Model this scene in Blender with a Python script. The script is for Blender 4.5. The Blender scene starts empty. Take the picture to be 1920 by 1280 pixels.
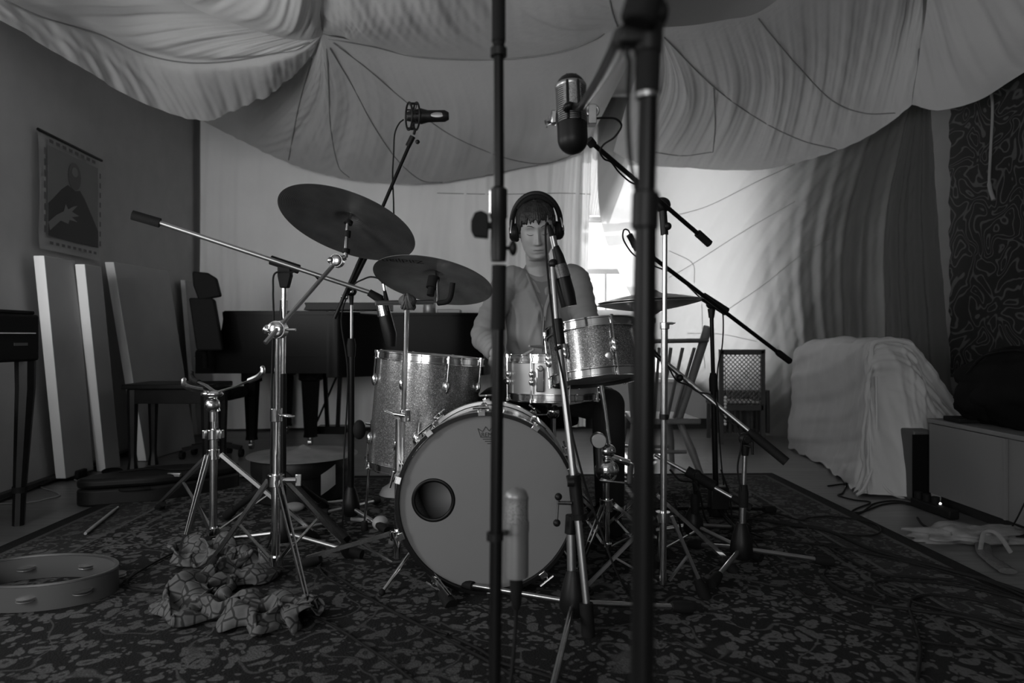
import bpy, math, random
import numpy as np
from mathutils import Vector, Matrix, noise, Quaternion

random.seed(7)
SC = bpy.context.scene
COL = SC.collection
PI = math.pi

# ---------------------------------------------------------------- camera
F, HY, CH = 1280.0, 630.0, 0.83
cd = bpy.data.cameras.new('camera')
cd.sensor_width = 36.0
cd.lens = 24.0
cd.shift_y = -10.0 / 1920.0
cd.clip_start = 0.05
cd.dof.use_dof = True
cd.dof.focus_distance = 2.35
cd.dof.aperture_fstop = 3.2
cam = bpy.data.objects.new('camera', cd)
COL.objects.link(cam)
cam.location = (0, 0, CH)
cam.rotation_euler = (PI / 2, 0, 0)
SC.camera = cam

# ---------------------------------------------------------------- view + world + lights
SC.view_settings.view_transform = 'Standard'
SC.view_settings.look = 'None'
SC.view_settings.gamma = 1.0
SC.view_settings.exposure = 0.3
SC.view_settings.use_curve_mapping = False
SC.cycles.max_bounces = 8
SC.cycles.caustics_reflective = False
SC.cycles.caustics_refractive = False
SC.cycles.sample_clamp_indirect = 4.0

world = bpy.data.worlds.new('world')
SC.world = world
world.use_nodes = True
bg = world.node_tree.nodes['Background']
bg.inputs[0].default_value = (1, 1, 1, 1)
bg.inputs[1].default_value = 1.6

def area(name, loc, target, sx, sy, power):
    l = bpy.data.lights.new(name, 'AREA')
    l.shape = 'RECTANGLE'; l.size = sx; l.size_y = sy; l.energy = power
    o = bpy.data.objects.new(name, l); COL.objects.link(o)
    o.location = loc
    o.rotation_euler = (Vector(target) - Vector(loc)).to_track_quat('-Z', 'Y').to_euler()
    return o
# daylight just outside the windows of the far wall
area('daylight_narrow_window', (0.88, 6.45, 1.5), (0.88, 5.0, 1.3), 0.7, 1.0, 14)
area('daylight_wide_window', (1.85, 6.75, 1.5), (1.85, 5.0, 1.5), 2.2, 2.6, 38)
# daylight in the opening of the left wall, just outside the frame
area('daylight_left_window', (-2.50, 2.15, 1.15), (-0.6, 5.6, 1.05), 0.9, 0.8, 17)
area('added_left_fill', (-2.30, 0.35, 1.2), (-1.6, 4.6, 1.1), 0.7, 0.9, 25)  # added fill for the panel edges; no such window is known
# added fill light in a made-up opening behind the camera
area('added_front_fill', (-0.9, -2.9, 1.4), (0.1, 4.0, 2.4), 2.0, 1.6, 40)
sun = bpy.data.lights.new('sun', 'SUN'); sun.energy = 11.0; sun.angle = 0.01
so = bpy.data.objects.new('sun', sun); COL.objects.link(so)
so.location = (1, 9, 6)
so.rotation_euler = Vector((-0.03, -1.0, -0.85)).to_track_quat('-Z', 'Y').to_euler()

# ---------------------------------------------------------------- projection helpers
def P(x, y, d):
    return Vector(((x - 960.0) / F * d, d, CH + (HY - y) / F * d))
def G(x, y, z=0.0):
    d = (CH - z) * F / (y - HY)
    return Vector(((x - 960.0) / F * d, d, z))
RUGZ = 0.012

# ---------------------------------------------------------------- materials
def new_mat(name):
    m = bpy.data.materials.new(name); m.use_nodes = True
    nt = m.node_tree
    return m, nt, nt.nodes['Principled BSDF']
def N(nt, typ, **kw):
    n = nt.nodes.new(typ)
    for k, v in kw.items():
        if k in ('operation', 'blend_type', 'feature', 'data_type', 'interpolation', 'wave_type', 'bands_direction', 'distance', 'rings_direction', 'noise_dimensions'):
            setattr(n, k, v)
        else:
            n.inputs[k].default_value = v
    return n
def ramp(nt, src, stops, interp='LINEAR'):
    r = nt.nodes.new('ShaderNodeValToRGB')
    r.color_ramp.interpolation = interp
    el = r.color_ramp.elements
    while len(el) < len(stops): el.new(0.5)
    for e, (p, v) in zip(el, stops):
        e.position = p; e.color = (v, v, v, 1)
    nt.links.new(src, r.inputs[0])
    return r.outputs[0]
def mat(name, v, rough=0.5, metal=0.0, bump=0.0, bscale=40.0, var=0.0, vscale=6.0, trans=0.0, spec=0.5, coat=0.0):
    m, nt, b = new_mat(name)
    b.inputs['Base Color'].default_value = (v, v, v, 1)
    b.inputs['Roughness'].default_value = rough
    b.inputs['Metallic'].default_value = metal
    b.inputs['Specular IOR Level'].default_value = spec
    b.inputs['Coat Weight'].default_value = coat
    tc = nt.nodes.new('ShaderNodeTexCoord')
    if var > 0:
        n = N(nt, 'ShaderNodeTexNoise', Scale=vscale, Detail=4.0)
        nt.links.new(tc.outputs['Object'], n.inputs['Vector'])
        c = ramp(nt, n.outputs['Fac'], [(0.3, v * (1 - var)), (0.7, v * (1 + var))])
        nt.links.new(c, b.inputs['Base Color'])
    if bump > 0:
        n = N(nt, 'ShaderNodeTexNoise', Scale=bscale, Detail=3.0)
        nt.links.new(tc.outputs['Object'], n.inputs['Vector'])
        bp = N(nt, 'ShaderNodeBump', Strength=bump, Distance=0.01)
        nt.links.new(n.outputs['Fac'], bp.inputs['Height'])
        nt.links.new(bp.outputs[0], b.inputs['Normal'])
    if trans > 0:
        t = nt.nodes.new('ShaderNodeBsdfTranslucent')
        t.inputs[0].default_value = (v, v, v, 1)
        mx = nt.nodes.new('ShaderNodeMixShader'); mx.inputs[0].default_value = trans
        nt.links.new(b.outputs[0], mx.inputs[1]); nt.links.new(t.outputs[0], mx.inputs[2])
        nt.links.new(mx.outputs[0], nt.nodes['Material Output'].inputs[0])
    return m

M = {}
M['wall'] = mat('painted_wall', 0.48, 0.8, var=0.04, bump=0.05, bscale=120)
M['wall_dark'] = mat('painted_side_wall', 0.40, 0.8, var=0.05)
M['ceiling'] = mat('ceiling_paint', 0.5, 0.9)
M['canopy'] = mat('parachute_cloth', 0.56, 0.75, trans=0.20, var=0.04, vscale=3, bump=0.25, bscale=25)
M['seam'] = mat('parachute_seam', 0.20, 0.8)
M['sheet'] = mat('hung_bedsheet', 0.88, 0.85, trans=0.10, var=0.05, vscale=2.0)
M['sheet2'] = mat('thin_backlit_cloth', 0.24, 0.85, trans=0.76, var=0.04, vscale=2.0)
M['cover'] = mat('sofa_cover_cloth', 0.46, 0.85, bump=0.15, bscale=18, var=0.05)
M['black'] = mat('black_plastic', 0.008, 0.45, spec=0.25)
M['blackmatte'] = mat('black_matte', 0.007, 0.8, spec=0.2)
M['blackpaint'] = mat('black_enamel_tube', 0.006, 0.35, spec=0.18)
M['rubber'] = mat('black_rubber', 0.008, 0.75, spec=0.2)
M['lacquer'] = mat('black_piano_lacquer', 0.005, 0.25, spec=0.06)
M['darkwood'] = mat('dark_stained_wood', 0.008, 0.35, spec=0.25, var=0.3, vscale=12)
M['chrome'] = mat('chrome', 0.75, 0.12, 1.0)
M['chromedull'] = mat('worn_chrome', 0.5, 0.25, 1.0, var=0.15, vscale=30)
M['nickel'] = mat('satin_nickel', 0.42, 0.38, 1.0)
M['white'] = mat('white_board', 0.75, 0.7)
M['cabinet'] = mat('cabinet_paint', 0.15, 0.6)
M['chairwood'] = mat('grey_painted_wood', 0.16, 0.5, var=0.15, vscale=15)
M['hoop'] = mat('hoop_silver_lacquer', 0.42, 0.3, 0.5)
M['head'] = mat('drum_head_coating', 0.165, 0.55, var=0.03, vscale=4)
M['headwhite'] = mat('coated_drum_head', 0.55, 0.6)
M['cable'] = mat('black_cable_jacket', 0.010, 0.75, spec=0.2)
M['cablelight'] = mat('pale_cable_jacket', 0.22, 0.5)
M['print_black'] = mat('black_print', 0.015, 0.6)
M['print_grey'] = mat('grey_print', 0.16, 0.6)
M['print_mid'] = mat('mid_grey_print', 0.07, 0.6)
M['paper'] = mat('poster_paper', 0.34, 0.6, var=0.06, vscale=5)
M['paperbright'] = mat('white_sticker', 0.45, 0.6)
M['skin'] = mat('skin', 0.40, 0.5, var=0.05, vscale=30)
M['hair'] = mat('dark_hair', 0.018, 0.5, bump=0.5, bscale=90)
M['shirt'] = mat('grey_cotton_shirt', 0.25, 0.85, bump=0.10, bscale=14, var=0.05, vscale=10)
M['tee'] = mat('grey_undershirt', 0.16, 0.9)
M['jeans'] = mat('black_jeans', 0.012, 0.85)
M['lips'] = mat('lips', 0.19, 0.45)
M['brow'] = mat('eyebrow_hair', 0.05, 0.8)
M['fabric_black'] = mat('black_bag_fabric', 0.005, 0.9, spec=0.1)
M['mic_silver'] = mat('silver_microphone_body', 0.28, 0.42, 0.55)
M['sweater'] = mat('pale_crumpled_cloth', 0.20, 0.9, var=0.2, vscale=20)
M['wood_pale'] = mat('pale_drumstick_wood', 0.30, 0.5)
M['outside'] = mat('outside_frame', 0.7, 0.7)
M['bamboo'] = mat('dark_cane', 0.10, 0.6)

# wooden floor
m, nt, b = new_mat('wood_floor'); M['floor'] = m
tc = nt.nodes.new('ShaderNodeTexCoord')
mp = N(nt, 'ShaderNodeMapping'); mp.inputs['Scale'].default_value = (1.2, 14, 1)
nt.links.new(tc.outputs['Object'], mp.inputs['Vector'])
n = N(nt, 'ShaderNodeTexNoise', Scale=3.0, Detail=6.0, Roughness=0.65)
nt.links.new(mp.outputs[0], n.inputs['Vector'])
c = ramp(nt, n.outputs['Fac'], [(0.25, 0.10), (0.75, 0.20)])
br = nt.nodes.new('ShaderNodeTexBrick'); br.offset = 0.37
br.inputs['Scale'].default_value = 1.0; br.inputs['Brick Width'].default_value = 1.3; br.inputs['Row Height'].default_value = 0.12
br.inputs['Mortar Size'].default_value = 0.002
br.inputs['Color1'].default_value = (1, 1, 1, 1); br.inputs['Color2'].default_value = (0.82, 0.82, 0.82, 1); br.inputs['Mortar'].default_value = (0.3, 0.3, 0.3, 1)
nt.links.new(tc.outputs['Object'], br.inputs['Vector'])
mx = N(nt, 'ShaderNodeMixRGB', blend_type='MULTIPLY'); mx.inputs[0].default_value = 1
nt.links.new(c, mx.inputs[1]); nt.links.new(br.outputs['Color'], mx.inputs[2])
nt.links.new(mx.outputs[0], b.inputs['Base Color'])
b.inputs['Roughness'].default_value = 0.38

# sparkle drum wrap
def sparkle(name, v):
    m, nt, b = new_mat(name)
    tc = nt.nodes.new('ShaderNodeTexCoord')
    vo = N(nt, 'ShaderNodeTexVoronoi', Scale=420.0)
    nt.links.new(tc.outputs['Object'], vo.inputs['Vector'])
    sep = nt.nodes.new('ShaderNodeSeparateColor'); nt.links.new(vo.outputs['Color'], sep.inputs[0])
    c = ramp(nt, sep.outputs[0], [(0.0, v * 0.45), (0.6, v), (0.93, v * 1.6), (1.0, min(1, v * 3.2))])
    nt.links.new(c, b.inputs['Base Color'])
    b.inputs['Metallic'].default_value = 0.75
    b.inputs['Roughness'].default_value = 0.30
    b.inputs['Coat Weight'].default_value = 0.5
    bp = N(nt, 'ShaderNodeBump', Strength=0.5, Distance=0.003)
    nt.links.new(sep.outputs[1], bp.inputs['Height']); nt.links.new(bp.outputs[0], b.inputs['Normal'])
    return m
M['sparkle'] = sparkle('silver_sparkle_wrap', 0.22)

# cymbal bronze: lathed rings
def cymbal_mat(name, v, rough):
    m, nt, b = new_mat(name)
    tc = nt.nodes.new('ShaderNodeTexCoord')
    w = N(nt, 'ShaderNodeTexWave', wave_type='RINGS', rings_direction='Z', Scale=55.0, Distortion=1.0, Detail=2.0)
    nt.links.new(tc.outputs['Object'], w.inputs['Vector'])
    n = N(nt, 'ShaderNodeTexNoise', Scale=9.0, Detail=5.0)
    nt.links.new(tc.outputs['Object'], n.inputs['Vector'])
    c = ramp(nt, n.outputs['Fac'], [(0.3, v * 0.7), (0.7, v * 1.25)])
    nt.links.new(c, b.inputs['Base Color'])
    b.inputs['Metallic'].default_value = 0.85; b.inputs['Roughness'].default_value = rough
    bp = N(nt, 'ShaderNodeBump', Strength=0.25, Distance=0.002)
    nt.links.new(w.outputs['Fac'], bp.inputs['Height']); nt.links.new(bp.outputs[0], b.inputs['Normal'])
    return m
M['cymbal_dark'] = cymbal_mat('aged_bronze_cymbal', 0.16, 0.48)
M['cymbal'] = cymbal_mat('bronze_cymbal', 0.26, 0.42)
M['cymbal_light'] = cymbal_mat('bright_bronze_cymbal', 0.38, 0.36)

# oriental rug (world metres as coordinates; rug object sits at the origin)
m, nt, b = new_mat('oriental_rug'); M['rug'] = m
L = nt.links
tc = nt.nodes.new('ShaderNodeTexCoord')
dn = N(nt, 'ShaderNodeTexNoise', Scale=9.0, Detail=2.0)
L.new(tc.outputs['Object'], dn.inputs['Vector'])
mxv = N(nt, 'ShaderNodeMixRGB', blend_type='LINEAR_LIGHT'); mxv.inputs[0].default_value = 0.05
L.new(tc.outputs['Object'], mxv.inputs[1]); L.new(dn.outputs['Color'], mxv.inputs[2])
def vor(scale, feature='F1'):
    v = N(nt, 'ShaderNodeTexVoronoi', Scale=scale); v.feature = feature
    L.new(mxv.outputs[0], v.inputs['Vector']); return v
def math_(op, a, b2=None, v2=None):
    n = nt.nodes.new('ShaderNodeMath'); n.operation = op
    if isinstance(a, (int, float)): n.inputs[0].default_value = a
    else: L.new(a, n.inputs[0])
    if b2 is not None: L.new(b2, n.inputs[1])
    if v2 is not None: n.inputs[1].default_value = v2
    return n.outputs[0]
v1 = vor(19.0); big = ramp(nt, v1.outputs['Distance'], [(0.0, 0.25), (0.12, 0.25), (0.16, 1.0), (0.36, 1.0), (0.42, 0.0)])
v2 = vor(40.0); small = ramp(nt, v2.outputs['Distance'], [(0.0, 1.0), (0.26, 1.0), (0.36, 0.0)])
nz = N(nt, 'ShaderNodeTexNoise', Scale=4.5, Detail=1.0); L.new(tc.outputs['Object'], nz.inputs['Vector'])
fr = math_('ABSOLUTE', math_('SUBTRACT', nz.outputs['Fac'], v2=0.5))
vine = ramp(nt, fr, [(0.0, 0.7), (0.005, 0.7), (0.012, 0.0)])
pat = math_('MAXIMUM', math_('MAXIMUM', big, small), vine)
nb = N(nt, 'ShaderNodeTexNoise', Scale=1.6, Detail=2.0); L.new(tc.outputs['Object'], nb.inputs['Vector'])
lv = ramp(nt, nb.outputs['Fac'], [(0.35, 0.55), (0.65, 1.0)])
pat = math_('MULTIPLY', pat, lv)
# border bands from rug-local coordinates
sx = nt.nodes.new('ShaderNodeSeparateXYZ'); L.new(tc.outputs['Object'], sx.inputs[0])
ax = math_('ABSOLUTE', sx.outputs[0]); ay = math_('ABSOLUTE', sx.outputs[1])
RW, RL = 1.80, 1.45           # half sizes
ex = math_('SUBTRACT', 0 + RW, ax); ey = math_('SUBTRACT', 0 + RL, ay)
e = math_('MINIMUM', ex, ey)
band = ramp(nt, e, [(0.0, 0.0), (0.055, 0.0), (0.06, 0.65), (0.075, 0.65), (0.08, 0.2), (0.30, 0.2), (0.305, 0.75), (0.318, 0.75), (0.322, 0.0), (0.40, 0.0), (0.405, 0.6), (0.415, 0.6), (0.42, 0.0)], 'CONSTANT')
edge = ramp(nt, e, [(0.0, 0.0), (0.055, 0.0), (0.06, 1.0)], 'CONSTANT')
pb = math_('MULTIPLY', pat, edge)
tot = math_('MAXIMUM', pb, band)
fine = N(nt, 'ShaderNodeTexNoise', Scale=160.0, Detail=1.0); L.new(tc.outputs['Object'], fine.inputs['Vector'])
tot2 = math_('MULTIPLY', tot, ramp(nt, fine.outputs['Fac'], [(0.3, 0.7), (0.7, 1.0)]))
col = ramp(nt, tot2, [(0.0, 0.016), (0.3, 0.045), (1.0, 0.12)])
L.new(col, b.inputs['Base Color'])
b.inputs['Roughness'].default_value = 0.95
b.inputs['Specular IOR Level'].default_value = 0.1
bp = N(nt, 'ShaderNodeBump', Strength=0.6, Distance=0.004); L.new(fine.outputs['Fac'], bp.inputs['Height']); L.new(bp.outputs[0], b.inputs['Normal'])

# doodle tapestry: pale contour lines on black
m, nt, b = new_mat('doodle_tapestry'); M['tapestry'] = m
tc = nt.nodes.new('ShaderNodeTexCoord')
n = N(nt, 'ShaderNodeTexNoise', Scale=5.2, Detail=0.8, Distortion=1.0)
nt.links.new(tc.outputs['Object'], n.inputs['Vector'])
m1 = nt.nodes.new('ShaderNodeMath'); m1.operation = 'MULTIPLY'; m1.inputs[1].default_value = 9.0; nt.links.new(n.outputs['Fac'], m1.inputs[0])
m2 = nt.nodes.new('ShaderNodeMath'); m2.operation = 'FRACT'; nt.links.new(m1.outputs[0], m2.inputs[0])
c1 = ramp(nt, m2.outputs[0], [(0.0, 0.004), (0.34, 0.004), (0.42, 0.06), (0.58, 0.06), (0.66, 0.004)])
nt.links.new(c1, b.inputs['Base Color']); b.inputs['Roughness'].default_value = 0.9

# cell-patterned scarf
m, nt, b = new_mat('cell_patterned_scarf'); M['scarf'] = m
tc = nt.nodes.new('ShaderNodeTexCoord')
v = N(nt, 'ShaderNodeTexVoronoi', Scale=26.0); v.feature = 'DISTANCE_TO_EDGE'
nt.links.new(tc.outputs['Object'], v.inputs['Vector'])
c = ramp(nt, v.outputs['Distance'], [(0.0, 0.015), (0.05, 0.02), (0.09, 0.10), (0.5, 0.06)])
nt.links.new(c, b.inputs['Base Color']); b.inputs['Roughness'].default_value = 0.9

# perforated / mesh grille
def grille(name, v, scale):
    m, nt, b = new_mat(name)
    tc = nt.nodes.new('ShaderNodeTexCoord')
    vo = N(nt, 'ShaderNodeTexVoronoi', Scale=scale); nt.links.new(tc.outputs['Object'], vo.inputs['Vector'])
    c = ramp(nt, vo.outputs['Distance'], [(0.0, 0.01), (0.25, 0.02), (0.4, v)])
    nt.links.new(c, b.inputs['Base Color']); b.inputs['Metallic'].default_value = 0.5; b.inputs['Roughness'].default_value = 0.45
    return m
M['grille'] = grille('silver_mesh_grille', 0.32, 420)
M['grilledark'] = grille('perforated_dark_grille', 0.13, 380)

# window glass
m, nt, b = new_mat('window_glass'); M['glass'] = m
tr = nt.nodes.new('ShaderNodeBsdfTransparent'); tr.inputs[0].default_value = (0.95, 0.95, 0.95, 1)
b.inputs['Roughness'].default_value = 0.02
mx = nt.nodes.new('ShaderNodeMixShader'); mx.inputs[0].default_value = 0.94
nt.links.new(b.outputs[0], mx.inputs[1]); nt.links.new(tr.outputs[0], mx.inputs[2]); nt.links.new(mx.outputs[0], nt.nodes['Material Output'].inputs[0])

m, nt, b = new_mat('frosted_glass'); M['frosted'] = m
tr = nt.nodes.new('ShaderNodeBsdfTranslucent'); tr.inputs[0].default_value = (0.75, 0.75, 0.75, 1)
nt.links.new(tr.outputs[0], nt.nodes['Material Output'].inputs[0])

# ---------------------------------------------------------------- mesh builder
def frame_for(axis):
    a = Vector(axis).normalized()
    return a.to_track_quat('Z', 'Y').to_matrix()
class MB:
    def __init__(s): s.v = []; s.f = []
    def add(s, vs, fs):
        o = len(s.v); s.v += [Vector(v) for v in vs]; s.f += [tuple(i + o for i in f) for f in fs]; return s
    def box(s, c, size, R=None):
        c = Vector(c); h = Vector(size) / 2; vs = []
        for x in (-1, 1):
            for y in (-1, 1):
                for z in (-1, 1):
                    p = Vector((x * h.x, y * h.y, z * h.z)); vs.append(c + (R @ p if R else p))
        return s.add(vs, [(0, 1, 3, 2), (4, 6, 7, 5), (0, 4, 5, 1), (2, 3, 7, 6), (0, 2, 6, 4), (1, 5, 7, 3)])
    def beam(s, p1, p2, w, h):
        p1, p2 = Vector(p1), Vector(p2); R = frame_for(p2 - p1)
        return s.box((p1 + p2) / 2, (w, h, (p2 - p1).length), R)
    def tube(s, pts, r, seg=10, caps=True, flat=1.0):
        pts = [Vector(p) for p in pts]; n = len(pts)
        rs = [r] * n if isinstance(r, (int, float)) else list(r)
        t0 = (pts[1] - pts[0]).normalized()
        up = Vector((0, 0, 1)) if abs(t0.z) < 0.9 else Vector((1, 0, 0))
        u = up.cross(t0).normalized(); vs = []; fs = []
        for i in range(n):
            t = (pts[min(i + 1, n - 1)] - pts[max(i - 1, 0)])
            t = t.normalized() if t.length > 1e-9 else t0
            u = (u - t * u.dot(t)); u = u.normalized() if u.length > 1e-6 else t.orthogonal().normalized()
            w = t.cross(u)
            for k in range(seg):
                a = 2 * PI * k / seg
                vs.append(pts[i] + (u * math.cos(a) + w * math.sin(a) * flat) * rs[i])
        for i in range(n - 1):
            for k in range(seg):
                k2 = (k + 1) % seg
                fs.append((i * seg + k, i * seg + k2, (i + 1) * seg + k2, (i + 1) * seg + k))
        if caps:
            fs.append(tuple(range(seg - 1, -1, -1))); fs.append(tuple((n - 1) * seg + k for k in range(seg)))
        return s.add(vs, fs)
    def cyl(s, p1, p2, r, seg=16, r2=None):
        return s.tube([p1, p2], [r, r if r2 is None else r2], seg)
    def lathe(s, prof, origin=(0, 0, 0), axis=(0, 0, 1), seg=32, caps=False):
        R = frame_for(axis); o = Vector(origin); vs = []; fs = []; n = len(prof)
        for (r, z) in prof:
            for k in range(seg):
                a = 2 * PI * k / seg
                vs.append(o + R @ Vector((r * math.cos(a), r * math.sin(a), z)))
        for i in range(n - 1):
            for k in range(seg):
                k2 = (k + 1) % seg
                fs.append((i * seg + k, i * seg + k2, (i + 1) * seg + k2, (i + 1) * seg + k))
        if caps:
            fs.append(tuple(range(seg - 1, -1, -1))); fs.append(tuple((n - 1) * seg + k for k in range(seg)))
        return s.add(vs, fs)
    def ell(s, c, r, seg=16, rings=10, R=None):
        c = Vector(c); r = Vector((r, r, r)) if isinstance(r, (int, float)) else Vector(r); vs = []; fs = []
        for i in range(rings + 1):
            ph = PI * i / rings
            for k in range(seg):
                a = 2 * PI * k / seg
                p = Vector((r.x * math.sin(ph) * math.cos(a), r.y * math.sin(ph) * math.sin(a), r.z * math.cos(ph)))
                vs.append(c + (R @ p if R else p))
        for i in range(rings):
            for k in range(seg):
                k2 = (k + 1) % seg
                fs.append((i * seg + k, (i + 1) * seg + k, (i + 1) * seg + k2, i * seg + k2))
        return s.add(vs, fs)
    def torus(s, c, R0, r, axis=(0, 0, 1), seg=48, k2=8, flat=None):
        R = frame_for(axis); c = Vector(c); vs = []; fs = []
        ra, rz = (r, r) if flat is None else (r, flat)
        for i in range(seg):
            a = 2 * PI * i / seg
            for k in range(k2):
                b = 2 * PI * k / k2
                vs.append(c + R @ Vector(((R0 + ra * math.cos(b)) * math.cos(a), (R0 + ra * math.cos(b)) * math.sin(a), rz * math.sin(b))))
        for i in range(seg):
            for k in range(k2):
                i2 = (i + 1) % seg; kk = (k + 1) % k2
                fs.append((i * k2 + k, i2 * k2 + k, i2 * k2 + kk, i * k2 + kk))
        return s.add(vs, fs)
    def prism(s, outline, p0, ux, uy, depth):
        """outline: 2D points; extruded by the vector depth"""
        p0, ux, uy, d = Vector(p0), Vector(ux), Vector(uy), Vector(depth); n = len(outline)
        a = [p0 + ux * x + uy * y for x, y in outline]; b = [p + d for p in a]
        return s.add(a + b, [tuple(range(n - 1, -1, -1)), tuple(range(n, 2 * n))] + [(i, (i + 1) % n, n + (i + 1) % n, n + i) for i in range(n)])
    def grid(s, g):
        nu, nv = g.shape[0], g.shape[1]
        vs = [Vector(g[i, j]) for i in range(nu) for j in range(nv)]
        fs = [(i * nv + j, (i + 1) * nv + j, (i + 1) * nv + j + 1, i * nv + j + 1) for i in range(nu - 1) for j in range(nv - 1)]
        return s.add(vs, fs)
def mesh_obj(name, mb, m, parent=None, origin=(0, 0, 0), smooth=40, bevel=0.0, flipfix=True):
    o0 = Vector(origin)
    me = bpy.data.meshes.new(name)
    me.from_pydata([tuple(v - o0) for v in mb.v], [], mb.f)
    if flipfix:
        import bmesh
        bm = bmesh.new(); bm.from_mesh(me)
        bmesh.ops.recalc_face_normals(bm, faces=bm.faces[:])
        bm.to_mesh(me); bm.free()
    me.materials.append(m)
    if smooth:
        me.polygons.foreach_set('use_smooth', [True] * len(me.polygons))
        if smooth < 180: me.set_sharp_from_angle(angle=math.radians(smooth))
    o = bpy.data.objects.new(name, me); COL.objects.link(o)
    if parent is not None: o.parent = parent
    if bevel:
        md = o.modifiers.new('bevel', 'BEVEL'); md.width = bevel; md.segments = 2; md.limit_method = 'ANGLE'
    return o
class Thing:
    def __init__(s, name, label, cat, loc, group=None):
        s.loc = Vector(loc); s.o = bpy.data.objects.new(name, None); COL.objects.link(s.o)
        s.o.empty_display_size = 0.05
        s.o.location = s.loc; s.o['label'] = label; s.o['category'] = cat
        if group: s.o['group'] = group
    def part(s, name, mb, m, parent=None, label=None, **kw):
        o = mesh_obj(name, mb, m, parent or s.o, s.loc, **kw)
        if label: o['label'] = label
        return o
def single(name, mb, m, label, cat, loc=None, group=None, **kw):
    if loc is None:
        a = np.array([tuple(v) for v in mb.v]); loc = ((a[:, 0].min() + a[:, 0].max()) / 2, (a[:, 1].min() + a[:, 1].max()) / 2, a[:, 2].min())
    o = mesh_obj(name, mb, m, None, loc, **kw); o.location = loc
    o['label'] = label; o['category'] = cat
    if group: o['group'] = group
    return o
def struct(name, mb, m, parent=None, **kw):
    o = mesh_obj(name, mb, m, parent, **kw)
    if parent is None: o['kind'] = 'structure'
    return o
def bez(pts, n=8):
    """catmull-rom through the points"""
    p = [Vector(q) for q in pts]; p = [p[0] * 2 - p[1]] + p + [p[-1] * 2 - p[-2]]; out = []
    for i in range(1, len(p) - 2):
        for k in range(n):
            t = k / n
            out.append(0.5 * ((2 * p[i]) + (p[i + 1] - p[i - 1]) * t + (2 * p[i - 1] - 5 * p[i] + 4 * p[i + 1] - p[i + 2]) * t * t + (3 * p[i] - p[i - 1] - 3 * p[i + 1] + p[i + 2]) * t ** 3))
    out.append(p[-2]); return out
def npcr(C, t):
    """catmull-rom over axis 0 of C at parameters t in [0,1]"""
    C = np.asarray(C, float); n = len(C)
    if n == 2: return C[0] + (C[1] - C[0]) * t.reshape((-1,) + (1,) * (C.ndim - 1))
    E = np.concatenate([[2 * C[0] - C[1]], C, [2 * C[-1] - C[-2]]])
    x = np.clip(t, 0, 1) * (n - 1); i = np.minimum(x.astype(int), n - 2); f = (x - i).reshape((-1,) + (1,) * (C.ndim - 1))
    a, b2, c2, d2 = E[i], E[i + 1], E[i + 2], E[i + 3]
    return 0.5 * (2 * b2 + (c2 - a) * f + (2 * a - 5 * b2 + 4 * c2 - d2) * f ** 2 + (3 * b2 - a - 3 * c2 + d2) * f ** 3)
def loft(curves, nu, nv, disp=None):
    """curves: lists of (px,py,d) with equal control counts -> (nu,nv,3) world grid"""
    u = np.linspace(0, 1, nu); v = np.linspace(0, 1, nv)
    rows = [npcr([tuple(P(*c)) for c in cv], u) for cv in curves]
    g = npcr(np.array(rows), v).transpose(1, 0, 2)
    if disp is not None:
        U, V = np.meshgrid(u, v, indexing='ij')
        gu = np.gradient(g, axis=0); gv = np.gradient(g, axis=1)
        nn = np.cross(gu, gv); ln = np.linalg.norm(nn, axis=2, keepdims=True); nn = nn / np.maximum(ln, 1e-9)
        g = g + nn * disp(U, V)[..., None]
    return g
def wob(x, seed, octs=((1, 1.0), (2.3, 0.6), (5.1, 0.35), (9.7, 0.2))):
    r = np.random.RandomState(seed); s = 0
    for f, a in octs: s = s + a * np.sin(x * f * 2 * PI + r.rand() * 6.28)
    return s
def stick(g, path, off=0.006, n=10):
    """3-D points on the cloth grid g that lie under the given pixels"""
    X = g[..., 0] / g[..., 1] * F + 960; Y = HY - (g[..., 2] - CH) / g[..., 1] * F
    pts = []; pp = [Vector((a[0], a[1], 0)) for a in path]
    for q in bez(pp, n):
        i = np.argmin((X - q.x) ** 2 + (Y - q.y) ** 2); i = np.unravel_index(i, X.shape)
        d = g[i][1]; pts.append(P(q.x, q.y, d) * 1.0)
    ds = [p.y for p in pts]
    for k in range(1, len(pts) - 1):
        d = (ds[k - 1] + ds[k] + ds[k + 1]) / 3 - off
        q = pts[k]; pts[k] = Vector((q.x * d / q.y, d, CH + (q.z - CH) * d / q.y))
    return pts

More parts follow.
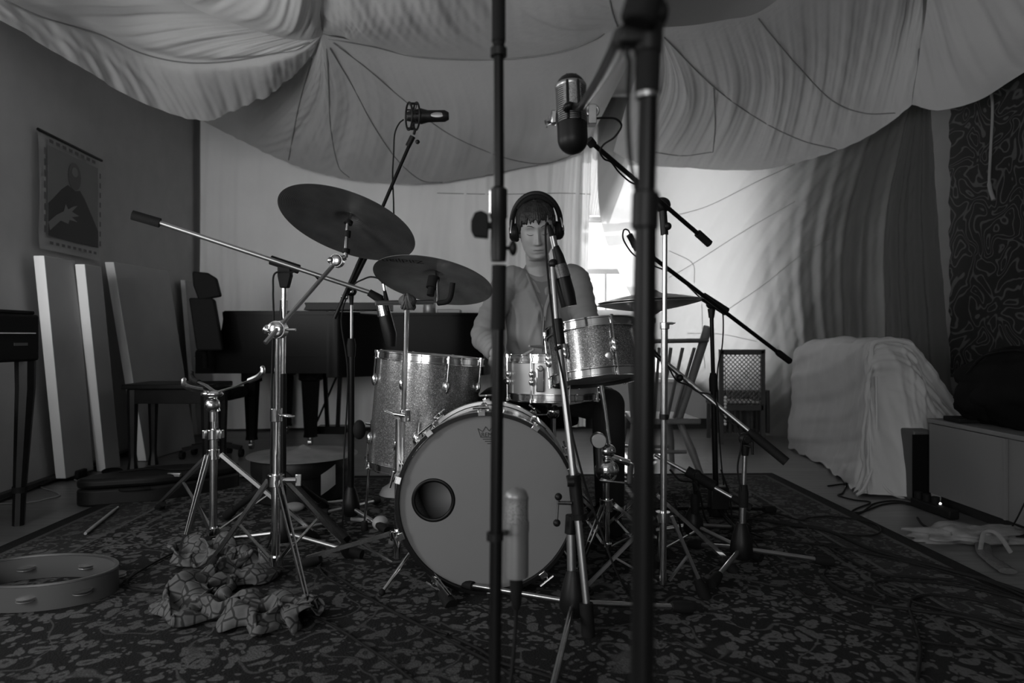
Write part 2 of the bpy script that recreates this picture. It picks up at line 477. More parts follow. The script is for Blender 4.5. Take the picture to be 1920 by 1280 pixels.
# ================================================================ SETTING
fl = MB().box((0.3, 1.6, -0.05), (6.8, 9.6, 0.1)); struct('floor', fl, M['floor'], smooth=0)
BY = 6.15
W1 = (0.58, 1.19, 1.022, 2.62); W2 = (1.25, 2.38, 0.45, 2.70)
wb = MB()
def wbox(x0, x1, z0, z1): wb.box(((x0 + x1) / 2, BY + 0.08, (z0 + z1) / 2), (x1 - x0, 0.16, z1 - z0))
wbox(-3.0, W1[0], 0, 2.95); wbox(W1[0], W1[1], 0, W1[2]); wbox(W1[0], W1[1], W1[3], 2.95)
wbox(W1[1], W2[0], 0, 2.95); wbox(W2[0], W2[1], 0, W2[2]); wbox(W2[0], W2[1], W2[3], 2.95); wbox(W2[1], 3.2, 0, 2.95)
struct('wall_back', wb, M['wall'], smooth=0)
def sidewall(f, y0, y1, t):
    mb = MB(); a = (f(y0), y0); b2 = (f(y1), y1)
    mb.add([(a[0], a[1], 0), (b2[0], b2[1], 0), (b2[0], b2[1], 2.95), (a[0], a[1], 2.95),
            (a[0] + t, a[1], 0), (b2[0] + t, b2[1], 0), (b2[0] + t, b2[1], 2.95), (a[0] + t, a[1], 2.95)],
           [(0, 1, 2, 3), (7, 6, 5, 4), (0, 4, 5, 1), (1, 5, 6, 2), (2, 6, 7, 3), (3, 7, 4, 0)])
    return mb
LWX = lambda y: -2.30 - 0.083 * y
RWX = lambda y: 3.42 - 0.083 * y
wl = sidewall(LWX, 2.75, BY, -0.1); m1_ = sidewall(LWX, 0.80, 1.55, -0.1); wl.add(m1_.v, m1_.f)
m1_ = sidewall(LWX, -3.1, -0.10, -0.1); wl.add(m1_.v, m1_.f)
for z0, z1 in ((0, 0.7), (1.8, 2.95)):  # opening made up for the added left fill
    m1_ = sidewall(LWX, -0.10, 0.80, -0.1); wl.add([Vector((v.x, v.y, z0 if v.z < 1 else z1)) for v in m1_.v], m1_.f)
for z0, z1 in ((0, 0.7), (2.05, 2.95)):
    m1_ = sidewall(LWX, 1.55, 2.75, -0.1); wl.add([Vector((v.x, v.y, z0 if v.z < 1 else z1)) for v in m1_.v], m1_.f)
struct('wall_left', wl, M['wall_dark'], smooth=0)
wf = MB().box((-2.55, -3.1, 1.47), (1.0, 0.1, 2.95)).box((1.9, -3.1, 1.47), (3.4, 0.1, 2.95)).box((-0.92, -3.1, 0.28), (2.3, 0.1, 0.56)).box((-0.92, -3.1, 2.6), (2.3, 0.1, 0.75))  # opening made up for the added fill behind the camera
struct('wall_front', wf, M['wall'], smooth=0)
M['wall_shade'] = mat('shaded_right_wall', 0.17, 0.85, var=0.05)  # wall paint darkened: the dimness of the right side is in the colour
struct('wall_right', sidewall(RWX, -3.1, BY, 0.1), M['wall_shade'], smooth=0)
struct('ceiling', MB().box((0.35, 1.6, 3.0), (6.8, 9.4, 0.1)), M['ceiling'], smooth=0)
struct('baseboard_back', MB().box((0.05, BY - 0.012, 0.045), (5.6, 0.024, 0.09)), M['print_black'], smooth=0)
struct('baseboard_left', MB().beam((LWX(2.0) + 0.012, 2.0, 0.03), (LWX(6.1) + 0.012, 6.1, 0.03), 0.06, 0.02), M['print_black'], smooth=0)
def window(name, w, bars_x, bars_z, gm=None):
    x0, x1, z0, z1 = w
    fr = MB(); t = 0.05
    for a in ((x0 + t / 2, (z0 + z1) / 2, t, z1 - z0), (x1 - t / 2, (z0 + z1) / 2, t, z1 - z0)):
        fr.box((a[0], BY + 0.10, a[1]), (a[2], 0.06, a[3]))
    for zz in (z0 + t / 2, z1 - t / 2): fr.box(((x0 + x1) / 2, BY + 0.10, zz), (x1 - x0 - 2 * t, 0.06, t))
    o = struct(name, fr, M['white'], smooth=0)
    for bz in bars_z: 
        c = mesh_obj('transom_bar', MB().box(((x0 + x1) / 2, BY + 0.10, bz), (x1 - x0 - 2 * t, 0.05, 0.05)), M['white'], o, smooth=0)
    for bx, za, zb in bars_x:
        mesh_obj('glazing_bar', MB().box((bx, BY + 0.10, (za + zb) / 2), (0.02, 0.03, zb - za)), M['white'], o, smooth=0)
    mesh_obj('pane', MB().box(((x0 + x1) / 2, BY + 0.125, (z0 + z1) / 2), (x1 - x0 - 2 * t, 0.006, z1 - z0 - 2 * t)), gm or M['glass'], o, smooth=0)
    mesh_obj('window_sill', MB().box(((x0 + x1) / 2, BY + 0.0, z0 - 0.015), (x1 - x0 + 0.06, 0.12, 0.03)), M['white'], o, smooth=0)
    return o
window('window_1', W1, [(0.855, 1.03, 1.40)], [1.42, 1.885])
window('window_2', W2, [], [], M['frosted'])
rb = Thing('roller_blind', 'white roller blind rolled up at the top of the narrow window', 'blind', (0.9, BY - 0.03, 1.86))
rb.part('roll', MB().cyl((0.60, BY - 0.05, 1.875), (1.21, BY - 0.05, 1.875), 0.024, 16), M['white'])
rb.part('bottom_bar', MB().box((0.905, BY - 0.05, 1.845), (0.60, 0.012, 0.012)), M['white'], smooth=0)

# rug
single('rug', MB().box((0, 0, 0.006), (3.6, 2.9, 0.011)), M['rug'], 'dark oriental floral rug with banded border under the drum kit', 'rug', loc=(0, 0, 0), smooth=0)
rug = bpy.data.objects['rug']
rug.location = (-0.19, 2.58, 0); rug.rotation_euler = (0, 0, math.radians(2.0))

# ================================================================ PARACHUTE CEILING
A = (605, 65, 4.0); B = (1236, 52, 4.0); C = (1710, 196, 4.4)
para = Thing('parachute_canopy', 'pale parachute swagged under the ceiling from gathered points', 'parachute', (0, 4.2, 2.3))
NU = 260
# swag behind the left gather point, running back to the far wall
K1 = [[A, A, A, A, (660, 76, 4.1), (720, 92, 4.25), (790, 107, 4.35), (870, 112, 4.4), (940, 112, 4.4), (1050, 98, 4.3), (1150, 58, 4.1), B],
      [(520, 128, 4.9), (560, 165, 5.0), (592, 190, 5.0), (630, 200, 5.0), (690, 212, 5.0), (760, 222, 5.0), (830, 228, 5.0), (900, 230, 5.0), (980, 220, 5.0), (1060, 190, 4.9), (1140, 140, 4.6), (1190, 100, 4.4)],
      [(372, 222, 5.85), (450, 262, 5.9), (520, 296, 5.9), (590, 322, 5.9), (660, 337, 5.9), (730, 343, 5.9), (800, 344, 5.9), (880, 334, 5.9), (950, 320, 5.9), (1030, 303, 5.9), (1090, 282, 5.85), (1130, 215, 5.6)]]
def d1(U, V):
    e = np.clip(V * 1.3, 0, 1) * np.clip(U * 14, 0, 1) * np.clip((1 - U) * 10, 0, 1)
    rad = (0.030 * np.abs(np.sin(U * PI * 9 + 0.6)) + 0.008 * wob(U * 7, 3)) * np.clip((1.02 - V) * 4, 0.15, 1)
    ruf = 0.005 * np.sin(V * 60 + 6 * np.sin(U * 40)) * np.clip(1 - U * 1.6, 0, 1) + 0.0012 * np.sin(U * 170 + 8 * V)
    return -(rad * (0.35 + 0.65 * np.clip(1 - U * 0.9, 0, 1)) + ruf) * e
g1 = loft(K1, NU, 90, d1)
c1 = [(p[0], p[1], p[2]) for p in K1[0]]
# upper swag between the two gather points, passing over the camera
K2 = [[A, (640, 68, 4.05), (660, 76, 4.1), (720, 92, 4.25), (790, 107, 4.35), (870, 112, 4.4), (940, 112, 4.4), (1050, 98, 4.3), (1150, 58, 4.1), B],
      [(607, 20, 3.75), (650, 20, 3.7), (700, 22, 3.7), (760, 24, 3.7), (820, 25, 3.75), (880, 24, 3.8), (950, 20, 3.8), (1050, 8, 3.7), (1150, -15, 3.6), (1240, -10, 3.6)],
      [(600, -240, 2.9), (660, -240, 2.9), (720, -240, 2.9), (790, -240, 2.9), (850, -240, 2.9), (910, -240, 2.9), (980, -240, 2.9), (1070, -240, 2.9), (1170, -240, 2.9), (1270, -240, 2.9)]]
def d2(U, V):
    e = np.clip(V * 3, 0, 1)
    return (0.011 * wob(U * 3 + V * 1.2, 5) + 0.0010 * np.sin(U * 200 + 14 * V)) * e
g2 = loft(K2, 200, 60, d2)
# lobes left of the gather point, near the camera
K3 = [[A, (585, 74, 3.98), (555, 75, 3.95), (510, 66, 3.9), (440, 45, 3.85), (380, 22, 3.8), (320, -8, 3.75), (230, -60, 3.6)],
      [(603, 20, 3.75), (580, 18, 3.6), (545, 14, 3.55), (500, 4, 3.5), (430, -20, 3.5), (370, -40, 3.5), (300, -70, 3.45), (200, -120, 3.3)],
      [(600, -240, 2.9), (570, -240, 2.9), (530, -240, 2.9), (480, -240, 2.9), (410, -240, 2.9), (340, -240, 2.9), (260, -240, 2.9), (160, -260, 2.8)]]
def d3(U, V):
    return (0.012 * wob(U * 2 + V * 0.6, 8)) * np.clip(V * 4, 0, 1)
g3 = loft(K3, 160, 50, d3)
# left swag hanging towards the left wall
K4 = [[A, (560, 62, 4.1), (500, 52, 4.1), (430, 35, 4.1), (340, 0, 4.0), (240, -50, 3.8), (120, -110, 3.5), (0, -170, 3.1), (-140, -240, 2.8)],
      [A, (562, 96, 4.15), (505, 110, 4.2), (430, 117, 4.25), (345, 117, 4.2), (265, 98, 4.1), (170, 55, 3.8), (60, 8, 3.4), (-120, -70, 2.9)],
      [A, (565, 130, 4.5), (515, 168, 4.6), (452, 203, 4.65), (392, 224, 4.6), (325, 215, 4.45), (225, 172, 4.1), (110, 100, 3.6), (-100, -20, 2.95)]]
def d4(U, V):
    e = np.clip(U * 5, 0, 1)
    up = np.clip(1 - np.abs(V - 0.25) * 3.5, 0, 1); lo = np.clip((V - 0.5) * 4, 0, 1)
    return e * (up * 0.015 * wob(U * 4.0 - V * 3.2, 11) + lo * (0.0045 * np.sin(U * 110 + 3 * np.sin(V * 9)) + 0.010 * wob(U * 4, 12)) - 0.03 * np.exp(-((V - 0.5) / 0.05) ** 2))
g4 = loft(K4, 280, 90, d4)
# right swag from the middle gather to the right one
K5 = [[B, B, B, B, (1300, 47, 4.0), (1360, 37, 4.0), (1420, 24, 4.0), (1490, -25, 3.9), (1570, -90, 3.8), (1660, -160, 3.7), (1760, -250, 3.5)],
      [(1185, 165, 4.9), (1220, 185, 4.9), (1260, 195, 4.9), (1310, 195, 4.9), (1370, 185, 4.8), (1430, 172, 4.7), (1480, 155, 4.6), (1540, 130, 4.5), (1600, 100, 4.4), (1670, 60, 4.3), (1735, -40, 4.1)],
      [(1150, 284, 5.8), (1185, 303, 5.85), (1230, 312, 5.85), (1290, 315, 5.8), (1350, 319, 5.7), (1420, 319, 5.5), (1480, 308, 5.3), (1540, 292, 5.1), (1600, 270, 4.9), (1660, 236, 4.7), C]]
def d5(U, V):
    e = np.clip(V * 2, 0, 1) * np.clip(U * 12, 0, 1)
    return e * ((0.018 * np.abs(np.sin(U * PI * 7.5)) * (1 - 0.6 * U) + 0.008 * wob(U * 6 + 0.8 * V, 15)) * np.clip((1.02 - V) * 4, 0.2, 1) + 0.004 * np.sin((U * 1.0 - V * 0.25) * 130) * np.clip((U - 0.45) * 4, 0, 1))
g5 = loft(K5, 300, 100, d5)
K6 = [[(1760, -250, 3.5), (1830, -270, 3.4), (1920, -290, 3.3), (2030, -310, 3.1), (2180, -330, 2.9)],
      [(1740, -20, 4.0), (1800, -20, 3.9), (1880, -40, 3.7), (1980, -80, 3.4), (2120, -150, 3.1)],
      [C, (1758, 207, 4.35), (1830, 190, 4.2), (1910, 142, 3.95), (2080, 40, 3.4)]]
def d6(U, V):
    return (0.016 * wob(U * 1.3 - V * 1.2, 19) + 0.003 * np.sin(U * 40 - V * 26)) * np.clip(V * 3, 0, 1) * np.clip((1.05 - V) * 4, 0.1, 1)
g6 = loft(K6, 140, 70, d6)
for nm, g in (('rear_swag', g1), ('middle_swag', g2), ('left_lobe', g3), ('left_swag', g4), ('right_swag', g5), ('corner_swag', g6)):
    para.part(nm, MB().grid(g), M['canopy'], smooth=180, flipfix=False)
def seams(g, paths, r=0.004, off=0.006):
    for pth in paths:
        para.part('seam', MB().tube(stick(g, pth, off), r, 6), M['seam'])
seams(g1, [[(612, 72), (700, 88), (790, 108), (935, 112), (1050, 98), (1125, 68), (1148, 40)],
           [(625, 80), (690, 130), (760, 190), (840, 250), (935, 292), (1010, 307), (1060, 296), (1085, 280)],
           [(618, 90), (660, 160), (700, 235), (745, 300), (790, 338), (830, 342)],
           [(612, 90), (616, 160), (620, 240), (634, 310), (655, 333)]])
seams(g1, [[(585, 110), (560, 200), (541, 300)]], 0.004)
seams(g4, [[(8, 0), (80, 32), (180, 62), (265, 100), (345, 117), (430, 115), (520, 98), (585, 78)]], 0.004)
seams(g5, [[(1245, 70), (1335, 160), (1420, 222), (1500, 262), (1570, 280)],
           [(1422, 35), (1450, 70), (1500, 128), (1560, 188), (1620, 212), (1680, 212)],
           [(1338, 165), (1341, 230), (1337, 285)], [(1225, 285), (1280, 292), (1337, 285)]])
seams(g2, [[(1143, 0), (1150, 30), (1158, 50)]], 0.005)

# ================================================================ HUNG SHEETS
def dS1(U, V):
    e = 0.3 + 0.7 * V
    edge = 0.045 * np.exp(-((U - 0.955) / 0.018) ** 2) + 0.03 * np.exp(-((U - 0.99) / 0.01) ** 2)
    return e * (0.014 * wob(U * 4 + 0.10 * np.sin(V * 4), 21) + 0.008 * wob(U * 9 + 0.25 * np.sin(V * 7 + U * 20), 22) * (0.4 + np.exp(-((U - 0.62) / 0.16) ** 2))) + edge
S1 = [[(376, 150, 6.0), (500, 150, 6.0), (700, 150, 6.0), (900, 150, 6.0), (1050, 150, 6.0), (1116, 150, 6.0)],
      [(374, 480, 6.0), (500, 480, 6.0), (700, 480, 6.0), (900, 480, 6.0), (1040, 480, 6.0), (1103, 480, 6.0)],
      [(366, 806, 6.0), (500, 803, 6.0), (700, 800, 6.0), (900, 800, 6.0), (1040, 800, 6.0), (1098, 800, 6.0)]]
gs1 = loft(S1, 320, 60, dS1)
single('bedsheet_curtain', MB().grid(gs1), M['sheet'], 'large white bedsheet hung flat along the far wall behind the piano', 'curtain', smooth=180, flipfix=False)
sc1 = bpy.data.objects['bedsheet_curtain']
hm = MB().tube([p - Vector(sc1.location) for p in stick(gs1, [(820, 362), (935, 364), (1050, 362), (1108, 364)], 0.004)], 0.003, 6)
mesh_obj('hem_seam', hm, M['seam'], sc1)
S2 = [[(1122, 184, 6.0), (1180, 184, 6.0), (1250, 190, 5.95), (1350, 200, 5.8), (1450, 215, 5.6), (1560, 205, 5.3), (1650, 200, 5.0), (1700, 196, 4.75), (1722, 196, 4.65), (1742, 196, 4.6)],
      [(1128, 420, 6.0), (1190, 430, 6.0), (1265, 440, 6.0), (1345, 450, 5.95), (1420, 455, 5.85), (1500, 450, 5.6), (1580, 440, 5.3), (1650, 430, 5.0), (1700, 420, 4.8), (1752, 420, 4.6)],
      [(1205, 600, 6.05), (1260, 620, 6.05), (1320, 640, 6.0), (1380, 660, 6.0), (1440, 670, 5.9), (1510, 680, 5.7), (1580, 680, 5.4), (1650, 680, 5.1), (1710, 680, 4.85), (1772, 680, 4.6)],
      [(1245, 700, 6.05), (1300, 730, 6.05), (1345, 760, 6.0), (1395, 790, 5.9), (1445, 815, 5.7), (1510, 832, 5.5), (1580, 838, 5.3), (1650, 840, 5.1), (1712, 845, 4.9), (1785, 850, 4.7)]]
def dS2(U, V):
    r = np.clip((U - 0.45) * 3, 0, 1)
    return (0.050 * r * wob(U * 4.2 - V * 0.05, 25, ((1, 1), (2.1, .7), (4.3, .5), (8.3, .25))) * (0.35 + 0.65 * V)
            + (1 - r) * 0.014 * np.sin(9 * (V * 1.2 - U * 1.6 + 0.35 * U * U)) + 0.003 * wob(U * 10 + V * 6, 27))
gs2 = loft(S2, 300, 120, dS2)
# the left edge is cut on a slant so that the narrow window shows
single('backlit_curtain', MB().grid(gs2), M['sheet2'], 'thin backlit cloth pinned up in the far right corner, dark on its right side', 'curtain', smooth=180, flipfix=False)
sc2 = bpy.data.objects['backlit_curtain']
for pth in ([(1262, 405), (1330, 385), (1420, 340), (1490, 308)], [(1255, 520), (1300, 494), (1400, 430), (1490, 378)],
            [(1368, 578), (1430, 535), (1500, 480), (1560, 445)], [(1316, 570), (1318, 640), (1322, 690)], [(1255, 470), (1298, 493), (1302, 530)],
            [(1290, 625), (1350, 626), (1420, 640)]):
    mesh_obj('seam', MB().tube([p - Vector(sc2.location) for p in stick(gs2, pth, 0.004)], 0.0028, 6), M['seam'], sc2)

# small pelmet strip of cloth left of the slanted edge, above the blind
gp = loft([[(1112, 150, 6.08), (1150, 150, 6.08), (1185, 150, 6.08)], [(1110, 300, 6.08), (1140, 300, 6.08), (1175, 300, 6.08)], [(1104, 404, 6.08), (1120, 404, 6.08), (1140, 406, 6.08)]], 60, 30,
          lambda U, V: 0.01 * wob(U * 3, 31))
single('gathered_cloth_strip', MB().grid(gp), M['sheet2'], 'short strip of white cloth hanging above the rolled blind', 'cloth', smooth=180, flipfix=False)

# ================================================================ TAPESTRY on the right wall
def rw(px, py):        # point of the right wall plane seen at a pixel
    k = (px - 960) / F; y = 3.42 / (k + 0.083); return P(px, py, y)
a0 = rw(1786, 700); a1 = rw(2060, 700)
y0, y1 = a1.y, a0.y
tp = MB(); nseg = 40
zt, zb = 2.55, 0.55
front = []; 
for i in range(nseg + 1):
    z = zt + (zb - zt) * i / nseg
    front.append((RWX(y1) - 0.02, y1 + 0.012 * math.sin(i * 1.3) + 0.008 * math.sin(i * 2.9), z))
vs = front + [(RWX(y0) - 0.02, y0, zt + (zb - zt) * i / nseg) for i in range(nseg + 1)]
n0 = len(vs); vs += [(x + 0.012, y, z) for x, y, z in vs]
fs = []
for i in range(nseg):
    a, b2, c, d = i, i + 1, nseg + 2 + i, nseg + 1 + i
    fs += [(a, b2, c, d), (a + n0, d + n0, c + n0, b2 + n0), (a, a + n0, b2 + n0, b2)]
tp.add(vs, fs)
single('doodle_tapestry', tp, M['tapestry'], 'tall black cloth with dense pale doodle outlines on the right wall', 'tapestry', smooth=0)
cordpts = [rw(1868, 150), rw(1876, 200), rw(1872, 290), rw(1870, 345), rw(1878, 375)]
single('hanging_rope', MB().tube(bez([p + Vector((-0.05, 0, 0)) for p in cordpts], 8), [0.008] * 24 + [0.012] * 9, 8), M['cablelight'], 'grey rope hanging down in front of the doodle tapestry', 'rope')

# ================================================================ DRUM KIT
def basis(axis, spin=0):
    R = frame_for(axis); return R
def drum(T, c_top, axis, r, depth, nlug, shellm, headm_top, headm_bot, hoopm, hoop_h=0.030, legs=None, lug_len=0.05, air=True):
    """axis points from the bottom head to the top head; parts go under T"""
    ax = Vector(axis).normalized(); R = frame_for(ax); ct = Vector(c_top); cb = ct - ax * depth
    T.part('shell', MB().lathe([(r - 0.008, 0.0), (r, 0.0), (r, depth), (r - 0.008, depth), (r - 0.008, 0.0)], cb, ax, 64), shellm, smooth=50)
    for nm, c, s in (('top_head', ct, 1), ('bottom_head', cb, -1)):
        T.part(nm, MB().lathe([(0.0005, 0.003), (r * 0.94, 0.003), (r + 0.002, -0.004), (r + 0.002, -0.010)], c, ax * s, 64), headm_top if s > 0 else headm_bot)
        hr = r + 0.006
        T.part('hoop', MB().lathe([(hr, -0.016), (hr + 0.008, -0.016), (hr + 0.008, -0.012), (hr + 0.0025, -0.010), (hr + 0.0025, hoop_h - 0.020), (hr + 0.006, hoop_h - 0.018), (hr + 0.006, hoop_h - 0.014), (hr - 0.002, hoop_h - 0.014), (hr, -0.016)], c, ax * s, 72), hoopm, smooth=60)
    for k in range(nlug):
        a = 2 * PI * (k + 0.35) / nlug; e = R @ Vector((math.cos(a), math.sin(a), 0)); tt = R @ Vector((-math.sin(a), math.cos(a), 0))
        for s, c in ((1, ct), (-1, cb)):
            m0 = c - ax * s * (0.075 + lug_len / 2) + e * (r + 0.009)
            lug = T.part('lug', MB().ell(m0, (0.011, 0.012, lug_len / 2), 10, 8, Matrix((tt, e, ax)).transposed()), M['chrome'])
            p = c + e * (r + 0.014)
            T.part('tension_rod', MB().cyl(p - ax * s * 0.08, p + ax * s * 0.012, 0.0032, 8).cyl(p + ax * s * 0.004, p + ax * s * 0.018, 0.006, 8), M['chrome'], parent=lug)
    return R, ct, cb

# ---- bass drum, facing the camera
bc = P(912, 945, 2.18); bc.z = 0.293 + RUGZ - 0.005
BR, BD_ = 0.276, 0.36
T = Thing('bass_drum', 'large bass drum with a grey front head and small round port', 'drum', (bc.x, 2.36, RUGZ))
yax = Vector((0, 1, 0))
T.part('shell', MB().lathe([(BR - 0.01, 0), (BR, 0), (BR, BD_), (BR - 0.01, BD_), (BR - 0.01, 0)], bc, yax, 96), M['sparkle'], smooth=50)
# front head with a real port hole
hc = bc + Vector((-0.169, -0.002, 0.007)); pr = 0.062
def headmesh():
    mb = MB(); n = 96; vs = []
    off = Vector((hc.x - bc.x, 0, hc.z - bc.z))
    for i in range(9):
        t = i / 8
        for k in range(n):
            a = 2 * PI * k / n
            pin = off + Vector((pr * math.cos(a), 0, pr * math.sin(a))); pout = Vector(((BR + 0.001) * math.cos(a), 0, (BR + 0.001) * math.sin(a)))
            vs.append(bc + pin.lerp(pout, t) + Vector((0, -0.003, 0)))
    fs = [(i * n + k, i * n + (k + 1) % n, (i + 1) * n + (k + 1) % n, (i + 1) * n + k) for i in range(8) for k in range(n)]
    return mb.add(vs, fs)
fh = T.part('front_head', headmesh(), M['head'], smooth=180)
T.part('batter_head', MB().lathe([(0.001, 0), (BR, 0)], bc + yax * BD_, yax, 64), M['headwhite'])
T.part('port_ring', MB().torus(hc, pr + 0.002, 0.0065, yax, 64, 10, flat=0.004), M['blackpaint'], parent=fh)
T.part('damping_pillow', MB().ell(bc + Vector((0.02, 0.2, -0.17)), (0.2, 0.13, 0.10), 24, 14), M['cabinet'])
for nm, y, mm in (('front_hoop', -0.022, M['blackpaint']), ('rear_hoop', BD_ - 0.018, M['hoop'])):
    hp = T.part(nm, MB().lathe([(BR + 0.002, 0), (BR + 0.013, 0), (BR + 0.013, 0.040), (BR + 0.002, 0.040), (BR + 0.002, 0)], bc + yax * y, yax, 96), mm, smooth=50)
    if nm == 'front_hoop':
        T.part('inlay', MB().lathe([(BR + 0.0135, 0.006), (BR + 0.0145, 0.008), (BR + 0.0145, 0.034), (BR + 0.0135, 0.036)], bc + yax * y, yax, 96), M['hoop'], parent=hp)
for k in range(10):
    a = 2 * PI * (k + 0.5) / 10 + 0.05; e = Vector((math.cos(a), 0, math.sin(a))); tt = Vector((-math.sin(a), 0, math.cos(a)))
    rr = BR + 0.016; Rr = Matrix((tt, e, yax)).transposed()
    for fy, s in ((-0.026, 1), (BD_ + 0.026, -1)):
        cl = T.part('claw', MB().box(bc + e * (rr + 0.004) + yax * (fy + s * 0.022), (0.024, 0.006, 0.046), Rr).box(bc + e * (rr - 0.005) + yax * fy, (0.024, 0.018, 0.005), Rr), M['chrome'], bevel=0.0015)
        p = bc + e * (rr + 0.014)
        T.part('t_rod', MB().cyl(p + yax * (fy + s * 0.005), p + yax * (fy + s * 0.12), 0.0035, 8).cyl(p + yax * (fy - s * 0.012) - tt * 0.026, p + yax * (fy - s * 0.012) + tt * 0.026, 0.0042, 8).cyl(p + yax * (fy - s * 0.012), p + yax * (fy + s * 0.006), 0.004, 8), M['chrome'], parent=cl)
    T.part('lug', MB().ell(bc + e * (BR + 0.012) + yax * 0.18, (0.012, 0.014, 0.05), 10, 8, Rr), M['chrome'])
for s in (-1, 1):
    a = Vector((bc.x + s * 0.235, bc.y + 0.10, bc.z - 0.16)); ft = Vector((bc.x + s * 0.33, bc.y - 0.02, RUGZ + 0.008))
    sp = T.part('spur', MB().cyl(a, ft, 0.0065, 10), M['chrome']); T.part('spur_tip', MB().ell(ft, 0.011), M['rubber'], parent=sp)
T.part('spur_bracket', MB().box((bc.x - 0.262, bc.y + 0.10, bc.z - 0.12), (0.04, 0.05, 0.05)), M['chrome'], bevel=0.008)
# crown mark with the lettering under it
def text_mesh(s, size, ext=0.0004):
    cu = bpy.data.curves.new('letters', 'FONT'); cu.body = s; cu.size = size; cu.extrude = ext; cu.align_x = 'CENTER'
    o = bpy.data.objects.new('letters', cu); COL.objects.link(o)
    dg = bpy.context.evaluated_depsgraph_get(); dg.update()
    me = bpy.data.meshes.new_from_object(o.evaluated_get(dg)); vs = [v.co.copy() for v in me.vertices]; fs = [tuple(p.vertices) for p in me.polygons]
    bpy.data.objects.remove(o); return vs, fs
lo = P(917, 815, 2.174); lo.y = bc.y - 0.0045
cr = [(-0.036, 0.020), (-0.027, -0.008), (0.027, -0.008), (0.036, 0.020), (0.021, 0.010), (0.011, 0.026), (0, 0.012), (-0.011, 0.026), (-0.021, 0.010), (-0.036, 0.020)]
cp = [lo + Vector((x, 0, z)) for x, z in cr]
mb = MB()
for a, b2 in zip(cp[:-1], cp[1:]): mb.beam(a, b2, 0.0016, 0.0016)
T.part('crown_print', mb, M['print_black'], parent=fh, smooth=0)
vs, fs = text_mesh('REMO', 0.019); mb = MB().add([lo + Vector((v.x, -v.z, v.y - 0.006)) for v in vs], fs)
T.part('crown_lettering', mb, M['print_black'], parent=fh, smooth=0)
mb = MB()
for i, (w, z) in enumerate(((0.040, -0.014), (0.026, -0.021), (0.012, -0.028))): mb.box(lo + Vector((0, 0, z)), (w, 0.001, 0.0022))
T.part('small_print', mb, M['print_black'], parent=fh, smooth=0)

# ---- bass drum pedal behind
T = Thing('bass_drum_pedal', 'chrome kick pedal clamped behind the bass drum', 'pedal', (bc.x, 2.72, RUGZ))
T.part('footboard', MB().beam((bc.x, 2.66, 0.09), (bc.x, 2.92, 0.03), 0.075, 0.008), M['nickel'], bevel=0.002)
for s in (-1, 1): T.part('post', MB().cyl((bc.x + s * 0.055, 2.64, RUGZ), (bc.x + s * 0.055, 2.64, 0.22), 0.008), M['chrome'])
T.part('axle', MB().cyl((bc.x - 0.06, 2.64, 0.21), (bc.x + 0.06, 2.64, 0.21), 0.006), M['chrome'])
bt = T.part('beater', MB().cyl((bc.x, 2.64, 0.21), (bc.x, 2.60, 0.36), 0.004), M['chrome']); T.part('beater_felt', MB().ell((bc.x, 2.588, 0.36), (0.025, 0.022, 0.025)), M['paper'], parent=bt)
T.part('base_plate', MB().box((bc.x, 2.78, RUGZ + 0.006), (0.12, 0.32, 0.008)), M['nickel'], bevel=0.002)

# ---- floor tom
fc = P(806, 671, 2.80)
fax = Vector((0.085, 0.015, 1)).normalized()
T = Thing('floor_tom', 'silver sparkle floor tom standing left of the bass drum', 'drum', (fc.x, 2.8, RUGZ))
FR = 0.212
R_, ct, cb = drum(T, fc, fax, FR, 0.435, 8, M['sparkle'], M['headwhite'], M['headwhite'], M['chrome'])
for ang in (math.radians(172), math.radians(292), math.radians(60)):
    e = R_ @ Vector((math.cos(ang), math.sin(ang), 0)); a = ct - fax * 0.24 + e * (FR + 0.028); b2 = cb + e * (FR + 0.028) - fax * 0.06
    ft = Vector((b2.x + e.x * 0.02, b2.y + e.y * 0.02, RUGZ + 0.012))
    lg = T.part('leg', MB().tube([a, b2, ft], 0.006, 10), M['chrome']); T.part('rubber_foot', MB().cyl(ft + Vector((0, 0, 0.025)), ft - Vector((0, 0, 0.012)), 0.013, 12, 0.016), M['rubber'], parent=lg)
    T.part('leg_bracket', MB().ell(ct - fax * 0.30 + e * (FR + 0.016), (0.022, 0.022, 0.03)).cyl(ct - fax * 0.30 + e * (FR + 0.03), ct - fax * 0.30 + e * (FR + 0.06), 0.006), M['chrome'], parent=lg)
T.part('muffler_knob', MB().ell(ct - fax * 0.29 + Vector((-FR - 0.045, -0.03, 0)), (0.026, 0.026, 0.04), 12, 8), M['rubber'])

# ---- rack tom on its stand
rc = P(1109, 620, 2.48)
rax = Vector((-0.10, 0.20, 1)).normalized()
T = Thing('rack_tom', 'silver sparkle rack tom tilted above the right edge of the bass drum', 'drum', tuple(rc - rax * 0.2))
RR = 0.160
R_, ct, cb = drum(T, rc, rax, RR, 0.172, 6, M['sparkle'], M['headwhite'], M['headwhite'], M['chrome'], lug_len=0.04)
T.part('badge', MB().ell(ct - rax * 0.09 + Vector((0.03, -RR - 0.001, 0)), (0.016, 0.002, 0.016)), M['chromedull'])
ts = P(1137, 975, 2.50)
T = Thing('tom_stand', 'chrome double braced stand under the rack tom', 'drum stand', (ts.x, ts.y, RUGZ))
top = cb + Vector((0.02, 0.05, -0.02)); cl1 = P(1122, 825, 2.46); cl2 = P(1137, 845, 2.50)
T.part('tom_arm', MB().tube([top + Vector((0, 0, -0.01)), P(1133, 760, 2.50), P(1142, 832, 2.49)], 0.0085, 12), M['chrome'])
T.part('pole', MB().cyl((ts.x, ts.y, RUGZ + 0.05), (ts.x, ts.y, 0.44), 0.0125, 14), M['chrome'])
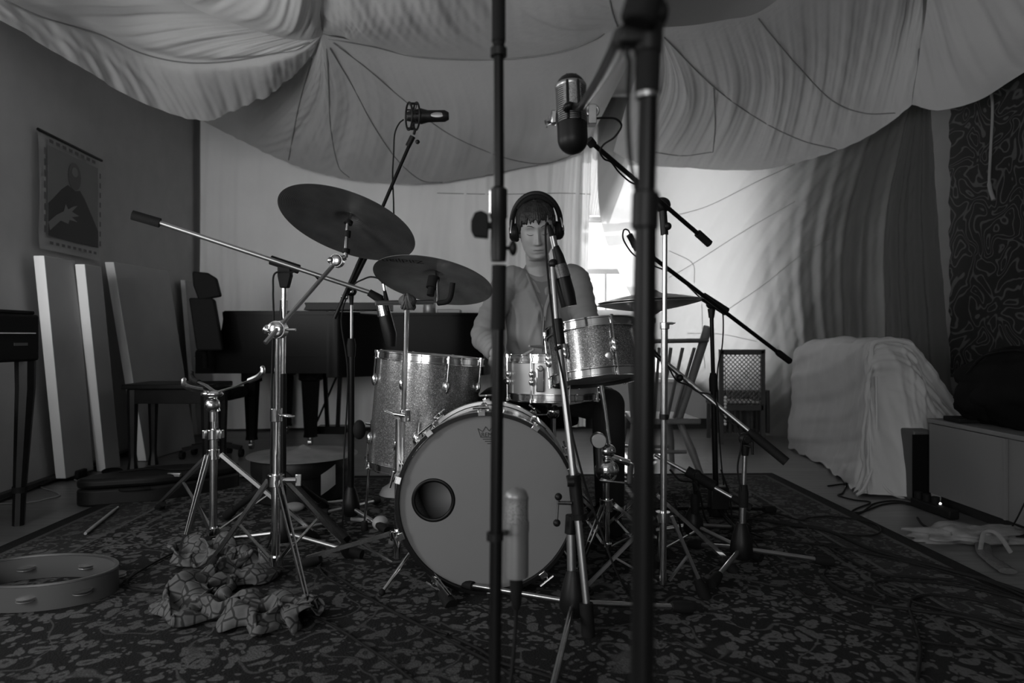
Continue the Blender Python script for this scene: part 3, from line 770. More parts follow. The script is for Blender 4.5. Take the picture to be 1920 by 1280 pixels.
T.part('ratchet', MB().cyl(cl1 - Vector((0, 0.02, 0)), cl1 + Vector((0, 0.02, 0)), 0.028, 20).cyl(cl1, P(1124, 880, 2.48), 0.012), M['nickel'], bevel=0.003)
T.part('clamp', MB().ell(cl2, (0.035, 0.03, 0.028)).cyl(cl2 + Vector((0.01, 0, -0.02)), cl2 + Vector((0.085, 0, -0.045)), 0.012, 12).ell(cl2 + Vector((0, -0.01, -0.07)), (0.045, 0.035, 0.045)), M['chrome'])
T.part('wing_bolt', MB().beam(cl2 + Vector((0.05, -0.02, -0.03)), cl2 + Vector((0.11, -0.02, -0.05)), 0.02, 0.006).beam(cl2 + Vector((-0.03, -0.03, -0.10)), cl2 + Vector((0.06, -0.03, -0.11)), 0.016, 0.006), M['chrome'], bevel=0.002)
def strapleg(T, colz, lowz, base, ft, m, r=0.0065, mb_=0.5, double=True):
    b = Vector((base[0], base[1], 0)); ft = Vector((ft[0], ft[1], RUGZ + 0.008)); d = (ft - b); d.z = 0; d.normalize(); n = Vector((-d.y, d.x, 0))
    a = b + d * 0.028 + Vector((0, 0, colz)); mid = a.lerp(ft, mb_); lw = b + d * 0.02 + Vector((0, 0, lowz))
    mb = MB()
    if double:
        for s in (-1, 1): mb.beam(a + n * s * 0.009, ft + n * s * 0.004 + Vector((0, 0, 0.02)), 0.004, 0.013)
    else: mb.beam(a, ft + Vector((0, 0, 0.01)), 0.010, 0.010)
    lg = T.part('leg', mb, m, smooth=0)
    T.part('brace', MB().beam(lw, mid, 0.012, 0.004), m, parent=lg, smooth=0)
    e = (ft - a).normalized()
    T.part('rubber_foot', MB().tube([ft - e * 0.055, ft - e * 0.02, ft + e * 0.012], [0.014, 0.019, 0.021], 12), M['rubber'], parent=lg)
for fx, fy in ((-0.13, -0.24), (0.24, 0.02), (-0.10, 0.22)):
    strapleg(T, 0.215, 0.06, ts, (ts.x + fx, ts.y + fy), M['chrome'])
T.part('collar', MB().cyl((ts.x, ts.y, 0.19), (ts.x, ts.y, 0.235), 0.025, 16), M['chrome'], bevel=0.003)
T.part('brace_collar', MB().cyl((ts.x, ts.y, 0.05), (ts.x, ts.y, 0.075), 0.02, 16), M['chrome'], bevel=0.003)

# ---- snare
sc_ = P(1037, 672, 2.76)
T = Thing('snare_drum', 'snare drum with a plain pale shell in front of the drummer', 'drum', (sc_.x, sc_.y, sc_.z - 0.15))
M['snareshell'] = mat('satin_metal_shell', 0.42, 0.35, 0.6)
drum(T, sc_, (0.0, 0.03, 1), 0.178, 0.15, 8, M['snareshell'], M['headwhite'], M['headwhite'], M['chrome'], lug_len=0.03)
T.part('strainer', MB().box(sc_ + Vector((-0.06, -0.19, -0.075)), (0.03, 0.02, 0.09)).cyl(sc_ + Vector((-0.06, -0.20, -0.03)), sc_ + Vector((-0.06, -0.22, -0.03)), 0.012), M['chrome'], bevel=0.004)
def snare_basket(T, c, r, zc, m, angs, lift=0.055, open_=False):
    c = Vector(c)
    for a in angs:
        d = Vector((math.cos(a), math.sin(a), 0)); n = Vector((-d.y, d.x, 0))
        p = [c + Vector((0, 0, zc)), c + d * r * 0.45 + Vector((0, 0, zc + 0.004)), c + d * r * 0.9 + Vector((0, 0, zc + 0.018 + (0.03 if open_ else 0))), c + d * (r + 0.008) + Vector((0, 0, zc + lift))]
        arm = T.part('basket_arm', MB().beam(p[0] + n * 0.006, p[2] + n * 0.006, 0.004, 0.014).beam(p[0] - n * 0.006, p[2] - n * 0.006, 0.004, 0.014), m, smooth=0)
        T.part('rubber_grip', MB().tube(bez([p[2] - d * 0.03 - Vector((0, 0, 0.004)), p[2] + d * 0.01, p[3]], 5), [0.011] * 6 + [0.010] * 4 + [0.006], 8), M['rubber'], parent=arm)
T = Thing('snare_stand', 'chrome basket stand carrying the snare drum', 'drum stand', (sc_.x, sc_.y, RUGZ))
bz = sc_.z - 0.15 - 0.055
snare_basket(T, (sc_.x, sc_.y, 0), 0.17, bz + 0.015, M['chrome'], (math.radians(-100), math.radians(20), math.radians(140)), 0.05)
T.part('pole', MB().cyl((sc_.x, sc_.y, 0.05), (sc_.x, sc_.y, bz + 0.01), 0.0125, 14), M['chrome'])
T.part('tilter', MB().ell((sc_.x, sc_.y, bz - 0.01), (0.028, 0.028, 0.03)).cyl((sc_.x - 0.1, sc_.y - 0.02, bz - 0.02), (sc_.x, sc_.y, bz - 0.02), 0.006), M['chrome'])
for a in (-115, 5, 125):
    a = math.radians(a); strapleg(T, 0.26, 0.07, sc_, (sc_.x + 0.25 * math.cos(a), sc_.y + 0.25 * math.sin(a)), M['chrome'])

# ---- cymbals
def cymbal(name, label, c, nrm, R, m, bell=0.062, h=0.030, group=None, textured=True):
    c = Vector(c); n = Vector(nrm).normalized()
    prof = []
    for i in range(26):
        t = i / 25; r = 0.006 + (R - 0.006) * t
        z = -h * (r / R) ** 1.6
        if r < bell: z += 0.020 * (math.cos(PI * r / bell) * 0.5 + 0.5)
        prof.append((r, z))
    prof = prof + [(r, z - 0.0014) for r, z in reversed(prof)] + [prof[0]]
    me_ = MB().lathe(prof, (0, 0, 0), (0, 0, 1), 96)
    me = mesh_obj(name, me_, m, None, (0, 0, 0), smooth=60)
    me.location = c; me.rotation_euler = frame_for(n).to_euler()
    me['label'] = label; me['category'] = 'cymbal'
    if group: me['group'] = group
    return me
ca = P(656, 409, 2.50)
na = Vector((0.27, -0.28, 0.92)).normalized() if False else None
def plate_normal(roll_deg, tilt_deg):
    """roll: right side lower; tilt: positive shows the underside"""
    r = math.radians(roll_deg); t = math.radians(tilt_deg)
    n = Vector((math.sin(r) * math.cos(t), math.sin(t), math.cos(r) * math.cos(t)))
    return n
nA = plate_normal(13.5, 20.5)
cymbal('ride_cymbal', 'largest dark cymbal, highest at left on a boom, seen from below', ca, nA, 0.254, M['cymbal_dark'])
cb_ = P(815, 514, 2.52)
nB = plate_normal(9.0, 18.0)
cy = cymbal('crash_cymbal', 'dark cymbal with lettering underneath, just above the floor tom', cb_, nB, 0.222, M['cymbal'], bell=0.055)
vs, fs = text_mesh('Zildjian', 0.050, 0.0002)
mb = MB()
# lettering follows the underside of the far rim
def under(x, y, R=0.222, h=0.030):
    r = math.hypot(x, y); return -h * (r / R) ** 1.6 - 0.0019
Rc = frame_for(nB); inv = Rc.transposed()
r_l = inv @ (Vector((1, 0, 0)) - nB * nB.x); r_l.z = 0; r_l.normalize()
u_l = inv @ (Vector((0, -1, 0)) - nB * (-nB.y)); u_l.z = 0; u_l = (u_l - r_l * u_l.dot(r_l)).normalized()
tv = []
for v in vs:
    q_ = r_l * (-0.095 - v.x) + u_l * (0.128 - (v.y - 0.018) * 1.1)
    tv.append(Vector((q_.x, q_.y, under(q_.x, q_.y))))
me = bpy.data.meshes.new('underside_lettering'); me.from_pydata([tuple(p) for p in tv], [], fs); me.materials.append(M['print_black'])
lt = bpy.data.objects.new('underside_lettering', me); COL.objects.link(lt); lt.parent = cy
# the lathed cymbal frame: local axes from frame_for(n)

# ---- boom cymbal stand (ride)
pb = G(512, 1062); pb = Vector((-0.795, 2.30, 0))
T = Thing('ride_boom_stand', 'chrome boom cymbal stand under the highest left cymbal', 'cymbal stand', (pb.x, pb.y, RUGZ))
joint = P(521, 618, 2.28); tilt = P(632, 489, 2.46); stem0 = P(648, 482, 2.47); tipc = ca + nA * 0.05
T.part('upper_pole', MB().cyl(P(518, 900, 2.30), joint, 0.0095, 14), M['chrome'])
T.part('lower_pole', MB().cyl((P(517, 905, 2.30).x, 2.30, 0.06), P(518, 770, 2.30), 0.0135, 16), M['chrome'])
T.part('height_clamp', MB().cyl(P(518, 790, 2.30), P(518, 765, 2.30), 0.020, 16).cyl(P(518, 778, 2.30), P(546, 780, 2.28), 0.006, 8).beam(P(536, 780, 2.28), P(552, 780, 2.28), 0.022, 0.006), M['chrome'], bevel=0.002)
T.part('boom_tilter', MB().cyl(joint + Vector((0, -0.02, 0)), joint + Vector((0, 0.02, 0)), 0.030, 24).ell(joint + Vector((0, -0.02, 0)), (0.027, 0.009, 0.027)).ell(joint + Vector((-0.03, -0.01, 0)), 0.017).cyl(joint + Vector((0.03, 0, 0)), joint + Vector((0.06, 0, 0.0)), 0.005), M['chrome'], bevel=0.003)
T.part('boom_arm', MB().cyl(P(497, 643, 2.22), tilt, 0.0075, 12), M['nickel'])
T.part('cymbal_tilter', MB().cyl(tilt + Vector((0, -0.018, 0)), tilt + Vector((0, 0.018, 0)), 0.024, 20).ell(tilt + Vector((0, -0.018, 0)), (0.022, 0.008, 0.022)).ell(tilt + Vector((-0.018, -0.02, 0)), 0.012).cyl(tilt, stem0, 0.010), M['chromedull'], bevel=0.003)
T.part('cymbal_post', MB().tube([stem0, ca - nA * 0.03, tipc], [0.008, 0.007, 0.0035], 12), M['chrome'])
st = ca - nA * 0.012
T.part('felt_washer', MB().cyl(st, st - nA * 0.012, 0.016), M['rubber'])
T.part('sleeve', MB().cyl(stem0.lerp(st, 0.55), stem0.lerp(st, 0.72), 0.011), M['rubber'])
T.part('post_clamp', MB().cyl(stem0.lerp(st, 0.12), stem0.lerp(st, 0.22), 0.014), M['rubber'])
T.part('wing_nut', MB().cyl(ca + nA * 0.022, ca + nA * 0.035, 0.012).beam(ca + nA * 0.04 + Vector((-0.018, 0, 0)), ca + nA * 0.04 + Vector((0.018, 0, 0)), 0.014, 0.004), M['chrome'])
for q in (G(578, 1160), G(395, 1075), G(655, 1050)):
    strapleg(T, 0.345, 0.075, pb, q, M['chromedull'])
T.part('brace_collar', MB().cyl((pb.x, pb.y, 0.06), (pb.x, pb.y, 0.09), 0.024, 16), M['chrome'])
T.part('collar', MB().cyl((pb.x, pb.y, 0.325), (pb.x, pb.y, 0.365), 0.027, 16).cyl((pb.x + 0.02, pb.y, 0.345), (pb.x + 0.07, pb.y, 0.345), 0.009).beam((pb.x + 0.075, pb.y, 0.325), (pb.x + 0.075, pb.y, 0.365), 0.02, 0.006), M['chrome'], bevel=0.002)

# ---- crash stand with the taped clamp
qb = P(755, 1062, 2.42); qb = Vector((-0.403, 2.40, 0))
T = Thing('crash_stand', 'chrome cymbal stand with a taped clamp and level arm beside the floor tom', 'cymbal stand', (qb.x, qb.y, RUGZ))
topc = P(764, 568, 2.40)
T.part('upper_pole', MB().cyl((qb.x + 0.014, qb.y, 0.35), topc, 0.0085, 14).cyl(P(761, 572, 2.39), P(757, 820, 2.39), 0.005, 8), M['chrome'])
T.part('lower_pole', MB().cyl((qb.x, qb.y, 0.05), (qb.x + 0.006, qb.y, 0.54), 0.0125, 16), M['chrome'])
T.part('height_clamp', MB().cyl(P(760, 790, 2.40), P(760, 768, 2.40), 0.019).cyl(P(735, 775, 2.38), P(760, 779, 2.38), 0.007).beam(P(722, 770, 2.38), P(740, 778, 2.38), 0.022, 0.007), M['chrome'], bevel=0.002)
T.part('level_arm', MB().cyl(P(704, 568, 2.36), P(812, 566, 2.46), 0.0085, 12), M['nickel'])
tp_ = MB()
random.seed(3)
for k in range(9): tp_.torus(P(764 + k * 1.6 - 6, 564 + (k % 3) * 2, 2.39), 0.020 + 0.003 * random.random(), 0.007, (0.9, 0.2 * random.uniform(-1, 1), 0.5 * random.uniform(-1, 1)), 20, 6)
tp_.ell(P(764, 564, 2.39), (0.032, 0.026, 0.024), 14, 10)
M['tape'] = mat('grey_gaffer_tape', 0.075, 0.7, bump=0.6, bscale=60)
T.part('gaffer_tape', tp_, M['tape'])
st0 = P(821, 566, 2.47)
T.part('cymbal_post', MB().tube([st0, cb_ + nB * 0.04], 0.0065, 10), M['chrome'])
T.part('felt_stack', MB().cyl(cb_ - nB * 0.012, cb_ - nB * 0.055, 0.022, 16).cyl(cb_ - nB * 0.055, cb_ - nB * 0.085, 0.014, 12), M['rubber'])
T.part('side_hook', MB().tube(bez([P(822, 568, 2.46), P(838, 565, 2.44), P(845, 555, 2.43), P(849, 530, 2.43)], 5), 0.010, 10), M['rubber'])
T.part('wing_nut', MB().cyl(cb_ + nB * 0.022, cb_ + nB * 0.036, 0.012), M['chrome'])
for q in (G(843, 1143), G(575, 1066), (qb.x + 0.24, qb.y + 0.20)):
    strapleg(T, 0.135, 0.035, qb, q, M['chromedull'], mb_=0.35)
T.part('collar', MB().cyl((qb.x, qb.y, 0.115), (qb.x, qb.y, 0.150), 0.026, 16), M['chrome'], bevel=0.002)

# ---- hi-hat
hh = P(1217, 566, 2.42)
rollh = plate_normal(-2.5, 1.0)
cymbal('hi_hat_top_cymbal', 'upper bronze cymbal of the closed hi-hat pair', hh + Vector((0, 0, 0.031)), rollh, 0.182, M['cymbal_light'], bell=0.055, h=0.028)
cymbal('hi_hat_bottom_cymbal', 'lower bronze cymbal of the closed hi-hat pair', hh - Vector((0, 0, 0.034)), Vector((-rollh.x, -rollh.y, -rollh.z)), 0.182, M['cymbal_light'], bell=0.055, h=0.028)
T = Thing('hi_hat_stand', 'chrome hi-hat stand half hidden behind the nearest dark pole', 'hi-hat stand', (hh.x, hh.y, RUGZ))
T.part('pull_rod', MB().cyl(hh + Vector((0, 0, 0.16)), hh - Vector((0, 0, 0.2)), 0.0035, 8), M['chrome'])
T.part('clutch', MB().cyl(hh + Vector((0, 0, 0.052)), hh + Vector((0, 0, 0.09)), 0.010), M['chrome'])
T.part('upper_pole', MB().cyl(hh - Vector((0, 0, 0.075)), hh - Vector((0, 0, 0.5)), 0.009), M['chrome'])
T.part('lower_pole', MB().cyl(hh - Vector((0, 0, 0.42)), (hh.x, hh.y, 0.04), 0.0125), M['chrome'])
T.part('seat_cup', MB().cyl(hh - Vector((0, 0, 0.057)), hh - Vector((0, 0, 0.075)), 0.024), M['rubber'])
for fx, fy in ((0.28, -0.05), (-0.08, -0.27), (-0.18, 0.22)): strapleg(T, 0.27, 0.06, hh, (hh.x + fx, hh.y + fy), M['chrome'])
T.part('footboard', MB().beam((hh.x, hh.y + 0.06, 0.10), (hh.x, hh.y + 0.33, 0.03), 0.08, 0.008), M['nickel'])

# ---- empty snare stand, far left
eb = P(400, 975, 2.72); eb = Vector((-1.19, 2.72, 0))
T = Thing('empty_snare_stand', 'chrome snare stand with an empty basket by the left edge of the rug', 'drum stand', (eb.x, eb.y, RUGZ))
ez = P(400, 738, 2.72).z
for d, pts in (('a', [P(412, 733, 2.70), P(440, 725, 2.66), P(468, 713, 2.62), P(484, 706, 2.60)]), ('b', [P(395, 735, 2.70), P(378, 731, 2.66), P(356, 727, 2.62)]), ('c', [P(404, 735, 2.76), P(386, 722, 2.86), P(364, 712, 2.94)])):
    arm = T.part('basket_arm', MB().tube(pts, 0.0085, 8, flat=0.5), M['nickel'])
    e = pts[-1]; dd = (pts[-1] - pts[-2]).normalized()
    T.part('rubber_grip', MB().tube(bez([e - dd * 0.05, e, e + dd * 0.025 + Vector((0, 0, 0.012)), e + dd * 0.022 + Vector((0, 0, 0.035))], 4), [0.011] * 9 + [0.009] * 3 + [0.005], 8), M['rubber'] if d == 'c' else M['chromedull'], parent=arm)
T.part('basket_hub', MB().ell((eb.x, eb.y - 0.01, ez), (0.045, 0.03, 0.016)).cyl((eb.x, eb.y, ez), (eb.x + 0.02, eb.y, ez - 0.07), 0.008), M['chrome'])
T.part('tilter_ball', MB().ell((eb.x - 0.003, eb.y, ez - 0.045), 0.030).cyl((eb.x, eb.y, ez - 0.05), (eb.x, eb.y, ez - 0.11), 0.014), M['chromedull'])
T.part('upper_pole', MB().cyl((eb.x, eb.y, ez - 0.09), (eb.x, eb.y, 0.38), 0.011), M['chrome'])
T.part('lower_pole', MB().cyl((eb.x, eb.y, 0.42), (eb.x, eb.y, 0.05), 0.015, 16), M['chromedull'])
T.part('height_clamp', MB().cyl((eb.x, eb.y, 0.46), (eb.x, eb.y, 0.42), 0.026).box((eb.x - 0.032, eb.y, 0.44), (0.014, 0.03, 0.035)).box((eb.x + 0.032, eb.y, 0.44), (0.014, 0.03, 0.035)), M['chrome'], bevel=0.003)
T.part('collar', MB().cyl((eb.x, eb.y, 0.34), (eb.x, eb.y, 0.38), 0.024), M['chrome'], bevel=0.002)
T.part('brace_collar', MB().cyl((eb.x, eb.y, 0.04), (eb.x, eb.y, 0.07), 0.026), M['chrome'], bevel=0.002)
for q in (G(345, 1040), G(300, 958), G(640, 1015) if False else (eb.x + 0.38, eb.y + 0.05)):
    strapleg(T, 0.36, 0.06, eb, q, M['nickel'])

# ================================================================ MICROPHONE STANDS
def foot_leg(T, a, ft, m, r=0.0085, fr=0.019):
    a = Vector(a); ft = Vector(ft); e = (ft - a).normalized()
    lg = T.part('leg', MB().cyl(a, ft - e * 0.02, r, 12), m)
    T.part('rubber_foot', MB().tube([ft - e * 0.05, ft - e * 0.02, ft + e * 0.015], [fr * 0.75, fr, fr * 0.9], 12), M['rubber'], parent=lg)
def hub_tripod(T, b, feet, legm, z0=0.055, z1=0.17, r=0.036, fz=RUGZ):
    b = Vector((b[0], b[1], 0))
    T.part('tripod_hub', MB().lathe([(0.004, z0 - 0.012), (r * 0.8, z0 - 0.012), (r * 1.12, z0 + 0.012), (r, z0 + 0.05), (r * 0.62, z1 - 0.015), (r * 0.42, z1), (0.004, z1)], b, (0, 0, 1), 24), M['black'])
    for q in feet:
        ft = Vector((q[0], q[1], fz + 0.019)); d = ft - b; d.z = 0; d.normalize()
        foot_leg(T, b + d * r * 0.6 + Vector((0, 0, z0 + 0.02)), ft, legm)
def cable(name, label, pts, r=0.0034, m=None, n=8, group=None, cat='cable'):
    name = 'audio_cable' if m is None else 'power_cable'
    return single(name, MB().tube(bez(pts, n), r, 8), m or M['cable'], label, cat, group=group)

# -- front centre boom stand
fb = Vector((0.173, 1.93, 0))
T = Thing('boom_microphone_stand', 'silver and black boom stand right in front of the bass drum', 'microphone stand', (fb.x, fb.y, RUGZ))
hub_tripod(T, fb, (G(1288, 1158), G(866, 1113), (0.075, 1.46)), M['chromedull'])
piv = P(1076, 940, 1.92)
T.part('lower_pole', MB().cyl((fb.x - 0.004, fb.y, 0.15), P(1070, 985, 1.94), 0.0125, 16), M['nickel'])
T.part('pole_clutch', MB().cyl(P(1069, 1000, 1.94), P(1071, 965, 1.94), 0.016, 16), M['black'], bevel=0.002)
T.part('boom_clamp', MB().cyl(P(1085, 972, 1.92), P(1076, 890, 1.925), 0.018, 16).cyl(P(1086, 972, 1.92), P(1085, 962, 1.92), 0.022, 16).cyl(P(1077, 900, 1.925), P(1075, 890, 1.925), 0.021, 16).cyl(P(1064, 903, 1.90), P(1076, 903, 1.90), 0.014, 12), M['black'])
T.part('side_handle', MB().cyl(P(1071, 943, 1.91), P(1045, 942, 1.90), 0.0055, 10).cyl(P(1047, 932, 1.90), P(1044, 980, 1.90), 0.0032, 8), M['chromedull'])
T.part('handle_ball', MB().ell(P(1047, 931, 1.90), 0.0105), M['black']); T.part('handle_ball', MB().ell(P(1044, 980, 1.90), 0.0105), M['black'])
T.part('boom_lower_tube', MB().cyl(P(1100, 1135, 1.88), P(1080, 935, 1.92), 0.0105, 14), M['nickel'])
T.part('counterweight_grip', MB().cyl(P(1104, 1208, 1.865), P(1099, 1130, 1.88), 0.019, 16), M['rubber'])
T.part('boom_tube', MB().cyl(P(1080, 935, 1.92), P(1045, 612, 2.0), 0.0105, 14), M['nickel'])
T.part('boom_clutch', MB().cyl(P(1050, 645, 1.99), P(1044, 598, 2.0), 0.016, 14).cyl(P(1040, 655, 1.98), P(1052, 650, 1.98), 0.006), M['black'], bevel=0.002)
T.part('boom_extension', MB().cyl(P(1045, 612, 2.0), P(1036, 497, 2.04), 0.0078, 12), M['nickel'])
T.part('swivel', MB().ell(P(1037, 494, 2.04), (0.014, 0.014, 0.014)).cyl(P(1037, 494, 2.04), P(1046, 500, 2.05), 0.012), M['black'])
T = Thing('pencil_microphone', 'black tapered microphone pointing down on the centre boom in front of the drummer', 'microphone', tuple(P(1062, 575, 2.05)))
T.part('body', MB().tube([P(1041, 462, 2.05), P(1047, 480, 2.05), P(1053, 510, 2.05), P(1062, 550, 2.05), P(1067, 574, 2.05)], [0.011, 0.016, 0.022, 0.026, 0.024], 18), M['black'])
T.part('grille', MB().tube([P(1049, 496, 2.046), P(1055, 520, 2.046)], [0.0215, 0.0245], 18), M['grilledark'])
T.part('connector', MB().cyl(P(1041, 466, 2.05), P(1036, 443, 2.05), 0.0105, 14), M['nickel'])
T.part('plug', MB().cyl(P(1036, 443, 2.05), P(1029, 422, 2.05), 0.0095, 12, 0.006), M['rubber'])
cable('microphone_cable', 'black cable running down the centre boom from the drummer microphone', [P(1029, 424, 2.05), P(1026, 418, 2.04), P(1023, 428, 2.03), P(1024, 470, 2.02), P(1030, 540, 1.98), P(1042, 640, 1.96), P(1058, 720, 1.95), P(1070, 800, 1.93), P(1095, 900, 1.93), P(1125, 990, 1.93), P(1160, 1080, 1.93), G(1205, 1150, RUGZ) + Vector((0, 0, 0.006)), G(1290, 1215, RUGZ) + Vector((0, 0, .005)), G(1400, 1262, RUGZ) + Vector((0, 0, .005)), G(1520, 1310, RUGZ) + Vector((0, 0, .005))])

# -- nearest left stand
T = Thing('straight_microphone_stand', 'black upright stand close to the camera left of the drummer', 'microphone stand', (-0.028, 0.97, 0))
def pn(x, y): return P(x, y, 0.97)
bx = P(925, 1280, 0.97).x
T.part('lower_pole', MB().cyl((bx - 0.001, 0.97, 0.06), pn(934, 615), 0.0090, 18), M['blackpaint'])
T.part('grip_sleeve', MB().cyl(pn(934, 618), pn(936, 497), 0.0105, 18), M['rubber'])
T.part('clutch', MB().lathe([(0.004, 0), (0.0105, 0), (0.0115, 0.012), (0.0110, 0.06), (0.0125, 0.062), (0.0125, 0.102), (0.008, 0.106), (0.004, 0.106)], pn(935, 490), (0, 0, 1), 18), M['black'])
T.part('chrome_strip', MB().cyl(pn(922, 404), pn(922, 358), 0.0040, 10), M['chrome'])
T.part('large_knob', MB().prism([(-0.010, -0.016), (0.010, -0.018), (0.011, 0.0), (0.010, 0.016), (0.0, 0.021), (-0.009, 0.018), (-0.014, 0.006), (-0.014, -0.008)], pn(902, 423) + Vector((0, -0.007, 0)), (1, 0, 0), (0, 0, 1), (0, 0.016, 0)).cyl(pn(910, 423), pn(932, 423), 0.0055, 10), M['rubber'], bevel=0.003)
T.part('small_knob', MB().ell(pn(962, 465), (0.006, 0.009, 0.011)).cyl(pn(945, 465), pn(960, 465), 0.003, 8), M['black'])
T.part('upper_pole', MB().cyl(pn(936, 360), pn(935, 80), 0.0072, 16), M['blackpaint'])
T.part('ring', MB().cyl(pn(935, 106), pn(935, 91), 0.0118, 18), M['black'])
T.part('top_grip', MB().cyl(pn(935, 78), pn(935, -150), 0.0100, 18).cyl(pn(935, 88), pn(935, 74), 0.0085, 18), M['rubber'])
T.part('collar_ring', MB().cyl(P(928, 1012, 0.97), P(928, 998, 0.97), 0.0122, 18), M['black'])
hub_tripod(T, (bx, 0.97), [(bx + 0.30, 1.06), (bx - 0.24, 1.14), (bx - 0.05, 0.66)], M['blackpaint'], fz=RUGZ * 0)
T.part('side_arm', MB().cyl(P(930, 1002, 0.98), P(946, 998, 1.16), 0.005, 10), M['black'])
# silver side-address microphone in front of the bass drum
mc = P(968, 1080, 1.16); T = Thing('large_diaphragm_microphone', 'silver cylindrical microphone hanging in front of the bass drum head', 'microphone', tuple(mc))
mr = 0.0208; px_ = 1.16 / F
T.part('body', MB().lathe([(0.003, 0), (mr * 0.98, 0), (mr, 0.003), (mr, 100 * px_), (mr * 1.0, 103 * px_), (0.003, 103 * px_)], mc, (0, 0, 1), 36), M['mic_silver'])
T.part('collar', MB().lathe([(mr, 84 * px_), (mr * 1.05, 85 * px_), (mr * 1.05, 103 * px_), (mr, 104 * px_)], mc, (0, 0, 1), 36), M['mic_silver'])
T.part('mesh_grille', MB().lathe([(mr * 0.97, 103 * px_), (mr * 0.97, 146 * px_)], mc, (0, 0, 1), 36), M['grille'])
T.part('grille_cap', MB().lathe([(mr * 1.0, 144 * px_), (mr * 1.02, 150 * px_), (mr * 0.95, 151 * px_), (mr * 0.88, 158 * px_), (mr * 0.6, 164 * px_), (0.002, 166 * px_)], mc, (0, 0, 1), 36), M['mic_silver'])
T.part('connector', MB().lathe([(0.003, 0), (0.0115, 0), (0.0105, -0.024), (0.008, -0.05), (0.0045, -0.056)], mc, (0, 0, 1), 20), M['rubber'])
cable('kick_microphone_cable', 'black cable curving down from the silver microphone to the near stand', [mc - Vector((0, 0, 0.05)), mc - Vector((0.002, 0, 0.10)), mc - Vector((0.010, 0.02, 0.17)), mc - Vector((0.03, 0.06, 0.26)), (bx + 0.02, 1.02, 0.02 + RUGZ), (bx + 0.2, 1.0, 0.004), (bx + 0.6, 0.9, 0.004)])

# -- nearest right stand with the boom arm holding the ribbon microphone
T = Thing('heavy_boom_stand', 'blurred black boom stand nearest the camera right of the drummer', 'microphone stand', (0.118, 0.62, 0))
def pr_(x, y): return P(x, y, 0.62)
bx2 = P(1203, 1280, 0.62).x
T.part('lower_pole', MB().cyl((bx2 - 0.002, 0.62, 0.06), pr_(1211, 375), 0.0104, 20), M['blackpaint'])
T.part('upper_pole', MB().cyl(pr_(1211, 400), pr_(1217, 120), 0.0086, 18), M['blackpaint'])
T.part('pole_clutch', MB().cyl(pr_(1213, 178), pr_(1216, 90), 0.0115, 18), M['rubber'], bevel=0.002)
T.part('clutch_ring', MB().cyl(pr_(1213, 184), pr_(1213, 176), 0.0108, 18), M['nickel'])
T.part('lower_clutch', MB().cyl(pr_(1209, 430), pr_(1211, 360), 0.0125, 18), M['black'], bevel=0.002)
T.part('swivel_block', MB().box(pr_(1196, 70), (0.036, 0.022, 0.017)).cyl(pr_(1215, 105), pr_(1218, 20), 0.013, 18).ell(pr_(1232, 25), (0.010, 0.014, 0.014)), M['black'], bevel=0.004)
T.part('swivel_knob', MB().cyl(P(1195, 45, 0.60), P(1215, -30, 0.60), 0.016, 20), M['rubber'], bevel=0.004)
T.part('boom_arm', MB().tube(bez([P(1166, 66, 0.63), P(1157, 90, 0.68), P(1130, 140, 0.90), P(1103, 182, 1.22), P(1094, 195, 1.36)], 8), [0.0085] * 33, 14), M['black'])
T.part('boom_hook', MB().tube(bez([P(1096, 192, 1.34), P(1088, 201, 1.42), P(1078, 200, 1.46), P(1066, 198, 1.46), P(1061, 206, 1.47)], 6), 0.0085, 10), M['blackpaint'])
hub_tripod(T, (bx2, 0.62), [(bx2 + 0.34, 0.72), (bx2 - 0.05, 0.96), (bx2 - 0.05, 0.30)], M['blackpaint'], fz=0)
cable('hanging_stand_cable', 'thin black cable looping beside the nearest right pole', [pr_(1190, 40), pr_(1176, 95), pr_(1180, 120), pr_(1177, 200), pr_(1181, 290), pr_(1190, 345), pr_(1198, 400), pr_(1192, 500), pr_(1190, 700), pr_(1188, 1000), P(1186, 1280, 0.62), (bx2 - 0.02, 0.62, 0.02), (bx2 - 0.1, 0.5, 0.005), (bx2 - 0.3, 0.3, 0.005)], r=0.0022)

# ribbon microphone
rm = P(1072, 214, 1.52); ra = (P(1070, 135, 1.52) - P(1076, 290, 1.50)).normalized()
T = Thing('ribbon_microphone', 'pill shaped ribbon microphone hanging above the drummer', 'microphone', tuple(rm - ra * 0.092))
rr_ = 0.0335; Rb = frame_for(ra)
def pill(z0, z1, r, capt=False, capb=False, n=10):
    pr0 = []
    if capb: pr0 += [(max(r * math.sin(i / n * PI / 2), 0.001), z0 + r * (1 - math.cos(i / n * PI / 2))) for i in range(n)]
    else: pr0 += [(r, z0)]
    pr0 += [(r, z0 + (r if capb else 0))]
    if capt: pr0 += [(max(r * math.cos(i / n * PI / 2), 0.001), z1 - r + r * math.sin(i / n * PI / 2)) for i in range(n + 1)]
    else: pr0 += [(r, z1)]
    return pr0
T.part('lower_shell', MB().lathe(pill(-0.092, -0.024, rr_, capb=True), rm, ra, 36), M['black'])
T.part('top_cap', MB().lathe(pill(0.058, 0.092, rr_, capt=True), rm, ra, 36), M['black'])
T.part('inner_core', MB().lathe([(rr_ * 0.93, -0.024), (rr_ * 0.93, 0.062)], rm, ra, 36), M['black'])
ribs = MB()
for k in range(18): ribs.torus(rm + ra * (-0.021 + k * 0.0048), rr_ * 0.975, 0.0015, ra, 40, 6)
T.part('ribbed_grille', ribs, M['nickel']); bpy.data.objects['ribbed_grille']['kind'] = 'stuff'
pf = MB(); vs = []
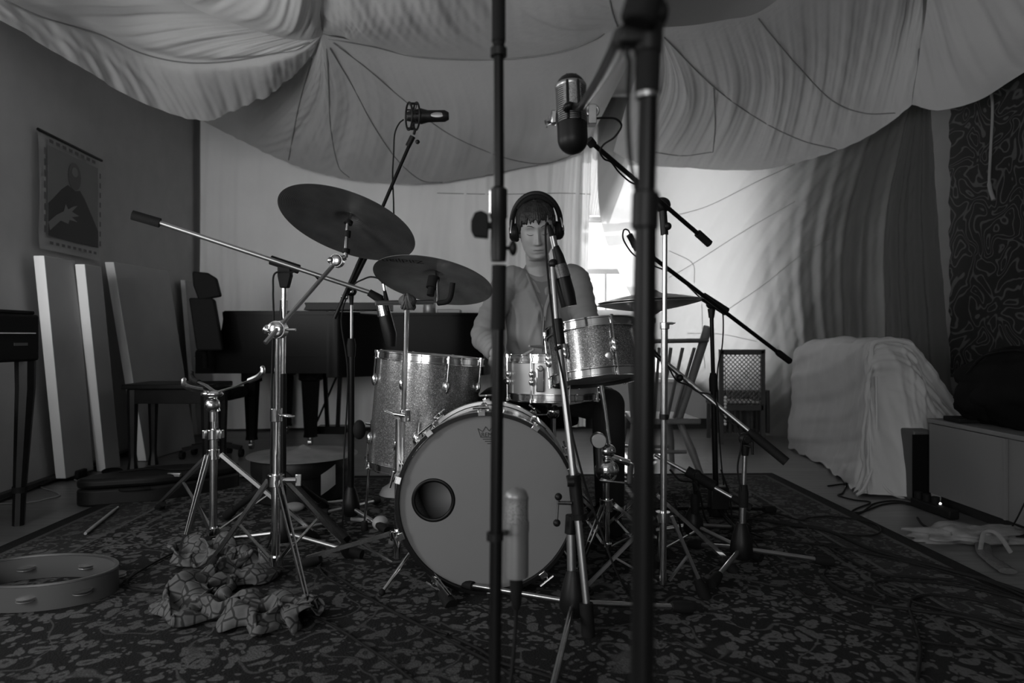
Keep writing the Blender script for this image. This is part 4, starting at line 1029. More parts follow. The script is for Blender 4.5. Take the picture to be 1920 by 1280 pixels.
for i in range(9):
    a = math.radians(-90 - 34 + 68 * i / 8)
    for z in (-0.001, 0.064): vs.append(rm + Vector((rr_ * 1.03 * math.cos(a), rr_ * 1.03 * math.sin(a), 0)) + ra * z)
pf.add(vs, [(2 * i, 2 * i + 2, 2 * i + 3, 2 * i + 1) for i in range(8)])
T.part('perforated_plate', pf, M['grille'], flipfix=False)
T.part('silver_band', MB().lathe([(rr_ * 1.0, 0.058), (rr_ * 1.04, 0.060), (rr_ * 1.04, 0.066), (rr_ * 1.0, 0.068)], rm, ra, 36), M['nickel'])
sp = MB()
for dx in (-0.010, 0.013): 
    sp.tube([rm + ra * 0.088 + Rb @ Vector((0, 0, 0)) * 0 + Vector((dx * 0.8, -0.010, 0)), rm + ra * 0.066 + Vector((dx, -rr_ * 0.96, 0)), rm + ra * -0.02 + Vector((dx * 1.1, -rr_ * 0.98, 0))], 0.0035, 8, flat=1.0)
T.part('front_strap', sp, M['black'])
T.part('yoke', MB().box(rm + Vector((-0.040, 0, -0.008)), (0.012, 0.02, 0.03)), M['chromedull'], bevel=0.003)
T.part('yoke_block', MB().box(rm + Vector((0.045, 0, -0.004)), (0.018, 0.03, 0.042)).torus(rm + Vector((0.046, 0, 0.008)), 0.013, 0.0035, (0, 1, 0), 20, 8), M['chromedull'], bevel=0.003)
T.part('yoke_screw', MB().cyl(rm + Vector((-0.045, 0, -0.014)), rm + Vector((-0.058, -0.004, -0.020)), 0.006).beam(rm + Vector((-0.056, -0.004, -0.030)), rm + Vector((-0.052, -0.004, -0.006)), 0.008, 0.004), M['chrome'])
cable('ribbon_microphone_cable', 'thin black cable looping out right of the ribbon microphone', [P(1117, 222, 1.52), P(1135, 221, 1.54), P(1155, 223, 1.6), P(1165, 236, 1.65), P(1152, 257, 1.72), P(1133, 270, 1.8), P(1125, 284, 1.86), P(1133, 298, 1.92), P(1146, 304, 1.96), P(1160, 322, 2.0), P(1180, 340, 2.04), P(1200, 352, 2.08), P(1238, 392, 2.11)], r=0.0025)

def boomstand(T, base, pivot, feet, legm, polem, upm, zc, boomA, boomB, boomm, rb=0.0085, gripA=None, gripB=None, hub=True, r0=0.0125, r1=0.009, clutchm=None, z1=0.17, hubr=0.036):
    """base (x,y); pivot point; zc = height where the slim upper pole leaves the lower pole"""
    b = Vector((base[0], base[1], 0)); pv = Vector(pivot)
    if hub: hub_tripod(T, b, feet, legm, z1=z1, r=hubr)
    top = b.lerp(Vector((pv.x, pv.y, pv.z)), 1.0); dirp = (pv - Vector((b.x, b.y, 0.06)))
    mid = Vector((b.x, b.y, 0.06)) + dirp * ((zc - 0.06) / dirp.z)
    T.part('lower_pole', MB().cyl((b.x, b.y, 0.06), mid, r0, 14), polem)
    T.part('pole_clutch', MB().tube([mid - Vector((0, 0, 0.06)), mid - Vector((0, 0, 0.01)), mid + Vector((0, 0, 0.02))], [r0 * 1.25, r0 * 1.45, r0 * 1.05], 14), M['rubber'])
    T.part('upper_pole', MB().cyl(mid, pv - Vector((0, 0, 0.03)), r1, 12), upm)
    T.part('boom_swivel', MB().cyl(pv - Vector((0, 0, 0.06)), pv - Vector((0, 0, 0.02)), r1 * 1.3, 12, r1 * 1.9).ell(pv, (0.024, 0.018, 0.022)).cyl(pv + Vector((0, -0.03, 0)), pv + Vector((0, 0.02, 0)), 0.013, 14), M['black'], bevel=0.001)
    T.part('boom_arm', MB().cyl(boomA, boomB, rb, 12), boomm)
    for g, (p, q) in (('a', (boomA, boomB)), ('b', (boomB, boomA))):
        L_ = gripA if g == 'a' else gripB
        if L_: p = Vector(p); d = (Vector(q) - p).normalized(); T.part('boom_grip', MB().tube([p - d * 0.01, p + d * L_ * 0.8, p + d * L_], [rb * 1.7, rb * 1.7, rb * 1.1], 14), M['rubber'])

# -- right: chrome stand of the upper boom
T = Thing('chrome_boom_stand', 'tall slim chrome stand with a black boom reaching up to the ribbon microphone', 'microphone stand', (0.47, 2.12, RUGZ))
base = (P(1243, 1080, 2.12).x, 2.12)
pv = P(1242, 384, 2.12)
T.part('lower_pole', MB().cyl((base[0], base[1], 0.06), P(1246, 612, 2.12), 0.0105, 14), M['chromedull'])
T.part('upper_pole', MB().cyl(P(1246, 612, 2.12), P(1247, 430, 2.12), 0.0075, 12), M['chrome'])
T.part('height_clamp', MB().cyl(P(1246, 617, 2.12), P(1246, 604, 2.12), 0.015).cyl(P(1246, 606, 2.11), P(1263, 606, 2.11), 0.004).beam(P(1258, 607, 2.11), P(1266, 605, 2.11), 0.012, 0.004), M['chrome'], bevel=0.002)
T.part('lower_clamp', MB().cyl(P(1245, 786, 2.12), P(1245, 776, 2.12), 0.014), M['black'])
T.part('boom_swivel', MB().cyl(P(1246, 440, 2.12), P(1243, 395, 2.12), 0.012).ell(pv, (0.026, 0.02, 0.024)).ell(P(1252, 424, 2.11), 0.012), M['black'])
T.part('boom_arm', MB().cyl(P(1108, 266, 1.93), P(1318, 446, 2.18), 0.0070, 12), M['blackpaint'])
T.part('boom_grip', MB().cyl(P(1308, 437, 2.17), P(1330, 457, 2.19), 0.0125, 14).cyl(P(1104, 262, 1.92), P(1112, 272, 1.93), 0.0125, 12), M['rubber'])
for q in (G(1320, 1126), (base[0] - 0.27, base[1] - 0.02), (base[0] + 0.05, base[1] + 0.30)):
    strapleg(T, 0.27, 0.07, Vector((base[0], base[1], 0)), q, M['nickel'], double=False)
T.part('collar', MB().cyl((base[0], base[1], 0.255), (base[0], base[1], 0.285), 0.022), M['chrome'])

# -- right: black stand with the long sloping boom
bk = G(1345, 985); bk.y = 3.0; bk.x = (1343 - 960) / F * 3.0
T = Thing('black_boom_stand', 'black boom stand with a long arm sloping down towards the covered sofa', 'microphone stand', (bk.x, bk.y, RUGZ))
pv = P(1334, 570, 2.95)
boomstand(T, (bk.x, bk.y), pv, [(bk.x + 0.02, bk.y - 0.33), (bk.x - 0.3, bk.y + 0.15), (bk.x + 0.3, bk.y + 0.15)], M['blackpaint'], M['blackpaint'], M['blackpaint'], 0.87 - 0.22, P(1478, 675, 3.05), P(1188, 455, 2.6), M['blackpaint'], rb=0.0085, gripA=0.09, gripB=0.0)
T.part('hub_box', MB().box((bk.x, bk.y - 0.03, 0.13), (0.08, 0.06, 0.10)), M['black'], bevel=0.006)
T.part('boom_clamp', MB().cyl(P(1318, 556, 2.93), P(1362, 584, 2.96), 0.019, 14), M['black'])
T = Thing('hidden_overhead_microphone', 'small black microphone at the boom tip beside the window opening', 'microphone', tuple(P(1186, 455, 2.58)))
T.part('body', MB().cyl(P(1195, 468, 2.6), P(1180, 440, 2.58), 0.012, 12), M['black']); T.part('clip', MB().cyl(P(1192, 462, 2.6), P(1188, 452, 2.6), 0.015, 12), M['rubber'])
cable('overhead_cable', 'thin black cable looping at the boom tip beside the window', [P(1184, 445, 2.58), P(1178, 432, 2.58), P(1170, 431, 2.58), P(1168, 445, 2.58), P(1176, 462, 2.6), P(1192, 480, 2.62), P(1230, 500, 2.7), P(1262, 512, 2.78), P(1290, 536, 2.84), P(1318, 562, 2.90), P(1350, 580, 2.94), P(1356, 600, 2.95), P(1354, 650, 2.96), P(1345, 700, 2.97), P(1348, 800, 2.98), P(1356, 900, 2.98), G(1372, 975, RUGZ) + Vector((0, 0, .006)), G(1480, 1000, RUGZ) + Vector((0, 0, .006))], r=0.003)

# -- right: short stand with thick grip
sk = Vector((P(1390, 1040, 2.42).x, 2.42, 0))
T = Thing('short_boom_stand', 'short boom stand with silver legs spread in front of the covered sofa', 'microphone stand', (sk.x, sk.y, RUGZ))
boomstand(T, (sk.x, sk.y), P(1397, 822, 2.42), [G(1337, 1108), G(1553, 1068), G(1300, 1035)], M['nickel'], M['chromedull'], M['chromedull'], 0.285, P(1470, 862, 2.36), P(1218, 655, 2.62), M['chromedull'], rb=0.0095, gripA=0.15, gripB=0)
T.part('side_knob', MB().ell(P(1275, 708, 2.50), 0.013), M['black'])
T.part('stand_knob', MB().cyl(P(1398, 835, 2.40), P(1412, 838, 2.38), 0.004).cyl(P(1410, 828, 2.38), P(1411, 852, 2.38), 0.0045), M['black'])
cable('short_boom_cable', 'black cable twisted round the boom that passes in front of the wooden chair', [P(1225, 655, 2.60), P(1250, 683, 2.57), P(1268, 712, 2.54), P(1290, 722, 2.50), P(1310, 735, 2.49), P(1335, 742, 2.48), P(1355, 780, 2.46), P(1380, 800, 2.44), P(1390, 830, 2.41), P(1383, 880, 2.41), P(1394, 940, 2.41), P(1405, 1000, 2.42), G(1450, 1060, RUGZ) + Vector((0, 0, .006)), G(1540, 1140, RUGZ) + Vector((0, 0, .006)), G(1700, 1200, RUGZ) + Vector((0, 0, .006)), G(1930, 1225, RUGZ) + Vector((0, 0, .006))], r=0.0032)

# -- right: low stand with crossing grip
lk = Vector((P(1300, 1020, 2.72).x, 2.72, 0))
T = Thing('low_boom_stand', 'low boom stand crouching behind the tall slim chrome stand', 'microphone stand', (lk.x, lk.y, RUGZ))
boomstand(T, (lk.x, lk.y), P(1305, 890, 2.68), [G(1208, 1012), (lk.x + 0.17, lk.y - 0.24), (lk.x + 0.25, lk.y + 0.12)], M['nickel'], M['chromedull'], M['blackpaint'], 0.17 + 0.02, P(1404, 950, 2.60), P(1228, 852, 2.76), M['nickel'], rb=0.0085, gripA=0.07, gripB=0, z1=0.15)
T.part('boom_clamp', MB().cyl(P(1287, 882, 2.69), P(1340, 912, 2.66), 0.021, 14), M['rubber'], bevel=0.002)

# -- left: overhead stand behind
ok_ = Vector((P(658, 950, 3.0).x, 3.0, 0))
T = Thing('overhead_boom_stand', 'black boom stand left of the floor tom raising a small condenser microphone', 'microphone stand', (ok_.x, ok_.y, RUGZ))
boomstand(T, (ok_.x, ok_.y), P(659, 546, 2.98), [G(722, 1006), G(602, 975), (ok_.x + 0.05, ok_.y + 0.32)], M['nickel'], M['blackpaint'], M['nickel'], 0.80, P(627, 597, 2.93), P(772, 262, 3.0), M['blackpaint'], rb=0.0080, r0=0.0140, r1=0.006)
T.part('boom_sleeve', MB().cyl(P(690, 472, 2.97), P(650, 552, 2.97), 0.012, 12), M['black'])
T.part('end_clutch', MB().cyl(P(765, 274, 3.0), P(774, 256, 3.0), 0.013).cyl(P(776, 252, 3.0), P(778, 244, 3.0), 0.006).ell(P(783, 266, 2.98), 0.010), M['black'])
T.part('swivel_bolt', MB().ell(P(659, 547, 2.95), 0.008).cyl(P(640, 556, 2.95), P(652, 557, 2.95), 0.010), M['chrome'])
om = P(777, 218, 3.0)
T = Thing('condenser_microphone', 'small black condenser microphone in a round shock mount at upper left', 'microphone', tuple(P(778, 245, 3.0)))
sm = MB()
for dx in (-0.016, 0.016): sm.torus(om + Vector((dx - 0.008, 0, 0)), 0.058, 0.0045, Vector((0.92, 0.38, 0.05)), 32, 8)
T.part('shock_mount', sm, M['black'])
cr_ = MB()
for k in range(8):
    a = 2 * PI * k / 8; ex = Vector((-0.38, 0.92, 0)) ; e = ex * math.cos(a) + Vector((0, 0, 1)) * math.sin(a)
    cr_.cyl(om + Vector((-0.024, 0, 0)) + e * 0.058, om + Vector((0.010, 0, 0)) + e * 0.057, 0.0035, 6)
    cr_.cyl(om + e * 0.057, om + e * 0.026, 0.002, 6)
T.part('elastic_cord', cr_, M['rubber'])
T.part('body', MB().tube([om + Vector((-0.03, 0, 0.0)), om + Vector((0.03, 0, 0)), om + Vector((0.06, 0, 0)), om + Vector((0.135, -0.01, -0.002)), om + Vector((0.152, -0.01, -0.002))], [0.020, 0.034, 0.026, 0.025, 0.016], 20), M['black'])
T.part('front_plate', MB().ell(om + Vector((0.105, -0.032, -0.004)), (0.03, 0.003, 0.012)), M['mic_silver'])
cable('overhead_microphone_cable', 'thin black cable dropping from the shock mounted microphone at upper left', [P(757, 224, 3.0), P(748, 232, 3.0), P(740, 252, 3.0), P(738, 290, 3.0), P(736, 330, 2.99), P(738, 385, 2.98), P(735, 430, 2.98), P(708, 470, 2.97), P(690, 480, 2.96)], r=0.0034)

# -- left: long boom with the tom microphone
lb = Vector((P(530, 1010, 2.62).x, 2.62, 0))
T = Thing('left_boom_stand', 'silver boom stand with its long arm rising to the far left', 'microphone stand', (lb.x, lb.y, RUGZ))
pv = P(535, 505, 2.58)
hub_tripod(T, lb, [G(672, 1053), (lb.x - 0.33, lb.y + 0.03), (lb.x + 0.1, lb.y + 0.30)], M['nickel'])
T.part('lower_pole', MB().cyl((lb.x, lb.y, 0.06), P(531, 700, 2.6), 0.0125, 14), M['blackpaint'])
T.part('upper_pole', MB().cyl(P(531, 700, 2.6), P(533, 540, 2.58), 0.0095, 14), M['chromedull'])
T.part('pole_clutch', MB().cyl(P(530, 600, 2.59), P(532, 563, 2.59), 0.0135, 14), M['rubber'])
T.part('boom_swivel', MB().prism([(-0.015, -0.045), (0.015, -0.045), (0.027, 0.0), (0.024, 0.05), (-0.024, 0.058), (-0.024, 0.0)], pv + Vector((-0.002, -0.015, -0.025)), (1, 0, 0), (0, 0, 1), (0, 0.03, 0)), M['rubber'], bevel=0.004)
T.part('boom_clamp', MB().cyl(P(507, 487, 2.57), P(561, 505, 2.585), 0.018, 14), M['rubber'], bevel=0.002)
T.part('boom_arm', MB().cyl(P(270, 408, 2.44), P(705, 552, 2.64), 0.0088, 14), M['nickel'])
T.part('counterweight_grip', MB().cyl(P(248, 403, 2.43), P(300, 418, 2.455), 0.0175, 16), M['rubber'])
T.part('microphone_clip', MB().tube([P(692, 548, 2.635), P(712, 560, 2.64), P(716, 574, 2.64)], [0.014, 0.018, 0.012], 12), M['rubber'])
cable('left_boom_cable', 'black cable hanging from the swivel of the long left boom', [P(600, 527, 2.62), P(585, 512, 2.60), P(562, 503, 2.58), P(548, 510, 2.57), P(516, 512, 2.56), P(512, 545, 2.56), P(513, 600, 2.56), P(510, 700, 2.55), P(508, 850, 2.55), G(500, 1030, RUGZ) + Vector((0, 0, .006)), G(400, 1010, RUGZ) + Vector((0, 0, .006)), G(240, 1090, RUGZ) + Vector((0, 0, .006)), G(330, 1118, RUGZ) + Vector((0, 0, .006)), G(560, 1150, RUGZ) + Vector((0, 0, .006)), G(700, 1225, RUGZ) + Vector((0, 0, .006)), G(800, 1300, RUGZ) + Vector((0, 0, .006))], r=0.0036)
T = Thing('tom_microphone', 'black microphone with bright chrome edges hanging over the floor tom', 'microphone', tuple(P(735, 652, 2.64)))
T.part('body', MB().tube([P(718, 572, 2.64), P(724, 600, 2.64), P(731, 628, 2.64), P(733, 650, 2.64)], [0.022, 0.026, 0.027, 0.018], 20), M['black'])
T.part('chrome_band', MB().tube([P(716, 568, 2.64), P(721, 592, 2.64)], [0.0235, 0.0265], 20), M['chrome'])
T.part('connector', MB().cyl(P(725, 566, 2.64), P(721, 543, 2.64), 0.010, 12, 0.006), M['rubber']); T.part('plug', MB().cyl(P(721, 545, 2.64), P(719, 532, 2.64), 0.0068, 12), M['chrome'])
cable('tom_microphone_cable', 'black cable arching from the tom microphone over to the overhead stand', [P(719, 534, 2.64), P(712, 523, 2.66), P(695, 519, 2.72), P(680, 524, 2.8), P(665, 532, 2.9), P(655, 546, 2.95), P(640, 600, 2.97), P(652, 700, 2.97), P(645, 860, 2.96), G(640, 1000, RUGZ) + Vector((0, 0, .006)), G(600, 1070, RUGZ) + Vector((0, 0, .006)), G(720, 1140, RUGZ) + Vector((0, 0, .006)), G(900, 1235, RUGZ) + Vector((0, 0, .006)), G(1010, 1300, RUGZ) + Vector((0, 0, .006))], r=0.0036)
# black folding stand behind the ride stand
bb = Vector((P(522, 900, 2.95).x + 0.02, 2.95, 0))
T = Thing('low_black_stand', 'low black folding stand in front of the round case', 'drum stand', (bb.x, bb.y, RUGZ))
T.part('pole', MB().cyl((bb.x, bb.y, 0.05), (bb.x, bb.y, 0.34), 0.014, 14), M['blackmatte'])
for q in (G(645, 1024), (bb.x - 0.28, bb.y + 0.1), (bb.x + 0.1, bb.y + 0.28)): foot_leg(T, (bb.x, bb.y, 0.24), Vector((q[0], q[1], RUGZ + 0.022)), M['blackmatte'], r=0.014, fr=0.022)

# ================================================================ FURNITURE AND THINGS ON THE LEFT
def W(x, y, d): return P(x, y, d)
# poster hung from a black rod
def lw(px, py):
    k = (px - 960) / F; y = -2.30 / (k + 0.083); return P(px, py, y)
pa, pb_, pc, pd = lw(62, 240), lw(178, 303), lw(173, 490), lw(57, 466)
wdir = (Vector((pb_.x, pb_.y, 0)) - Vector((pa.x, pa.y, 0))); pwid = wdir.length; wdir.normalize(); wn = Vector((wdir.y, -wdir.x, 0)).normalized()
if wn.x < 0: wn = -wn
o0 = Vector((pa.x, pa.y, 0)) + wn * 0.02
ptop, pbot = 1.955, 1.31; ph = ptop - pbot
T = Thing('poster', 'paper poster of a figure in a dark robe hung on the left wall', 'poster', tuple(o0 + wdir * pwid / 2 + Vector((0, 0, pbot))))
def pq(u, v, off=0.0): return o0 + wdir * (u * pwid) + Vector((0, 0, pbot + v * ph)) + wn * off
def flat(poly, off, th=0.0008):
    n = len(poly); a = [pq(u, v, off) for u, v in poly]; b2 = [pq(u, v, off + th) for u, v in poly]
    return a + b2, [tuple(range(n - 1, -1, -1)), tuple(range(n, 2 * n))] + [(i, (i + 1) % n, n + (i + 1) % n, n + i) for i in range(n)]
gpp = np.zeros((14, 20, 3))
for i in range(14):
    for j in range(20):
        u, v = i / 13, j / 19; gpp[i, j] = pq(u, v, 0.004 + 0.010 * math.sin(v * 3.1) * (1 - u) + 0.02 * max(0, 0.12 - v) * 4 * (1 - u))
T.part('sheet', MB().grid(gpp), M['paper'], smooth=180, flipfix=False)
T.part('rod', MB().cyl(pq(-0.02, 1.0, 0.012), pq(1.03, 1.0, 0.012), 0.008, 10), M['blackpaint'])
def pr_part(name, polys, m, off):
    mb = MB()
    for pl in polys: mb.add(*flat(pl, off))
    T.part(name, mb, m, smooth=0)
pr_part('picture_ground', [[(0.10, 0.12), (0.93, 0.12), (0.93, 0.90), (0.10, 0.90)]], M['print_grey'], 0.020)
pr_part('robe_print', [[(0.10, 0.12), (0.93, 0.12), (0.93, 0.28), (0.84, 0.38), (0.68, 0.55), (0.60, 0.61), (0.52, 0.59), (0.40, 0.62), (0.30, 0.56), (0.18, 0.46), (0.10, 0.40)]], M['print_black'], 0.022)
hd = [(0.51 + 0.105 * math.cos(a), 0.72 + 0.125 * math.sin(a)) for a in [2 * PI * k / 20 for k in range(20)]]
pr_part('head_print', [hd], M['print_mid'], 0.0235)
pr_part('face_print', [[(0.51 + 0.05 * math.cos(a), 0.76 + 0.045 * math.sin(a)) for a in [2 * PI * k / 14 for k in range(14)]]], M['print_grey'], 0.0245)
pr_part('hand_print', [[(0.10, 0.24), (0.22, 0.32), (0.33, 0.37), (0.36, 0.44), (0.40, 0.40), (0.48, 0.44), (0.55, 0.46), (0.46, 0.39), (0.58, 0.37), (0.46, 0.34), (0.55, 0.31), (0.42, 0.31), (0.40, 0.27), (0.28, 0.28), (0.12, 0.17)]], M['print_grey'], 0.0245)
marks = []
random.seed(5)
for k in range(9): marks.append([(0.12 + k * 0.09, 0.05), (0.12 + k * 0.09 + 0.05, 0.05), (0.12 + k * 0.09 + 0.05, 0.075), (0.12 + k * 0.09, 0.075)])
for k in range(8): marks.append([(0.11 + k * 0.1, 0.925), (0.11 + k * 0.1 + 0.06, 0.925), (0.11 + k * 0.1 + 0.06, 0.955), (0.11 + k * 0.1, 0.955)])
for k in range(8): marks.append([(0.035, 0.14 + k * 0.095), (0.06, 0.14 + k * 0.095), (0.06, 0.20 + k * 0.095), (0.035, 0.20 + k * 0.095)]); marks.append([(0.95, 0.14 + k * 0.095), (0.97, 0.14 + k * 0.095), (0.97, 0.19 + k * 0.095), (0.95, 0.19 + k * 0.095)])
pr_part('border_marks', marks, M['print_mid'], 0.024)
bpy.data.objects['border_marks']['kind'] = 'stuff'

# leaning white panels
def panel(label, top_px, bot_px, dt, db, depth_v, th=0.075):
    """front edge from bottom to top; the board runs back along depth_v"""
    t, b2 = P(*top_px, dt), P(*bot_px, db); b2.z = max(b2.z, 0.002)
    ex = Vector((1, -0.05, 0)) * th; dv = Vector(depth_v)
    vs = [b2, b2 + ex, b2 + ex + dv, b2 + dv, t, t + ex, t + ex + dv, t + dv]
    mb = MB().add(vs, [(0, 3, 2, 1), (4, 5, 6, 7), (0, 1, 5, 4), (1, 2, 6, 5), (2, 3, 7, 6), (3, 0, 4, 7)])
    o = single('acoustic_panel', mb, M['white_panel'], label, 'panel', smooth=0, bevel=0.004, group='white panels leaning on the left wall')
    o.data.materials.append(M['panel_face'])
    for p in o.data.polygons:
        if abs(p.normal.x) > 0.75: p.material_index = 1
    return o
M['panel_face'] = mat('shaded_panel_face', 0.34, 0.9, var=0.04)  # same white board, with the shade on its broad faces put into the colour
M['white_panel'] = mat('white_foam_board', 0.80, 0.8, var=0.03)
def gy(y, d): return (d)
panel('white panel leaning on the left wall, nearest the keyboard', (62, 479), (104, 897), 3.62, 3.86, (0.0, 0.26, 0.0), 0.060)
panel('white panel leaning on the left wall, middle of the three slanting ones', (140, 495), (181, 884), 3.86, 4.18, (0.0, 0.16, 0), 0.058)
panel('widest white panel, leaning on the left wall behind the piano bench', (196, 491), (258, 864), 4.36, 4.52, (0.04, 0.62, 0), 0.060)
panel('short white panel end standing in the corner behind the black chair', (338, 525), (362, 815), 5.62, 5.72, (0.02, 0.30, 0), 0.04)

# keyboard on legs, far left edge
kx = P(75, 600, 3.05).x; kt = P(75, 590, 3.05).z; kb = P(75, 676, 3.05).z
T = Thing('electric_piano', 'black electric piano on tapered legs along the left wall', 'keyboard', (kx - 0.18, 2.2, 0))
T.part('case', MB().box((kx - 0.128, 2.12, (kt + kb) / 2), (0.255, 1.86, kt - kb)), M['blackmatte'], bevel=0.012)
T.part('trim_line', MB().box((kx + 0.001, 2.10, (kt + kb) / 2 + 0.02), (0.004, 1.84, 0.005)), M['nickel'], smooth=0)
T.part('name_plate', MB().box((kx + 0.001, 2.93, kt - 0.13), (0.003, 0.08, 0.012)), M['print_mid'], smooth=0)
T.part('lid', MB().box((kx - 0.128, 2.12, kt + 0.008), (0.24, 1.82, 0.016)), M['blackmatte'], bevel=0.005)
for (x, y) in ((kx - 0.03, 3.0), (kx - 0.03, 1.22), (kx - 0.215, 3.0), (kx - 0.215, 1.25)):
    s_ = -0.03 if x > kx - 0.1 else 0.0
    lg = T.part('leg', MB().tube([(x, y, kb), (x, y, kb - 0.12), (x + s_ * 0.8, y, 0.17), (x + s_, y, 0.0)], [0.040, 0.038, 0.026, 0.024], 8), M['darkwood'])
    T.part('leg_collar', MB().cyl((x + s_ * 0.83, y, 0.17), (x + s_ * 0.85, y, 0.145), 0.030, 10), M['rubber'], parent=lg)
T = Thing('black_amplifier', 'black box amplifier standing under the electric piano', 'amplifier', (-2.37, 2.85, 0))
T.part('cabinet', MB().box((-2.35, 2.66, 0.29), (0.20, 0.5, 0.56)), M['blackmatte'], bevel=0.012)
T.part('speaker_cloth', MB().box((-2.247, 2.66, 0.26), (0.006, 0.42, 0.42)), M['fabric_black'], smooth=0)
T.part('handle', MB().tube(bez([(-2.35, 2.58, 0.572), (-2.35, 2.60, 0.60), (-2.35, 2.72, 0.60), (-2.35, 2.74, 0.572)], 4), 0.008, 8), M['rubber'])
for k in range(4): T.part('knob', MB().cyl((-2.252, 2.50 + k * 0.09, 0.52), (-2.237, 2.50 + k * 0.09, 0.52), 0.012, 12), M['rubber'])

# piano bench
T = Thing('piano_bench', 'dark piano bench with a padded top left of the grand piano', 'bench', (P(300, 870, 4.2).x, 4.30, 0))
b0, b1 = P(228, 725, 4.14), P(395, 725, 4.14); bzt = b0.z
T.part('seat', MB().box(((b0.x + b1.x) / 2, 4.30, bzt + 0.000), (b1.x - b0.x, 0.34, 0.03)), M['darkwood'], bevel=0.006)
T.part('apron', MB().box(((b0.x + b1.x) / 2, 4.30, bzt - 0.06), (b1.x - b0.x - 0.05, 0.28, 0.09)), M['darkwood'], bevel=0.003)
for x in (b0.x + 0.045, b1.x - 0.045):
    for y in (4.18, 4.42):
        T.part('leg', MB().tube([(x, y, bzt - 0.02), (x, y, bzt - 0.13), (x, y, 0.10), (x, y, 0.07), (x, y, 0.0)], [0.034, 0.032, 0.022, 0.022, 0.034], 8), M['darkwood'])
# black office chair beyond the piano cheek
T = Thing('black_office_chair', 'black swivel chair with a separate headrest between the panels and the piano', 'chair', (P(395, 800, 4.66).x, 4.68, 0))
q = lambda x, y, d=4.66: P(x, y, d)
T.part('headrest', MB().prism([(0, 0), (0.145, 0.03), (0.115, 0.155), (0.06, 0.19), (-0.04, 0.20), (-0.035, 0.10)], q(372, 563), (1, 0.15, 0), (0, 0, 1), (-0.02, 0.07, 0)), M['blackmatte'], bevel=0.012)
T.part('backrest', MB().prism([(0.0, 0), (0.17, 0.0), (0.115, 0.34), (0.10, 0.36), (-0.05, 0.36)], q(368, 657), (1, 0.15, 0), (0, 0, 1), (-0.02, 0.08, 0)), M['blackmatte'], bevel=0.012)
T.part('spine', MB().tube([q(384, 575, 4.72), q(380, 600, 4.74), q(385, 690, 4.76)], 0.020, 10), M['fabric_black'])
T.part('seat', MB().box((q(395, 690).x, 4.68, 0.44), (0.40, 0.30, 0.08)), M['blackmatte'], bevel=0.03)
T.part('gas_column', MB().cyl((q(395, 690).x, 4.68, 0.40), (q(395, 690).x, 4.68, 0.10), 0.028), M['blackpaint'])
for k in range(5):
    a = 2 * PI * k / 5; c0 = Vector((q(395, 690).x, 4.68, 0.10)); e = c0 + Vector((math.cos(a) * 0.20, math.sin(a) * 0.15, -0.035))
    lg = T.part('base_spoke', MB().beam(c0, e, 0.04, 0.025), M['black']); T.part('caster', MB().cyl(e + Vector((-0.012, 0, -0.035)), e + Vector((0.012, 0, -0.035)), 0.028, 14), M['rubber'], parent=lg)

# grand piano
gz = P(500, 583, 4.95).z
T = Thing('grand_piano', 'black grand piano with its lid closed along the far wall', 'piano', (P(640, 700, 5.1).x, 5.25, 0))
X0, X1 = P(366, 660, 4.9).x, P(905, 600, 4.9).x
kz = P(400, 655, 4.9).z; zb_ = P(400, 700, 4.9).z; zt_ = gz
# case side outline seen from the camera: low keyboard cheek at left, sweeping up to full height
prof = [(X0, zb_), (X0, kz - 0.02), (X0 + 0.01, kz), (X0 + 0.06, kz + 0.012), (X0 + 0.12, kz + 0.03), (X0 + 0.165, kz + 0.08), (X0 + 0.19, kz + 0.15), (X0 + 0.20, zt_ - 0.06), (X0 + 0.195, zt_ - 0.02), (X0 + 0.21, zt_)]
xs = P(612, 600, 4.9).x
prof2 = prof + [(xs, zt_), (xs, zb_)]
T.part('case', MB().prism([(x, z) for x, z in prof2], (0, 4.90, 0), (1, 0, 0), (0, 0, 1), (0, 0.05, 0)), M['lacquer'], smooth=30)
T.part('case', MB().prism([(x, z) for x, z in prof2], (0, 5.85, 0), (1, 0, 0), (0, 0, 1), (0, 0.05, 0)), M['lacquer'], smooth=30)
side = bez([(xs, 4.90, 0), (xs + 0.10, 4.91, 0), (xs + 0.22, 5.0, 0), (xs + 0.36, 5.08, 0), (xs + 0.6, 5.10, 0), (X1 - 0.12, 5.12, 0), (X1 + 0.02, 5.25, 0), (X1 + 0.03, 5.5, 0), (X1 - 0.05, 5.75, 0), (X1 - 0.3, 5.88, 0)], 8)
zl = P(840, 592, 5.1).z; zbr = P(640, 706, 5.0).z
mb = MB(); vs = [(p.x, p.y, zl) for p in side] + [(p.x, p.y, zbr) for p in side] + [(p.x, p.y + 0.04, zl) for p in side] + [(p.x, p.y + 0.04, zbr) for p in side]; n = len(side)
mb.add(vs, [(i, i + 1, n + i + 1, n + i) for i in range(n - 1)] + [(2 * n + i, 3 * n + i, 3 * n + i + 1, 2 * n + i + 1) for i in range(n - 1)] + [(i, 2 * n + i, 2 * n + i + 1, i + 1) for i in range(n - 1)])
T.part('curved_side', mb, M['lacquer'], smooth=60)
lid = [(X0 + 0.20, 4.89)] + [(p.x + 0.0, p.y - 0.015) for p in side] + [(X0 + 0.20, 5.9)]
T.part('lid', MB().prism(lid, (0, 0, zl + 0.002), (1, 0, 0), (0, 1, 0), (0, 0, 0.022)), M['lacquer'], smooth=30)
T.part('bottom_board', MB().prism([(X0 + 0.02, 4.93)] + [(p.x - 0.03, p.y + 0.03) for p in side] + [(X0 + 0.02, 5.87)], (0, 0, zb_ - 0.0), (1, 0, 0), (0, 1, 0), (0, 0, 0.03)), M['lacquer'], smooth=30)
